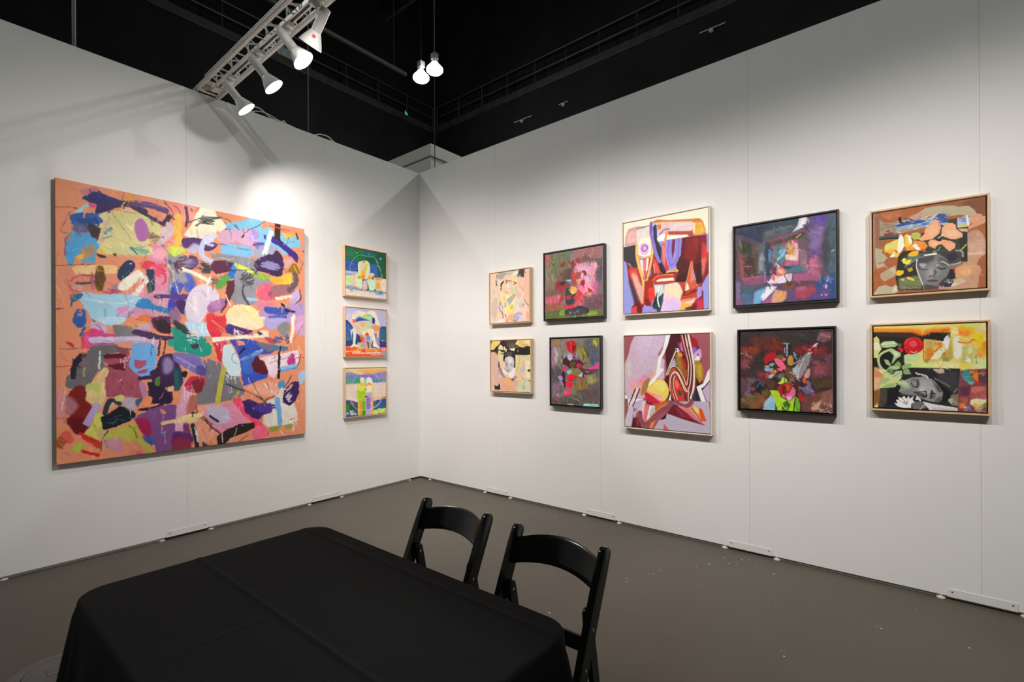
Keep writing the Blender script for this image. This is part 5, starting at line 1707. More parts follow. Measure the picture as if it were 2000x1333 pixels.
P #b0c898 j=1.72 v=.05 111,549 157,490 225,476 262,509 232,528 165,539
P #a0bc80 j=1.69 v=.06 270,490 314,452 365,461 351,499 307,518 277,528
P #8fae70 s=3.37 277,538 329,509 358,584 292,585
P #bccfa4 j=1.71 v=.05 179,615 210,548 270,538 277,585 232,634 187,635
P #6a9058 j=1.72 134,520 187,519 195,567 164,587
P #a8c48a j=1.73 v=.06 72,646 126,626 172,635 126,694 80,714
P #b4cc98 j=1.69 v=.06 194,682 284,652 328,689 343,750 299,742 232,710
P #9cbc7c j=1.73 v=.06 72,753 134,703 194,692 217,720 172,746 88,758
P #e8e0a0 j=1.74 42,540 96,520 126,539 88,588
S #c8d8a8 w=12.1 88,549 126,607 172,644 194,682
S #c8d8a8 w=8.54 172,644 225,624 269,643
S #4a6a38 w=4.26 195,615 262,557
S #4a6a38 w=4.21 277,500 351,471
S #4a6a38 w=4.24 209,692 328,736
P #5a7a34 s=2.55 233,241 263,203 271,242 248,261
B #dc2028 j=3.34 v=.1 293,195 330,153 388,141 439,161 467,218 460,293 417,330 351,348 307,309 293,252
P #d82434 j=2.55 233,260 285,271 285,309 263,323
B #ee4858 s=5.02 344,196 388,178 410,226 388,263 344,253
S #a01420 w=7.51 s=0.834 330,196 374,169 424,198 431,255
S #a01420 w=7.52 s=0.835 337,243 373,282 424,264
S #901020 w=7.54 s=0.837 315,281 351,310 417,302
S #f8c0c0 w=8.35 351,315 388,325 409,311
S #f86878 w=6.69 359,206 388,197 395,235 366,235
K #000000 n=200 w=14 l=50 g=40 b=.07 s=1 500,0 1000,1000
S #f07080 w=5.89 308,214 330,177 359,168
P #b82020 s=3.31 431,245 467,246 453,302 424,302
'''),
}
# ---------------- helpers ----------------
def tag(o, label=None, cat=None, group=None, kind=None):
    if label: o['label'] = label
    if cat: o['category'] = cat
    if group: o['group'] = group
    if kind: o['kind'] = kind
    return o
def empty(name, loc=(0,0,0), rz=0):
    o = bpy.data.objects.new(name, None); o.empty_display_size = .1; C.objects.link(o); o.location = loc; o.rotation_euler = (0,0,rz); return o
def obj(name, bm, mat, parent=None, smooth=False, loc=None):
    me = bpy.data.meshes.new(name); bmesh.ops.recalc_face_normals(bm, faces=bm.faces[:]); bm.to_mesh(me); bm.free()
    if smooth:
        for p in me.polygons: p.use_smooth = True
        if smooth != 'all':
            try: me.set_sharp_from_angle(angle=R(40))
            except Exception: pass
    if mat: me.materials.append(mat)
    o = bpy.data.objects.new(name, me); C.objects.link(o)
    if parent: o.parent = parent
    if loc: o.location = loc
    return o
def copy_tree(o, parent=None):
    c = o.copy(); C.objects.link(c); c.parent = parent
    for ch in list(o.children): copy_tree(ch, c)
    return c
def box(bm, a, b, bev=0):
    x0,y0,z0 = a; x1,y1,z1 = b
    v = [bm.verts.new(p) for p in ((x0,y0,z0),(x1,y0,z0),(x1,y1,z0),(x0,y1,z0),(x0,y0,z1),(x1,y0,z1),(x1,y1,z1),(x0,y1,z1))]
    f = [bm.faces.new([v[i] for i in q]) for q in ((0,3,2,1),(4,5,6,7),(0,1,5,4),(1,2,6,5),(2,3,7,6),(3,0,4,7))]
    if bev: bmesh.ops.bevel(bm, geom=list({e for q in f for e in q.edges}), offset=bev, segments=2, affect='EDGES', profile=.6)
def frame_of(d):
    d = Vector(d).normalized(); a = Vector((0,0,1)) if abs(d.z) < .95 else Vector((1,0,0))
    x = d.cross(a).normalized(); return x, d.cross(x).normalized(), d
def tube(bm, pts, r, n=10, caps=True):
    pts = [Vector(p) for p in pts]; rings = []
    for i, p in enumerate(pts):
        d = (pts[min(i+1,len(pts)-1)]-pts[max(i-1,0)]); x, y, _ = frame_of(d)
        rr = r[i] if isinstance(r, (list,tuple)) else r
        if i and rings:
            # keep frames aligned
            px = (rings[-1][0].co-pts[i-1]).normalized(); x = (px-d.normalized()*px.dot(d.normalized())).normalized(); y = d.normalized().cross(x)
        rings.append([bm.verts.new(p+(x*math.cos(2*math.pi*k/n)+y*math.sin(2*math.pi*k/n))*rr) for k in range(n)])
    for a, b in zip(rings, rings[1:]):
        for k in range(n): bm.faces.new((a[k], a[(k+1)%n], b[(k+1)%n], b[k]))
    if caps: bm.faces.new(rings[0][::-1]); bm.faces.new(rings[-1])
def lathe(bm, o, d, prof, n=28, cap0=True, cap1=True):
    o = Vector(o); x, y, d = frame_of(d); rings = []
    for t, r in prof: rings.append([bm.verts.new(o+d*t+(x*math.cos(2*math.pi*k/n)+y*math.sin(2*math.pi*k/n))*r) for k in range(n)])
    for a, b in zip(rings, rings[1:]):
        for k in range(n): bm.faces.new((a[k], a[(k+1)%n], b[(k+1)%n], b[k]))
    if cap0: bm.faces.new(rings[0][::-1])
    if cap1: bm.faces.new(rings[-1])
def slab(bm, outline, axis, a, b, bev=0):
    # outline: 2-D points extruded along axis between a and b
    def P(p, t):
        if axis == 0: return (t, p[0], p[1])
        if axis == 1: return (p[0], t, p[1])
        return (p[0], p[1], t)
    lo = [bm.verts.new(P(p, a)) for p in outline]; hi = [bm.verts.new(P(p, b)) for p in outline]
    n = len(outline); fs = [bm.faces.new(lo[::-1]), bm.faces.new(hi)]
    for k in range(n): fs.append(bm.faces.new((lo[k], lo[(k+1)%n], hi[(k+1)%n], hi[k])))
    if bev:
        rim = [e for e in fs[0].edges]+[e for e in fs[1].edges]
        bmesh.ops.bevel(bm, geom=rim, offset=bev, segments=2, affect='EDGES', profile=.6)
# ---------------- materials ----------------
def lin(h):
    h = h.lstrip('#'); c = [int(h[i:i+2],16)/255 for i in (0,2,4)]
    return tuple(x/12.92 if x <= .04045 else ((x+.055)/1.055)**2.4 for x in c)+(1,)
def mat(name, col, rough=.5, metal=0, spec=.5, var=0, scale=8, bump=0, bscale=200, rvar=0):
    m = bpy.data.materials.new(name); m.use_nodes = True; nt = m.node_tree; b = nt.nodes['Principled BSDF']
    b.inputs['Base Color'].default_value = col; b.inputs['Roughness'].default_value = rough; b.inputs['Metallic'].default_value = metal; b.inputs['Specular IOR Level'].default_value = spec
    tc = nt.nodes.new('ShaderNodeTexCoord')
    n = nt.nodes.new('ShaderNodeTexNoise'); n.inputs['Scale'].default_value = scale; n.inputs['Detail'].default_value = 6; nt.links.new(tc.outputs['Object'], n.inputs['Vector'])
    mp = nt.nodes.new('ShaderNodeMapRange'); mp.inputs['To Min'].default_value = 1-var; mp.inputs['To Max'].default_value = 1+var; mp.inputs['From Min'].default_value = .3; mp.inputs['From Max'].default_value = .7
    nt.links.new(n.outputs['Fac'], mp.inputs['Value'])
    mx = nt.nodes.new('ShaderNodeMix'); mx.data_type = 'RGBA'; mx.blend_type = 'MULTIPLY'; mx.inputs['Factor'].default_value = 1; mx.inputs[6].default_value = col
    nt.links.new(mp.outputs[0], mx.inputs[7]); nt.links.new(mx.outputs[2], b.inputs['Base Color'])
    if rvar:
        m2 = nt.nodes.new('ShaderNodeMapRange'); m2.inputs['To Min'].default_value = rough-rvar; m2.inputs['To Max'].default_value = rough+rvar; nt.links.new(n.outputs['Fac'], m2.inputs['Value']); nt.links.new(m2.outputs[0], b.inputs['Roughness'])
    if bump:
        n2 = nt.nodes.new('ShaderNodeTexNoise'); n2.inputs['Scale'].default_value = bscale; nt.links.new(tc.outputs['Object'], n2.inputs['Vector'])
        bp = nt.nodes.new('ShaderNodeBump'); bp.inputs['Strength'].default_value = bump; bp.inputs['Distance'].default_value = .002; nt.links.new(n2.outputs['Fac'], bp.inputs['Height']); nt.links.new(bp.outputs[0], b.inputs['Normal'])
    return m
def emit(name, col, k):
    m = bpy.data.materials.new(name); m.use_nodes = True; nt = m.node_tree; nt.nodes.clear()
    e = nt.nodes.new('ShaderNodeEmission'); e.inputs[0].default_value = (*col[:3], 1); e.inputs[1].default_value = k
    o = nt.nodes.new('ShaderNodeOutputMaterial'); nt.links.new(e.outputs[0], o.inputs[0]); return m
M = dict(
    wall=mat('wall paint', (.83,.82,.81,1), .75, spec=.25, var=.012, scale=1.2, bump=.08, bscale=300),
    trim=mat('white painted metal', (.78,.77,.76,1), .45, var=.02),
    rail=mat('aluminium rail', (.34,.35,.34,1), .45, .7, var=.12, scale=5),
    foot=mat('foot plastic', (.62,.62,.58,1), .4),
    screw=mat('screw', (.25,.22,.18,1), .4, .8),
    dark=mat('gap black', (.008,.008,.008,1), .8),
    hall=mat('hall black', (.0022,.0023,.0022,1), .8, var=.5, scale=.6, spec=.08),
    hall2=mat('hall black steel', (.0055,.0058,.0052,1), .55, var=.6, scale=3, spec=.35),
    hallgrey=mat('hall grey', (.10,.11,.11,1), .6, var=.3),
    tower=mat('tower paint', (.62,.60,.56,1), .7, var=.02),
    alu=mat('truss aluminium', (.74,.73,.69,1), .38, .35, var=.08, scale=12, spec=.5),
    lampw=mat('lamp white', (.88,.87,.84,1), .35, var=.01),
    red=mat('red dot', (.75,.02,.03,1), .4),
    tan=mat('junction box', (.50,.36,.24,1), .6, var=.08, scale=30),
    cable=mat('white cable', (.70,.69,.66,1), .5),
    bcable=mat('dark cable', (.02,.02,.02,1), .6),
    chair=mat('black resin', (.0065,.0065,.0065,1), .17, spec=.5, var=.1, scale=30, bump=.03, bscale=60),
    pad=mat('black vinyl', (.012,.012,.013,1), .38, bump=.25, bscale=90),
    steel=mat('steel rivet', (.7,.7,.68,1), .25, 1),
    cloth=mat('black tablecloth', (.0075,.0075,.008,1), .85, spec=.16, bump=.25, bscale=900),
    tabletop=mat('table plastic', (.45,.44,.42,1), .5),
    tleg=mat('table steel', (.15,.15,.15,1), .4, .8),
    woodp=mat('pale maple', lin('#d9b78e'), .5, var=.10, scale=9, bump=.05, bscale=120),
    woodl=mat('bleached maple', lin('#eddccb'), .5, var=.06, scale=9, bump=.05, bscale=120),
    woodd=mat('warm oak', lin('#a8784a'), .5, var=.12, scale=9),
    blackf=mat('black frame', (.014,.012,.011,1), .42, var=.15, scale=12),
    edge=mat('canvas edge', lin('#c98a68'), .7, var=.08, scale=14),
    edgew=mat('canvas edge white', (.6,.58,.55,1), .8),
    fbox=mat('floor box metal', (.145,.14,.135,1), .55, .35, var=.12, scale=60, bump=.5, bscale=260),
    chips=mat('plaster chips', (.7,.68,.64,1), .7),
    green=emit('exit green', (.05,.9,.45), .9),
    lampglow=emit('lamp glow', (1,.97,.93), 14),
    bayglow=emit('high bay glow', (.90,1,.90), 16),
)
def wood_grain(m, axis_scale=(40, 3, 3)):
    nt = m.node_tree; n = nt.nodes['Noise Texture']; tc = nt.nodes['Texture Coordinate']
    mp = nt.nodes.new('ShaderNodeMapping'); mp.inputs['Scale'].default_value = axis_scale
    nt.links.new(tc.outputs['Object'], mp.inputs['Vector']); nt.links.new(mp.outputs[0], n.inputs['Vector'])
for k in ('woodp','woodl','woodd'): wood_grain(M[k], (2.5, 2.5, 2.5))
def concrete():
    m = bpy.data.materials.new('concrete floor'); m.use_nodes = True; nt = m.node_tree; b = nt.nodes['Principled BSDF']; L = nt.links.new
    tc = nt.nodes.new('ShaderNodeTexCoord')
    def noise(s, d=6, ro=.6):
        n = nt.nodes.new('ShaderNodeTexNoise'); n.inputs['Scale'].default_value = s; n.inputs['Detail'].default_value = d; n.inputs['Roughness'].default_value = ro; L(tc.outputs['Object'], n.inputs['Vector']); return n
    a, c, e = noise(.9), noise(5, 8, .7), noise(45, 4)
    r = nt.nodes.new('ShaderNodeValToRGB'); r.color_ramp.elements[0].position = .3; r.color_ramp.elements[1].position = .75
    r.color_ramp.elements[0].color = (.073,.063,.049,1); r.color_ramp.elements[1].color = (.106,.092,.071,1)
    ad = nt.nodes.new('ShaderNodeMath'); ad.operation = 'MULTIPLY_ADD'; ad.inputs[1].default_value = .45; L(c.outputs['Fac'], ad.inputs[0])
    ad2 = nt.nodes.new('ShaderNodeMath'); ad2.operation = 'MULTIPLY'; ad2.inputs[1].default_value = .6; L(a.outputs['Fac'], ad2.inputs[0]); L(ad2.outputs[0], ad.inputs[2]); L(ad.outputs[0], r.inputs['Fac'])
    # scuffs: thin pale scratches where warped voronoi edges pass, only in patches
    v = nt.nodes.new('ShaderNodeTexVoronoi'); v.feature = 'DISTANCE_TO_EDGE'; v.inputs['Scale'].default_value = 3.1
    wv = nt.nodes.new('ShaderNodeMix'); wv.data_type = 'RGBA'; wv.inputs['Factor'].default_value = .35; L(tc.outputs['Object'], wv.inputs[6]); L(c.outputs['Color'], wv.inputs[7]); L(wv.outputs[2], v.inputs['Vector'])
    t = nt.nodes.new('ShaderNodeMapRange'); t.inputs['From Min'].default_value = 0; t.inputs['From Max'].default_value = .008; t.inputs['To Min'].default_value = 1; t.inputs['To Max'].default_value = 0; L(v.outputs['Distance'], t.inputs['Value'])
    pm = nt.nodes.new('ShaderNodeMapRange'); pm.inputs['From Min'].default_value = .56; pm.inputs['From Max'].default_value = .66; L(noise(1.7, 2).outputs['Fac'], pm.inputs['Value'])
    k = nt.nodes.new('ShaderNodeMath'); k.operation = 'MULTIPLY'; L(t.outputs[0], k.inputs[0]); L(pm.outputs[0], k.inputs[1])
    k2 = nt.nodes.new('ShaderNodeMath'); k2.operation = 'MULTIPLY'; k2.inputs[1].default_value = .22; L(k.outputs[0], k2.inputs[0])
    mx = nt.nodes.new('ShaderNodeMix'); mx.data_type = 'RGBA'; L(k2.outputs[0], mx.inputs['Factor']); L(r.outputs[0], mx.inputs[6]); mx.inputs[7].default_value = (.32,.30,.26,1)
    L(mx.outputs[2], b.inputs['Base Color'])
    rr = nt.nodes.new('ShaderNodeMapRange'); rr.inputs['To Min'].default_value = .38; rr.inputs['To Max'].default_value = .62; L(c.outputs['Fac'], rr.inputs['Value']); L(rr.outputs[0], b.inputs['Roughness'])
    b.inputs['Specular IOR Level'].default_value = .35
    bp = nt.nodes.new('ShaderNodeBump'); bp.inputs['Strength'].default_value = .12; bp.inputs['Distance'].default_value = .002; L(e.outputs['Fac'], bp.inputs['Height']); L(bp.outputs[0], b.inputs['Normal'])
    return m
M['floor'] = concrete()
def paint_mat():
    m = bpy.data.materials.new('oil paint'); m.use_nodes = True; nt = m.node_tree; b = nt.nodes['Principled BSDF']
    a = nt.nodes.new('ShaderNodeAttribute'); a.attribute_name = 'paint'; nt.links.new(a.outputs['Color'], b.inputs['Base Color'])
    b.inputs['Roughness'].default_value = .55; b.inputs['Specular IOR Level'].default_value = .25
    tc = nt.nodes.new('ShaderNodeTexCoord'); n = nt.nodes.new('ShaderNodeTexNoise'); n.inputs['Scale'].default_value = 140; nt.links.new(tc.outputs['Object'], n.inputs['Vector'])
    bp = nt.nodes.new('ShaderNodeBump'); bp.inputs['Strength'].default_value = .25; bp.inputs['Distance'].default_value = .002; nt.links.new(n.outputs['Fac'], bp.inputs['Height']); nt.links.new(bp.outputs[0], b.inputs['Normal'])
    return m
M['paint'] = paint_mat()

# ---------------- setting ----------------
HW = 3.66; PW = 1.22; TH = .045; GAP = .022
bm = bmesh.new(); box(bm, (-15,-14,-.12), (16,14,0)); floor = obj('floor', bm, M['floor']); tag(floor, kind='structure')
def booth_wall(name, left):
    w = empty(name); tag(w, kind='structure')
    n = 6
    def pt(s, d, z): return (-d, -s, z) if left else (s, d, z)   # s along the wall, d depth behind its face
    bm = bmesh.new()
    a, b = pt(.0005, 0, GAP), pt(PW-.0005, TH, HW)
    box(bm, [min(p) for p in zip(a,b)], [max(p) for p in zip(a,b)], .0007)
    p0 = obj('panel', bm, M['wall'], w)
    for k in range(1, n):
        c = p0.copy(); C.objects.link(c); c.parent = w
        c.location = (0, -k*PW, 0) if left else (k*PW, 0, 0)
    # dark core showing in the joints
    bm = bmesh.new(); a, b = pt(0, .004, GAP+.002), pt(n*PW, TH-.004, HW-.003); box(bm, [min(p) for p in zip(a,b)], [max(p) for p in zip(a,b)]); obj('panel_core', bm, M['trim'], w)
    # aluminium base rails between the joints
    for k in range(n):
        bm = bmesh.new(); a, b = pt(k*PW+.16, .0015 if left else .008, .003), pt((k+1)*PW-.16, TH-.006, GAP); box(bm, [min(p) for p in zip(a,b)], [max(p) for p in zip(a,b)]); obj('base_rail', bm, M['rail'], w)
    # mending plates across each joint, two screws each, and levelling feet
    for k in range(1, n):
        bm = bmesh.new(); a, b = pt(k*PW-.145, -.003, GAP-.003), pt(k*PW+.145, 0, GAP+.045); box(bm, [min(p) for p in zip(a,b)], [max(p) for p in zip(a,b)], .001); pl = obj('mending_plate', bm, M['trim'], w)
        for s in (-.125, .125):
            bm = bmesh.new(); o = pt(k*PW+s, -.003, GAP+.028); lathe(bm, o, (1,0,0) if left else (0,-1,0), [(0,.0045),(.0015,.004)], 10); obj('screw', bm, M['screw'], pl)
        for s in (-.175, .175):
            bm = bmesh.new(); lathe(bm, pt(k*PW+s, .012, 0), (0,0,1), [(0,.022),(.006,.021),(.010,.010),(GAP,.008)], 18); obj('levelling_foot', bm, M['foot'], w)
    bm = bmesh.new(); lathe(bm, pt(.16, .012, 0), (0,0,1), [(0,.02),(.006,.019),(.010,.010),(GAP,.008)], 18); obj('levelling_foot', bm, M['foot'], w)
    return w
wl = booth_wall('wall_left', True); wr = booth_wall('wall_right', False)
# slim corner post where the two walls meet
bm = bmesh.new(); box(bm, (0,-.012,GAP), (.012,0,HW-.004), .002); tag(obj('trim_1', bm, M['wall']), kind='structure')

# hall behind and above the booth: black walls with a service ledge, roof and beams
HX, HY, HZ = -13.7, 12.45, 19.0
LZ = 12.8   # top of the service ledge
def sbox(name, a, b, m, bev=0, parent=None):
    bm = bmesh.new(); box(bm, a, b, bev); o = obj(name, bm, m, parent)
    if not parent: tag(o, kind='structure')
    return o
hl = sbox('wall_hall_left', (HX-.2,-14,0), (HX,HY,LZ-.3), M['hall']); hr = sbox('wall_hall_right', (HX,HY,0), (16,HY+.2,LZ-.3), M['hall'])
sbox('wall_hall_left_upper', (HX-.9,-14,LZ-.3), (HX-.7,HY+.9,HZ), M['hall']); sbox('wall_hall_right_upper', (HX-.7,HY+.7,LZ-.3), (16,HY+.9,HZ), M['hall'])
sbox('wall_hall_front', (-15,-14.2,0), (16,-14,HZ), M['hall']); sbox('wall_hall_side', (16,-14,0), (16.2,14,HZ), M['hall'])
sbox('trim_2', (HX-.7,-14,LZ-.3), (HX+.08,HY,LZ), M['hall2'], .01); sbox('trim_3', (HX-.7,HY-.08,LZ-.3), (16,HY+.7,LZ), M['hall2'], .01)
sbox('ceiling', (-15,-14,HZ), (16,14,HZ+.2), M['hall'])
rnd = random.Random(3)
def roof_truss(loc, length, along_x, label):
    t = empty('roof_truss', loc); tag(t, label, 'truss', 'roof trusses of the dark hall')
    def P(s, z): return (s, 0, z) if along_x else (0, s, z)
    bm = bmesh.new(); tube(bm, [P(0,0), P(length,0)], .07, 8); obj('lower_chord', bm, M['hall2'], t)
    bm = bmesh.new(); tube(bm, [P(0,1.5), P(length,1.5)], .07, 8); obj('upper_chord', bm, M['hall2'], t)
    k = 0; s = 0
    while s+1.4 <= length:
        bm = bmesh.new(); tube(bm, [P(s, 0 if k%2 else 1.5), P(s+1.4, 1.5 if k%2 else 0)], .045, 6); obj('diagonal', bm, M['hall2'], t); s += 1.4; k += 1
for i, y in enumerate((9.2, 3.4, -3.4)): roof_truss((HX+.6, y, 16.2), 28, True, ['black roof truss nearest the far right hall wall', 'black roof truss high above the booth corner', 'black roof truss above the left wall of the booth'][i])
# bits of gear that catch light along the ledge
def ledge_thing(name, label, cat, a, b, m, extra=None):
    o = empty(name, ((a[0]+b[0])/2, (a[1]+b[1])/2, a[2])); tag(o, label, cat)
    c = Vector(o.location); bm = bmesh.new(); box(bm, Vector(a)-c, Vector(b)-c, .01); obj('housing', bm, m, o)
    if extra: extra(o, c)
    return o
def screen_panel(o, c):
    bm = bmesh.new(); box(bm, (.15,-.54,.06), (.17,.54,.76), .005); obj('face', bm, M['hallgrey'], o)
ledge_thing('control_cabinet', 'grey cabinet on the dark hall ledge left of the paired lights', 'cabinet', (HX-.45,4.95,LZ), (HX-.25,5.75,9.56), M['hall2'], screen_panel)
o = empty('exit_sign', (HX+.1, 10.6, LZ-.1)); tag(o, 'tiny green lit sign on the hall ledge below the paired lights', 'sign')
bm = bmesh.new(); box(bm, (-.01,-.10,0), (.03,.12,.24), .005); obj('sign_box', bm, M['hall2'], o)
bm = bmesh.new(); box(bm, (.031,-.06,.05), (.034,.10,.075)); box(bm, (.031,-.06,.10), (.034,.02,.12)); box(bm, (.031,-.06,.075), (.034,-.035,.21)); box(bm, (.031,.03,.12), (.034,.05,.16)); obj('lit_figure', bm, M['green'], o)
for i, (x, l) in enumerate(((-8.6, 1.9), (-6.3, .8), (-.8, 1.6))):
    o = empty('wall_conduit', (x, HY-.02, LZ-1.3 if i < 2 else LZ-.8)); tag(o, ['short metal conduit low on the dark hall wall left of the others', 'small metal conduit on the dark hall wall between its neighbours', 'metal conduit near the ledge of the dark hall wall farthest right'][i], 'conduit')
    bm = bmesh.new(); tube(bm, [(0,-.02,0), (l*.5,-.02,0)], .018, 8); obj('pipe', bm, M['hallgrey'], o)
    bm = bmesh.new(); box(bm, (l*.2,-.09,-.14), (l*.2+.12,0,-.02), .006); obj('switch_box', bm, M['hallgrey'], o)
# guard rails along the ledge, and a service pipe
def guard_rail(a, b, label):
    a, b = Vector(a), Vector(b); t = empty('guard_rail', a); tag(t, label, 'guard rail'); L_ = (b-a).length; d = (b-a)/L_
    for z_ in (.45, .95):
        bm = bmesh.new(); tube(bm, [(0,0,z_), d*L_+Vector((0,0,z_))], .03, 8); obj('rail', bm, M['hall2'], t)
    n = int(L_/1.5)
    for k in range(n+1):
        bm = bmesh.new(); tube(bm, [d*(k*L_/n), d*(k*L_/n)+Vector((0,0,.98))], .025, 6); obj('post', bm, M['hall2'], t)
guard_rail((HX, -13, LZ), (HX, HY-.1, LZ), 'dark guard rail along the left ledge of the hall'); guard_rail((HX+.2, HY, LZ), (15, HY, LZ), 'dark guard rail along the right ledge of the hall')
o = empty('service_pipe', (-6.42, -8, 9.4)); tag(o, 'dull olive pipe hung high behind the red dotted spotlight', 'pipe')
bm = bmesh.new(); tube(bm, [(0,0,0), (0,12.9,0)], .07, 12); obj('pipe', bm, mat('olive pipe', (.035,.034,.026,1), .6, var=.2), o, True)
for y_ in (1, 4.5, 8.5, 12.5):
    bm = bmesh.new(); tube(bm, [(0,y_,.07), (0,y_,HZ-9.4)], .012, 6); obj('hanger', bm, M['hall2'], o)
# pale tower showing above the booth corner
tw = empty('booth_tower', (-1.382, 1.396, 0)); tag(tw, 'pale square tower of another booth rising behind the wall corner', 'tower')
for n_, a, b in (('fascia', (-3.2,0,4.69), (0,3.2,4.88)), ('neck', (-3.17,.03,4.57), (-.03,3.17,4.69)), ('shaft', (-3.2,0,0), (0,3.2,4.57))):
    bm = bmesh.new(); box(bm, a, b, .004); obj(n_, bm, M['tower'], tw)
# hanging cables
def hang(x, y, z0, z1, r, name, label, m, cat='cable'):
    o = empty(name, (x, y, z0)); tag(o, label, cat)
    bm = bmesh.new(); tube(bm, [(0,0,0), (0,0,z1-z0)], r, 8); obj('wire', bm, m, o)
    bm = bmesh.new(); lathe(bm, (0,0,0), (0,0,1), [(0,r*2.2),(.05,r*2.2),(.06,r)], 10); obj('end_fitting', bm, m, o)
hang(-.33, .545, 2.6, HZ, .0055, 'hanging_cable', 'thin black cable hanging in front of the pale tower', M['bcable'])
hang(-.3, -1.23, 3.0, HZ, .005, 'hanging_cable', 'thin dark cable hanging behind the left wall right of the truss', M['hallgrey'])
hang(-.3, -3.08, 2.9, HZ, .012, 'hanging_pipe', 'dim grey pipe hanging behind the left end of the left wall', M['hallgrey'], 'pipe')

# ---------------- high bay lights ----------------
def high_bay(loc, label):
    t = empty('high_bay_light', loc); tag(t, label, 'ceiling light')
    bm = bmesh.new(); box(bm, (-.09,-.09,.36), (.09,.09,.56), .012); obj('ballast_box', bm, M['hallgrey'], t)
    bm = bmesh.new(); tube(bm, [(0,0,.56), (0,0,HZ-loc[2])], .012, 6); obj('hanger', bm, M['hall2'], t)
    bm = bmesh.new(); lathe(bm, (0,0,0), (0,0,1), [(.36,.05),(.30,.07),(.26,.11)], 20); obj('neck', bm, M['lampw'], t)
    bm = bmesh.new(); lathe(bm, (0,0,0), (0,0,1), [(.28,.09),(.20,.14),(.11,.23),(.06,.262),(.01,.262),(-.05,.21),(-.10,.12),(-.115,.04)], 28); obj('glowing_reflector', bm, M['bayglow'], t, 'all')
    return t
HB = ['glowing high bay hall light, lower left one of the pair above the corner', 'glowing high bay hall light, upper right one of the pair above the corner', 'high bay hall light far to the right', 'high bay hall light far to the left', 'high bay hall light behind the camera', 'high bay hall light over the right wall']
for p, l in zip(HIGHBAYS, HB):
    high_bay(p, l)
    d = bpy.data.lights.new('high_bay_glow', 'POINT'); d.energy = HIGHBAY_W; d.color = HIGHBAY_C; d.shadow_soft_size = .22
    o = bpy.data.objects.new('high_bay_glow', d); C.objects.link(o); o.location = (p[0], p[1], p[2]-.42)

# ---------------- lighting truss, track and lamps ----------------
TA, TB, TL = -2.357, -2.187, 6.4      # y of the two lower chords, length
ZC = 3.682
tr = empty('lighting_truss', (0, TRUSS_Y, ZC)); tag(tr, 'triangular aluminium truss resting on the left wall and carrying the spotlights', 'truss')
nodes = {'a': (TA-TRUSS_Y, 0), 'b': (TB-TRUSS_Y, 0), 'c': (0, .15)}
for k in 'abc':
    y, z = nodes[k]; bm = bmesh.new(); tube(bm, [(-.035, y, z), (TL, y, z)], .0175, 14); obj('chord', bm, M['alu'], tr, True)
bm = bmesh.new(); tube(bm, [(0, *nodes['a']), (0, *nodes['b'])], .009, 8); obj('end_bar', bm, M['alu'], tr, True)
br = []
for f_, (p, q) in enumerate((('a','b'), ('a','c'), ('b','c'))):
    s = 0; k = 0
    while s < TL-.1:
        for u, v in (((p, q) if k % 2 == 0 else (q, p)),):
            bm = bmesh.new(); tube(bm, [(s, *nodes[u]), (s+.152, *nodes[v])], .0062, 6); obj('brace', bm, M['alu'], tr, True)
        if f_ == 0 and k % 2 == 1:
            bm = bmesh.new(); tube(bm, [(s, *nodes[p]), (s, *nodes[q])], .0055, 6); obj('brace', bm, M['alu'], tr, True)
        s += .1525; k += 1
bm = bmesh.new(); tube(bm, [(.0,nodes['a'][0],0), (.012,nodes['a'][0],0)], .0195, 14); obj('end_ring', bm, mat('blue tape', (.08,.16,.32,1), .5), tr, True)
tk = empty('lighting_track', (.1, TRUSS_Y, TRACK_Z)); tag(tk, 'long electrified lighting track slung under the aluminium truss', 'track')
bm = bmesh.new(); box(bm, (.12,-.020,-.016), (TL-.2,-.009,.016), .002); box(bm, (.12,.009,-.016), (TL-.2,.020,.016), .002); obj('rail', bm, M['alu'], tk)
bm = bmesh.new(); box(bm, (.12,-.009,.004), (TL-.2,.009,.015)); obj('slot', bm, mat('track slot', (.10,.07,.055,1), .5), tk)
bm = bmesh.new(); box(bm, (.04,-.03,-.03), (.13,.03,.012), .006); obj('feed_end', bm, M['alu'], tk)
jb = empty('junction_box', (.10, TRUSS_Y-.01, 3.70)); jb.rotation_euler = (0,0,R(12)); tag(jb, 'tan junction box tied to the wall end of the lighting truss', 'junction box')
bm = bmesh.new(); box(bm, (-.05,-.055,-.02), (.02,.055,.03), .006); obj('case', bm, M['tan'], jb)
bm = bmesh.new(); box(bm, (-.045,-.05,-.023), (.015,.05,-.02), .001); obj('cover', bm, M['tan'], jb)
bm = bmesh.new(); tube(bm, [(.02,.03,0), (.05,.05,.03), (.10,.02,.045), (.12,.012,0)], .005, 8); obj('lead', bm, M['cable'], jb, True)

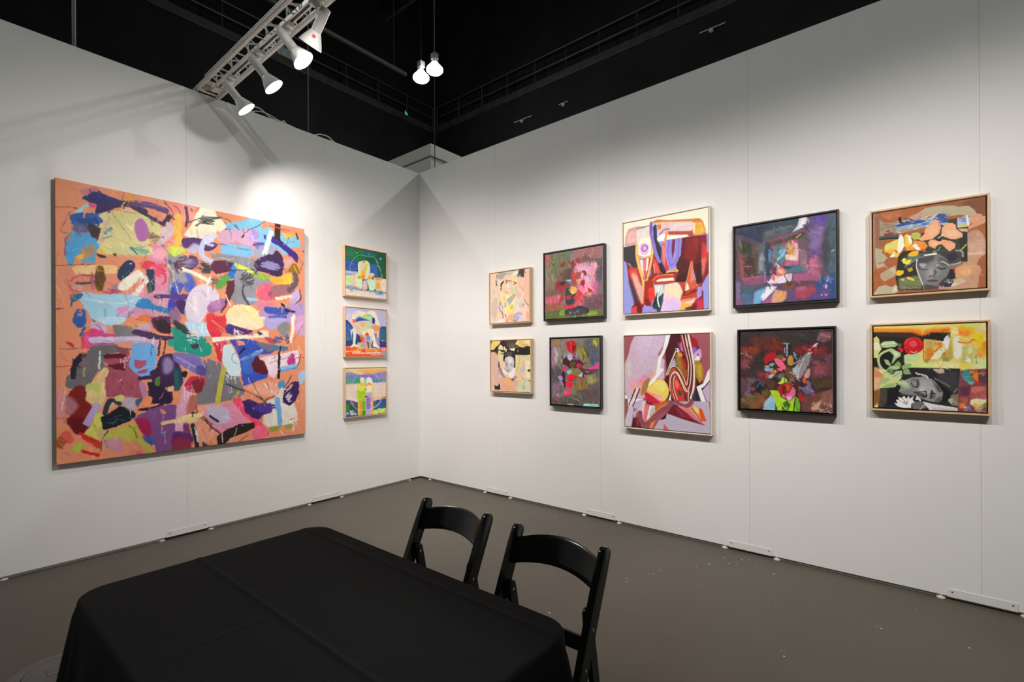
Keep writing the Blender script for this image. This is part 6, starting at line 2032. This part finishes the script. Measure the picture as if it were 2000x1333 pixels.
LL = {0: 'white flared track spotlight nearest the left wall', 1: 'second white flared track spotlight from the left wall', 2: 'white track spotlight with the largest glowing mouth, third from the left wall', 3: 'white track spotlight with a red dot, turned toward the left wall'}
for i, (x, aim, pw) in enumerate(LAMPS):
    t = empty('track_spotlight', (x, TRUSS_Y, TRACK_Z-.016)); tag(t, LL.get(i, 'white track spotlight hung farther along the truss, number %s beyond the red dotted one' % ['one','two','three','four','five','six'][i-4] if i > 3 else None), 'spotlight', 'white spotlights on the lighting truss')
    piv = Vector((0, 0, -.105)) if i != 3 else Vector((.01, 0, -.10))
    d = (Vector(aim)-(Vector(t.location)+piv)).normalized()
    if i in (0,1,2): d = Vector(((.22,.60,-.77), (.27,.56,-.77), (.40,.48,-.78))[i]).normalized()
    if i == 3: d = Vector((-.62, -.12, -.78)).normalized()
    bm = bmesh.new(); box(bm, (-.055,-.024,-.026), (.055,.024,.004), .006); lathe(bm, (0,0,-.026), (0,0,-1), [(0,.026),(.018,.024),(.026,.014)], 18); obj('track_adapter', bm, M['lampw'], t)
    side = d.cross(Vector((0,0,1))).normalized()
    bm = bmesh.new(); tube(bm, [(0,0,-.045), (0,0,-.07), piv+side*.012], .0085, 10); obj('arm', bm, M['lampw'], t, True)
    B = piv-d*.06+side*.034
    bm = bmesh.new(); lathe(bm, B, d, [(0,.024),(.004,.030),(.150,.030),(.153,.035),(.165,.040),(.200,.0575),(.235,.072),(.237,.072),(.232,.068),(.198,.052),(.19,.02)], 30, True, False); hs = obj('housing', bm, M['lampw'], t, True)
    bm = bmesh.new(); lathe(bm, B, d, [(.205,.055),(.216,.0600),(.224,.0645)], 30); obj('glowing_bulb', bm, M['lampglow'], hs)
    if i == 3:
        x_, y_, _ = frame_of(d); cdir = (Vector(cam.matrix_world.translation)-Vector(t.location)).normalized(); n_ = (cdir-d*cdir.dot(d)).normalized()
        p = B+d*.178+n_*.047; n2 = (n_*.9-d*.42).normalized()
        bm = bmesh.new(); lathe(bm, p-n2*.004, n2, [(0,.011),(.0055,.011)], 16); obj('red_dot', bm, M['red'], hs)
    sd = bpy.data.lights.new('spot_beam', 'SPOT'); sd.energy = LAMP_W*pw*4*math.pi/ (4*math.pi) * 4; sd.color = WARM; sd.spot_size = R(SPOT_DEG); sd.spot_blend = SPOT_BLEND; sd.shadow_soft_size = .022
    so = bpy.data.objects.new('spot_beam', sd); C.objects.link(so); o_ = Vector(t.location)+B+d*.245; so.location = o_
    so.rotation_euler = (Vector(aim)-o_).normalized().to_track_quat('-Z', 'Y').to_euler()

# white cables lying on top of the left wall
def cable(name, label, pts, r=.006):
    o = empty(name, pts[0]); tag(o, label, 'cable'); P = [Vector(p)-Vector(pts[0]) for p in pts]
    q = []
    for i in range(len(P)-1):
        a, b, c, d = P[max(i-1,0)], P[i], P[i+1], P[min(i+2,len(P)-1)]
        for s in range(6):
            t = s/6; q.append(.5*((2*b)+(-a+c)*t+(2*a-5*b+4*c-d)*t*t+(-a+3*b-3*c+d)*t**3))
    q.append(P[-1]); bm = bmesh.new(); tube(bm, q, r, 8); obj('sheath', bm, M['cable'], o, 'all')
    return o
z = HW+.006
cable('power_cable', 'white cable looping off the top of the left wall beside the spotlights', [(-.02,-2.12,z),(-.025,-1.98,z+.004),(-.02,-1.90,z+.05),(-.015,-1.84,z+.055),(-.02,-1.74,z+.01),(-.02,-1.66,z+.012),(-.025,-1.5,z),(-.03,-1.38,z)])
cable('power_cable', 'thin white cable bowed beside the loop on the left wall top', [(-.03,-1.93,z),(-.012,-1.85,z+.028),(-.010,-1.76,z+.03),(-.010,-1.66,z+.004),(-.02,-1.62,z+.03),(-.02,-1.60,z)], .004)
cable('power_cable', 'short white cable humped on the left wall top near the corner', [(-.03,-1.32,z),(-.02,-1.25,z+.03),(-.015,-1.17,z+.032),(-.02,-1.11,z+.004),(-.03,-1.05,z)], .006)

# ---------------- paintings ----------------
def snap_ops(txt): return txt
def painted(bm_grid, name, w, h, nx, ny, art, gain, parent, y0):
    """front grid in local XZ (x right, z up, facing -y) with the painting stored per vertex"""
    base, ops = ART[art]
    ss = 2; p = Painting(nx*ss, ny*ss, base).run(ops)
    c = p.c.reshape(ny, ss, nx, ss, 3).mean((1,3)).clip(0, 1)
    c = np.where(c <= .04045, c/12.92, ((c+.055)/1.055)**2.4)
    c = (c*gain).clip(0, .92)
    xs = np.linspace(0, w, nx); zs = np.linspace(h, 0, ny)
    X, Z = np.meshgrid(xs, zs); V = np.stack([X, np.full_like(X, y0), Z], -1).reshape(-1, 3)
    i = np.arange(nx*ny).reshape(ny, nx); q = np.stack([i[1:,:-1], i[1:,1:], i[:-1,1:], i[:-1,:-1]], -1).reshape(-1, 4)
    # rim folded back to the wall side
    loop = np.concatenate([i[0,:], i[1:,-1], i[-1,-2::-1], i[-2:0:-1,0]]); nb = len(V)
    back = V[loop].copy(); back[:,1] = y0+.03; V = np.concatenate([V, back])
    n = len(loop); k = np.arange(n); rim = np.stack([loop, loop[(k+1)%n], nb+(k+1)%n, nb+k], -1)
    F = np.concatenate([q, rim]).astype(np.int32)
    me = bpy.data.meshes.new(name); me.vertices.add(len(V)); me.vertices.foreach_set('co', V.astype(np.float32).ravel())
    me.loops.add(F.size); me.loops.foreach_set('vertex_index', F.ravel()); me.polygons.add(len(F))
    me.polygons.foreach_set('loop_start', np.arange(0, F.size, 4, dtype=np.int32)); 
    me.materials.append(M['paint']); me.materials.append(M['edge'] if art == 'big' else M['edgew'])
    mi = np.zeros(len(F), np.int32); mi[len(q):] = 1
    me.update(calc_edges=True); me.polygons.foreach_set('material_index', mi)
    at = me.color_attributes.new('paint', 'FLOAT_COLOR', 'POINT')
    col = np.ones((len(V), 4), np.float32); col[:nb,:3] = c.reshape(-1,3); col[nb:,:3] = .5
    at.data.foreach_set('color', col.ravel())
    o = bpy.data.objects.new(name, me); C.objects.link(o); o.parent = parent; return o
def rail_piece(parent, pts, y0, y1, m):
    bm = bmesh.new(); slab(bm, pts, 1, y0, y1, .0012); return obj('frame_rail', bm, m, parent)
def framed(art, left, s0, s1, z0, z1, fm, face, gap, depth, label, nx, ny, gain=1.0, recess=.006):
    """s0..s1 along the wall; local x runs to the viewer's right, local -y out of the wall"""
    w, h = s1-s0, z1-z0
    if left: t = empty('framed_painting', (0, -s1, z0), R(90)); 
    else: t = empty('framed_painting', (s0, 0, z0), 0)
    tag(t, label, 'painting', 'framed paintings on the %s wall' % ('left' if left else 'right'))
    f = face
    rail_piece(t, [(0,0),(w,0),(w-f,f),(f,f)], -depth, -.004, fm); rail_piece(t, [(0,h),(f,h-f),(w-f,h-f),(w,h)], -depth, -.004, fm)
    rail_piece(t, [(0,0),(f,f),(f,h-f),(0,h)], -depth, -.004, fm); rail_piece(t, [(w,0),(w,h),(w-f,h-f),(w-f,f)], -depth, -.004, fm)
    bm = bmesh.new(); box(bm, (f,-.012,f), (w-f,-.004,h-f)); obj('backing_board', bm, M['dark'], t)
    g = f+gap
    cv = painted(None, 'canvas', w-2*g, h-2*g, nx, ny, art, gain, t, 0); cv.location = (g, -depth+recess, g)
    bm = bmesh.new(); box(bm, (g+.01,-.02,g+.01), (w-g-.01,-.012,h-g-.01)); obj('stretcher', bm, M['dark'], t)
    return t
# large unframed canvas
W_, H_ = 3.236-1.461, 2.687-.714
t = empty('canvas_painting', (0, -3.236, .714), R(90)); tag(t, 'huge unframed abstract canvas with bright patches on a salmon ground', 'painting')
cv = painted(None, 'canvas', W_, H_, 500, 556, 'big', GAIN['big'], t, 0); cv.location = (0, -.045, 0)
for a, b in (((.02,-.015,.02),(W_-.02,-.003,.07)), ((.02,-.015,H_-.07),(W_-.02,-.003,H_-.02)), ((.02,-.015,.07),(.07,-.003,H_-.07)), ((W_-.07,-.015,.07),(W_-.02,-.003,H_-.07))):
    bm = bmesh.new(); box(bm, a, b, .002); obj('stretcher_bar', bm, M['woodp'], t)
WP, WL, BF = M['woodp'], M['woodl'], M['blackf']
framed('L1', True, .504, 1.031, 2.085, 2.612, WP, .0065, .004, .05, 'pale wood framed painting of seated yellow figures under green sky, top of the left stack', 150, 150, GAIN['L'])
framed('L2', True, .505, 1.030, 1.450, 1.979, WP, .0065, .004, .05, 'pale wood framed painting of a bending figure over orange ground, middle of the left stack', 150, 150, GAIN['L'])
framed('L3', True, .514, 1.031, .819, 1.342, WP, .0065, .004, .05, 'pale wood framed painting of two standing green and lilac figures, bottom of the left stack', 150, 150, GAIN['L'])
framed('R1', False, 1.165, 1.700, 1.779, 2.319, WP, .0075, .005, .05, 'pale wood framed pink and cream painting of a blurred face, upper row nearest the corner', 130, 140, GAIN['R1'])
framed('R2', False, 1.172, 1.709, 1.081, 1.621, WP, .0075, .005, .05, 'pale wood framed painting of a grey child face, lower row nearest the corner', 130, 140, GAIN['R2'])
framed('R3', False, 1.862, 2.511, 1.780, 2.428, BF, .0100, .007, .05, 'black framed painting of red flowers against a pink window', 170, 195, GAIN['R3'])
framed('R4', False, 1.929, 2.472, .981, 1.625, BF, .0100, .007, .05, 'black framed grey painting with a red heart shape and red blossoms', 145, 200, GAIN['R4'])
framed('R5', False, 2.682, 3.405, 1.785, 2.574, WL, .0075, .006, .05, 'bleached wood framed abstract with a circled eye and dark red folds, upper row', 230, 270, GAIN['R5'])
framed('R6', False, 2.686, 3.411, .838, 1.622, WL, .0075, .006, .05, 'bleached wood framed mauve abstract with a looping striped band, lower row', 230, 270, GAIN['R6'])
framed('R7', False, 3.565, 4.215, 1.788, 2.386, BF, .0110, .007, .05, 'black framed violet painting of a room with a picture and a toppled flower', 270, 245, GAIN['R7'])
framed('R8', False, 3.594, 4.196, 1.039, 1.630, BF, .0110, .008, .05, 'black framed dark red painting of flowers in a lime green vase', 255, 245, GAIN['R8'])
framed('R9', False, 4.376, 4.917, 1.797, 2.338, M['woodp'], .0100, .007, .05, 'pale wood framed collage painting of a grey face under a peach lily', 290, 275, GAIN['R9'])
framed('R10', False, 4.376, 4.917, 1.095, 1.632, M['woodp'], .0100, .007, .05, 'pale wood framed collage painting of a sleeping grey face with a red rose', 290, 275, GAIN['R10'])

# ---------------- table and cloth ----------------
TX0, TX1, TY0, TY1, TZ = 2.705, 3.925, -3.55, -2.795, .752
tb = empty('folding_table', ((TX0+TX1)/2, (TY0+TY1)/2, 0)); tag(tb, 'folding table hidden under the black tablecloth', 'table')
cx, cy = tb.location.x, tb.location.y
def rrect(x0, x1, y0, y1, r, n=8):
    p = []
    for (ax, ay, a0) in ((x1-r,y1-r,0), (x0+r,y1-r,90), (x0+r,y0+r,180), (x1-r,y0+r,270)):
        for k in range(n+1): a = R(a0+90*k/n); p.append((ax+r*math.cos(a), ay+r*math.sin(a)))
    return p
bm = bmesh.new(); slab(bm, rrect(TX0-cx+.008, TX1-cx-.008, TY0-cy+.008, TY1-cy-.008, .05), 2, .72, .75, .006); obj('tabletop', bm, M['tabletop'], tb, True)
for sx in (-1,1):
    for sy in (-1,1):
        bm = bmesh.new(); tube(bm, [(sx*.45, sy*.27, 0), (sx*.47, sy*.28, .72)], .014, 12); obj('leg', bm, M['tleg'], tb, True)
    bm = bmesh.new(); tube(bm, [(sx*.457, -.27, .2), (sx*.457, .27, .2)], .01, 10); obj('leg_brace', bm, M['tleg'], tb, True)
def tablecloth():
    NT_, r = 360, .075
    per = []
    base = rrect(TX0, TX1, TY0, TY1, r, 12); L = [0]
    for i in range(len(base)): a, b = base[i], base[(i+1)%len(base)]; L.append(L[-1]+math.dist(a,b))
    for k in range(NT_):
        s = L[-1]*k/NT_; i = max(j for j in range(len(base)) if L[j] <= s); a, b = base[i], base[(i+1)%len(base)]; t = (s-L[i])/max(L[i+1]-L[i],1e-9)
        per.append((a[0]+(b[0]-a[0])*t, a[1]+(b[1]-a[1])*t))
    def nrm(k):
        a, b = per[(k-3)%NT_], per[(k+3)%NT_]; d = (b[0]-a[0], b[1]-a[1]); l = math.hypot(*d); return (d[1]/l, -d[0]/l)
    bm = bmesh.new(); rings = []
    g = lambda v, c, w: math.exp(-((v-c)/w)**2)
    def ztop(x, y):
        z = TZ+.0012
        z += .0035*g(y, -3.235, .007)+.0022*g(y, -2.855, .008)+.0016*g(y, -3.02, .05)*(.5+.5*math.sin(x*7))+.0016*g(x, 3.28, .007)*g(y,-3.36,.14)
        z += .0018*math.sin(x*3+1)*math.sin(y*6)*.5
        return z
    ccx, ccy = (TX0+TX1)/2, (TY0+TY1)/2
    for j in range(1, 61):
        s = j/60; rings.append([bm.verts.new((ccx+(x-ccx)*s, ccy+(y-ccy)*s, ztop(ccx+(x-ccx)*s, ccy+(y-ccy)*s))) for x, y in per])
    c0 = bm.verts.new((ccx, ccy, ztop(ccx, ccy)))
    for k in range(NT_): bm.faces.new((c0, rings[0][k], rings[0][(k+1)%NT_]))
    prof = [(.003,-.0005),(.0065,-.003),(.009,-.008),(.010,-.016)]+[(None, -.016-.024*i) for i in range(1, 13)]
    for o_, dz in prof:
        ring = []
        for k, (x, y) in enumerate(per):
            nx_, ny_ = nrm(k); drop = -dz
            if o_ is None:
                corner = max(0, 1-min(abs(x-TX0), abs(x-TX1))/.16)*max(0, 1-min(abs(y-TY0), abs(y-TY1))/.16)
                far = 1 if ny_ > .3 else 0
                fl = .01+(.030 if far else .10)*(drop**.9)*1.0
                wv = math.sin(k*2*math.pi/NT_*17+1.3)*.5+math.sin(k*2*math.pi/NT_*9)*.5
                out = fl+drop*(.018 if far else .05)*wv+corner*drop*(.05 if far else .09)*(1+.6*math.sin(k*1.1))
                out = max(out, .008)
            else: out = o_
            ring.append(bm.verts.new((x+nx_*out, y+ny_*out, TZ+.001+dz)))
        rings.append(ring)
    for a, b in zip(rings, rings[1:]):
        for k in range(NT_): bm.faces.new((a[k], a[(k+1)%NT_], b[(k+1)%NT_], b[k]))
    return bm
clo = obj('tablecloth', tablecloth(), M['cloth'], smooth='all'); tag(clo, 'creased black tablecloth draped over the table', 'tablecloth')

# ---------------- folding chairs ----------------
def make_chair():
    t = empty('folding_chair')
    HWD = .202; T = .026    # half width to the outside of the posts, post thickness
    # side profile (y forward = -): front post from top-back to front foot
    def post_y(z): return .345-(.787-z)*.40-.02*math.sin(math.pi*z/.787)
    def strip(fy, z0, z1, w, x0, x1, n=14, round0=True):
        pts = [fy(z0+(z1-z0)*k/n) for k in range(n+1)]; zs = [z0+(z1-z0)*k/n for k in range(n+1)]
        L_, R_ = [], []
        for k in range(n+1):
            a = max(k-1,0); b = min(k+1,n); d = Vector((pts[b]-pts[a], zs[b]-zs[a])).normalized(); nn = Vector((-d.y, d.x))
            L_.append((pts[k]+nn.x*w/2, zs[k]+nn.y*w/2)); R_.append((pts[k]-nn.x*w/2, zs[k]-nn.y*w/2))
        d = Vector((pts[-1]-pts[-2], zs[-1]-zs[-2])).normalized(); nn = Vector((-d.y, d.x)); cap = []
        for k in range(1, 8):
            a = math.pi*k/8; cap.append((pts[-1]+nn.x*w/2*math.cos(a)+d.x*w/2*math.sin(a), zs[-1]+nn.y*w/2*math.cos(a)+d.y*w/2*math.sin(a)))
        out = L_+cap+R_[::-1]
        bm = bmesh.new(); slab(bm, out, 0, x0, x1, .004); return bm
    def rear_y(z): return .262+(.575-z)*.18
    for s in (-1, 1):
        a, b = sorted((s*HWD, s*(HWD-T)))
        p = fl = obj('front_leg', strip(post_y, .002, .762, .050, a, b), M['chair'], t, True)
        a2, b2 = sorted((s*(HWD-T-.002), s*(HWD-T-.022)))
        rl = obj('rear_leg', strip(rear_y, .002, .583, .036, a2, b2), M['chair'], t, True)
        for (yy, zz, xx, dx, pp_) in ((post_y(.735)-.002, .735, s*(HWD-T-.0005), -s, fl), (.262, .566, s*(HWD-T-.022), -s, rl), (post_y(.55), .55, s*HWD, s, fl), (post_y(.44), .44, s*HWD, s, fl)):
            bm = bmesh.new(); lathe(bm, (xx, yy, zz), (dx,0,0), [(0,.0055),(.0018,.005),(.003,.002)], 12); obj('rivet', bm, M['steel'], pp_, True)
    # curved top rail: concave to the sitter, bowed upper and lower edges
    N_ = 22; bm = bmesh.new(); rows = []
    for k in range(N_+1):
        u = -1+2*k/N_; x = u*(HWD-T-.001); bow = 1-u*u
        zt = .742+.026*bow; zb = .655+.018*bow; col = []
        for (zz, off) in ((zb, 0), (zb+.006, -.004), ((zt+zb)/2, -.001), (zt-.006, .0), (zt, .003)):
            yb = post_y(zz)+.034*bow
            col.append(zz); col.append(yb)
        f = []; hh = [zb, zb+.004, zb+.02, (zt+zb)/2, zt-.02, zt-.004, zt]; th = [.006,.0105,.0115,.012,.0115,.0105,.006]
        for z_, h_ in zip(hh, th): f.append(Vector((x, post_y(z_)-.004+.034*bow-h_/2, z_)))
        for z_, h_ in zip(hh[::-1], th[::-1]): f.append(Vector((x, post_y(z_)-.004+.034*bow+h_/2, z_)))
        rows.append([bm.verts.new(v) for v in f])
    n = len(rows[0])
    for a, b in zip(rows, rows[1:]):
        for k in range(n): bm.faces.new((a[k], a[(k+1)%n], b[(k+1)%n], b[k]))
    bm.faces.new(rows[0][::-1]); bm.faces.new(rows[-1]); obj('backrest', bm, M['chair'], t, True)
    # rails and seat
    bm = bmesh.new(); box(bm, (-(HWD-T-.022), .262, .440), (HWD-T-.022, .280, .492), .004); obj('rear_rail', bm, M['chair'], t)
    bm = bmesh.new(); box(bm, (-(HWD-T-.022), rear_y(.16)-.008, .14), (HWD-T-.022, rear_y(.16)+.008, .175), .004); obj('stretcher', bm, M['chair'], t)
    bm = bmesh.new(); box(bm, (-(HWD-T), post_y(.13)-.008, .115), (HWD-T, post_y(.13)+.008, .15), .004); obj('stretcher', bm, M['chair'], t)
    bm = bmesh.new(); slab(bm, rrect(-(HWD-T-.024), HWD-T-.024, -.145, .200, .035), 2, .395, .425, .006); obj('seat_frame', bm, M['chair'], t, True)
    bm = bmesh.new(); N2 = 14; o_ = rrect(-(HWD-T-.040), HWD-T-.040, -.130, .185, .03, 5)
    slab(bm, o_, 2, .425, .441, .007); obj('seat_pad', bm, M['pad'], t, True)
    return t
# chair local +y is its back; local x across
c1 = make_chair(); c1.location = (3.585, -2.345-.345, 0)
tag(c1, 'black folding chair at the right, nearer the camera', 'chair', 'black folding chairs behind the table')
c2 = copy_tree(c1); c2.location = (3.028, -2.325-.345, 0); c2['label'] = 'black folding chair at the left, nearer the wall corner'

# ---------------- floor box and debris ----------------
fb = empty('floor_box', (1.538, -3.442, 0)); tag(fb, 'round grey metal floor box cover beside the table', 'floor box')
bm = bmesh.new(); lathe(bm, (0,0,0), (0,0,1), [(0,.166),(.003,.165),(.0045,.160),(.0045,.118),(.003,.116),(0,.116)], 64, True, False); obj('outer_ring', bm, M['fbox'], fb, True)
bm = bmesh.new(); lathe(bm, (0,0,0), (0,0,1), [(0,.1135),(.004,.1125),(.0045,.111)], 64); ld = obj('lid', bm, M['fbox'], fb, True)
bm = bmesh.new(); slab(bm, rrect(-.035,.035,-.028,.028,.012), 2, .0045, .0053, .0003); obj('latch', bm, M['fbox'], ld)
bm = bmesh.new(); o_ = rrect(-.038,.038,-.031,.031,.014); i_ = rrect(-.0365,.0365,-.0295,.0295,.013)
vo = [bm.verts.new((*p, .0047)) for p in o_]; vi = [bm.verts.new((*p, .0047)) for p in i_]
for k in range(len(o_)): bm.faces.new((vo[k], vo[(k+1)%len(o_)], vi[(k+1)%len(o_)], vi[k]))
obj('latch_seam', bm, M['dark'], ld)
bm = bmesh.new(); rg = random.Random(8)
spots = [(4.6,-.25),(4.2,-.42),(3.62,-.14),(3.7,-.12),(3.66,-.22),(3.74,-.19),(3.5,-.33),(3.48,-.38),(3.45,-.48),(3.3,-.62),(3.28,-.66),(3.22,-.78),(3.2,-.8),(3.95,-.5),(3.98,-.66),(4.45,-.62),(3.9,-.28),(4.8,-.6),(2.0,-.3),(2.1,-.2),(1.9,-.26),(1.35,-.25),(1.1,-.15),(3.55,-.2),(3.6,-.3),(3.14,-.95),(4.1,-1.2),(3.0,-1.6),(2.5,-1.3)]
for x, y in spots:
    for _ in range(rg.choice((1,1,2))):
        r_ = rg.uniform(.0022,.0055); a = x+rg.uniform(-.03,.03); b = y+rg.uniform(-.03,.03); h = rg.uniform(.001,.003)
        n = 5; lo = [bm.verts.new((a+r_*math.cos(k*1.2566+x)*rg.uniform(.6,1.2), b+r_*math.sin(k*1.2566+x)*rg.uniform(.6,1.2), .0003)) for k in range(n)]; top = bm.verts.new((a, b, h))
        bm.faces.new(lo[::-1])
        for k in range(n): bm.faces.new((lo[k], lo[(k+1)%n], top))
tag(obj('plaster_crumbs', bm, M['chips']), 'scattered white crumbs and lint on the concrete floor by the right wall', 'debris', kind='stuff')
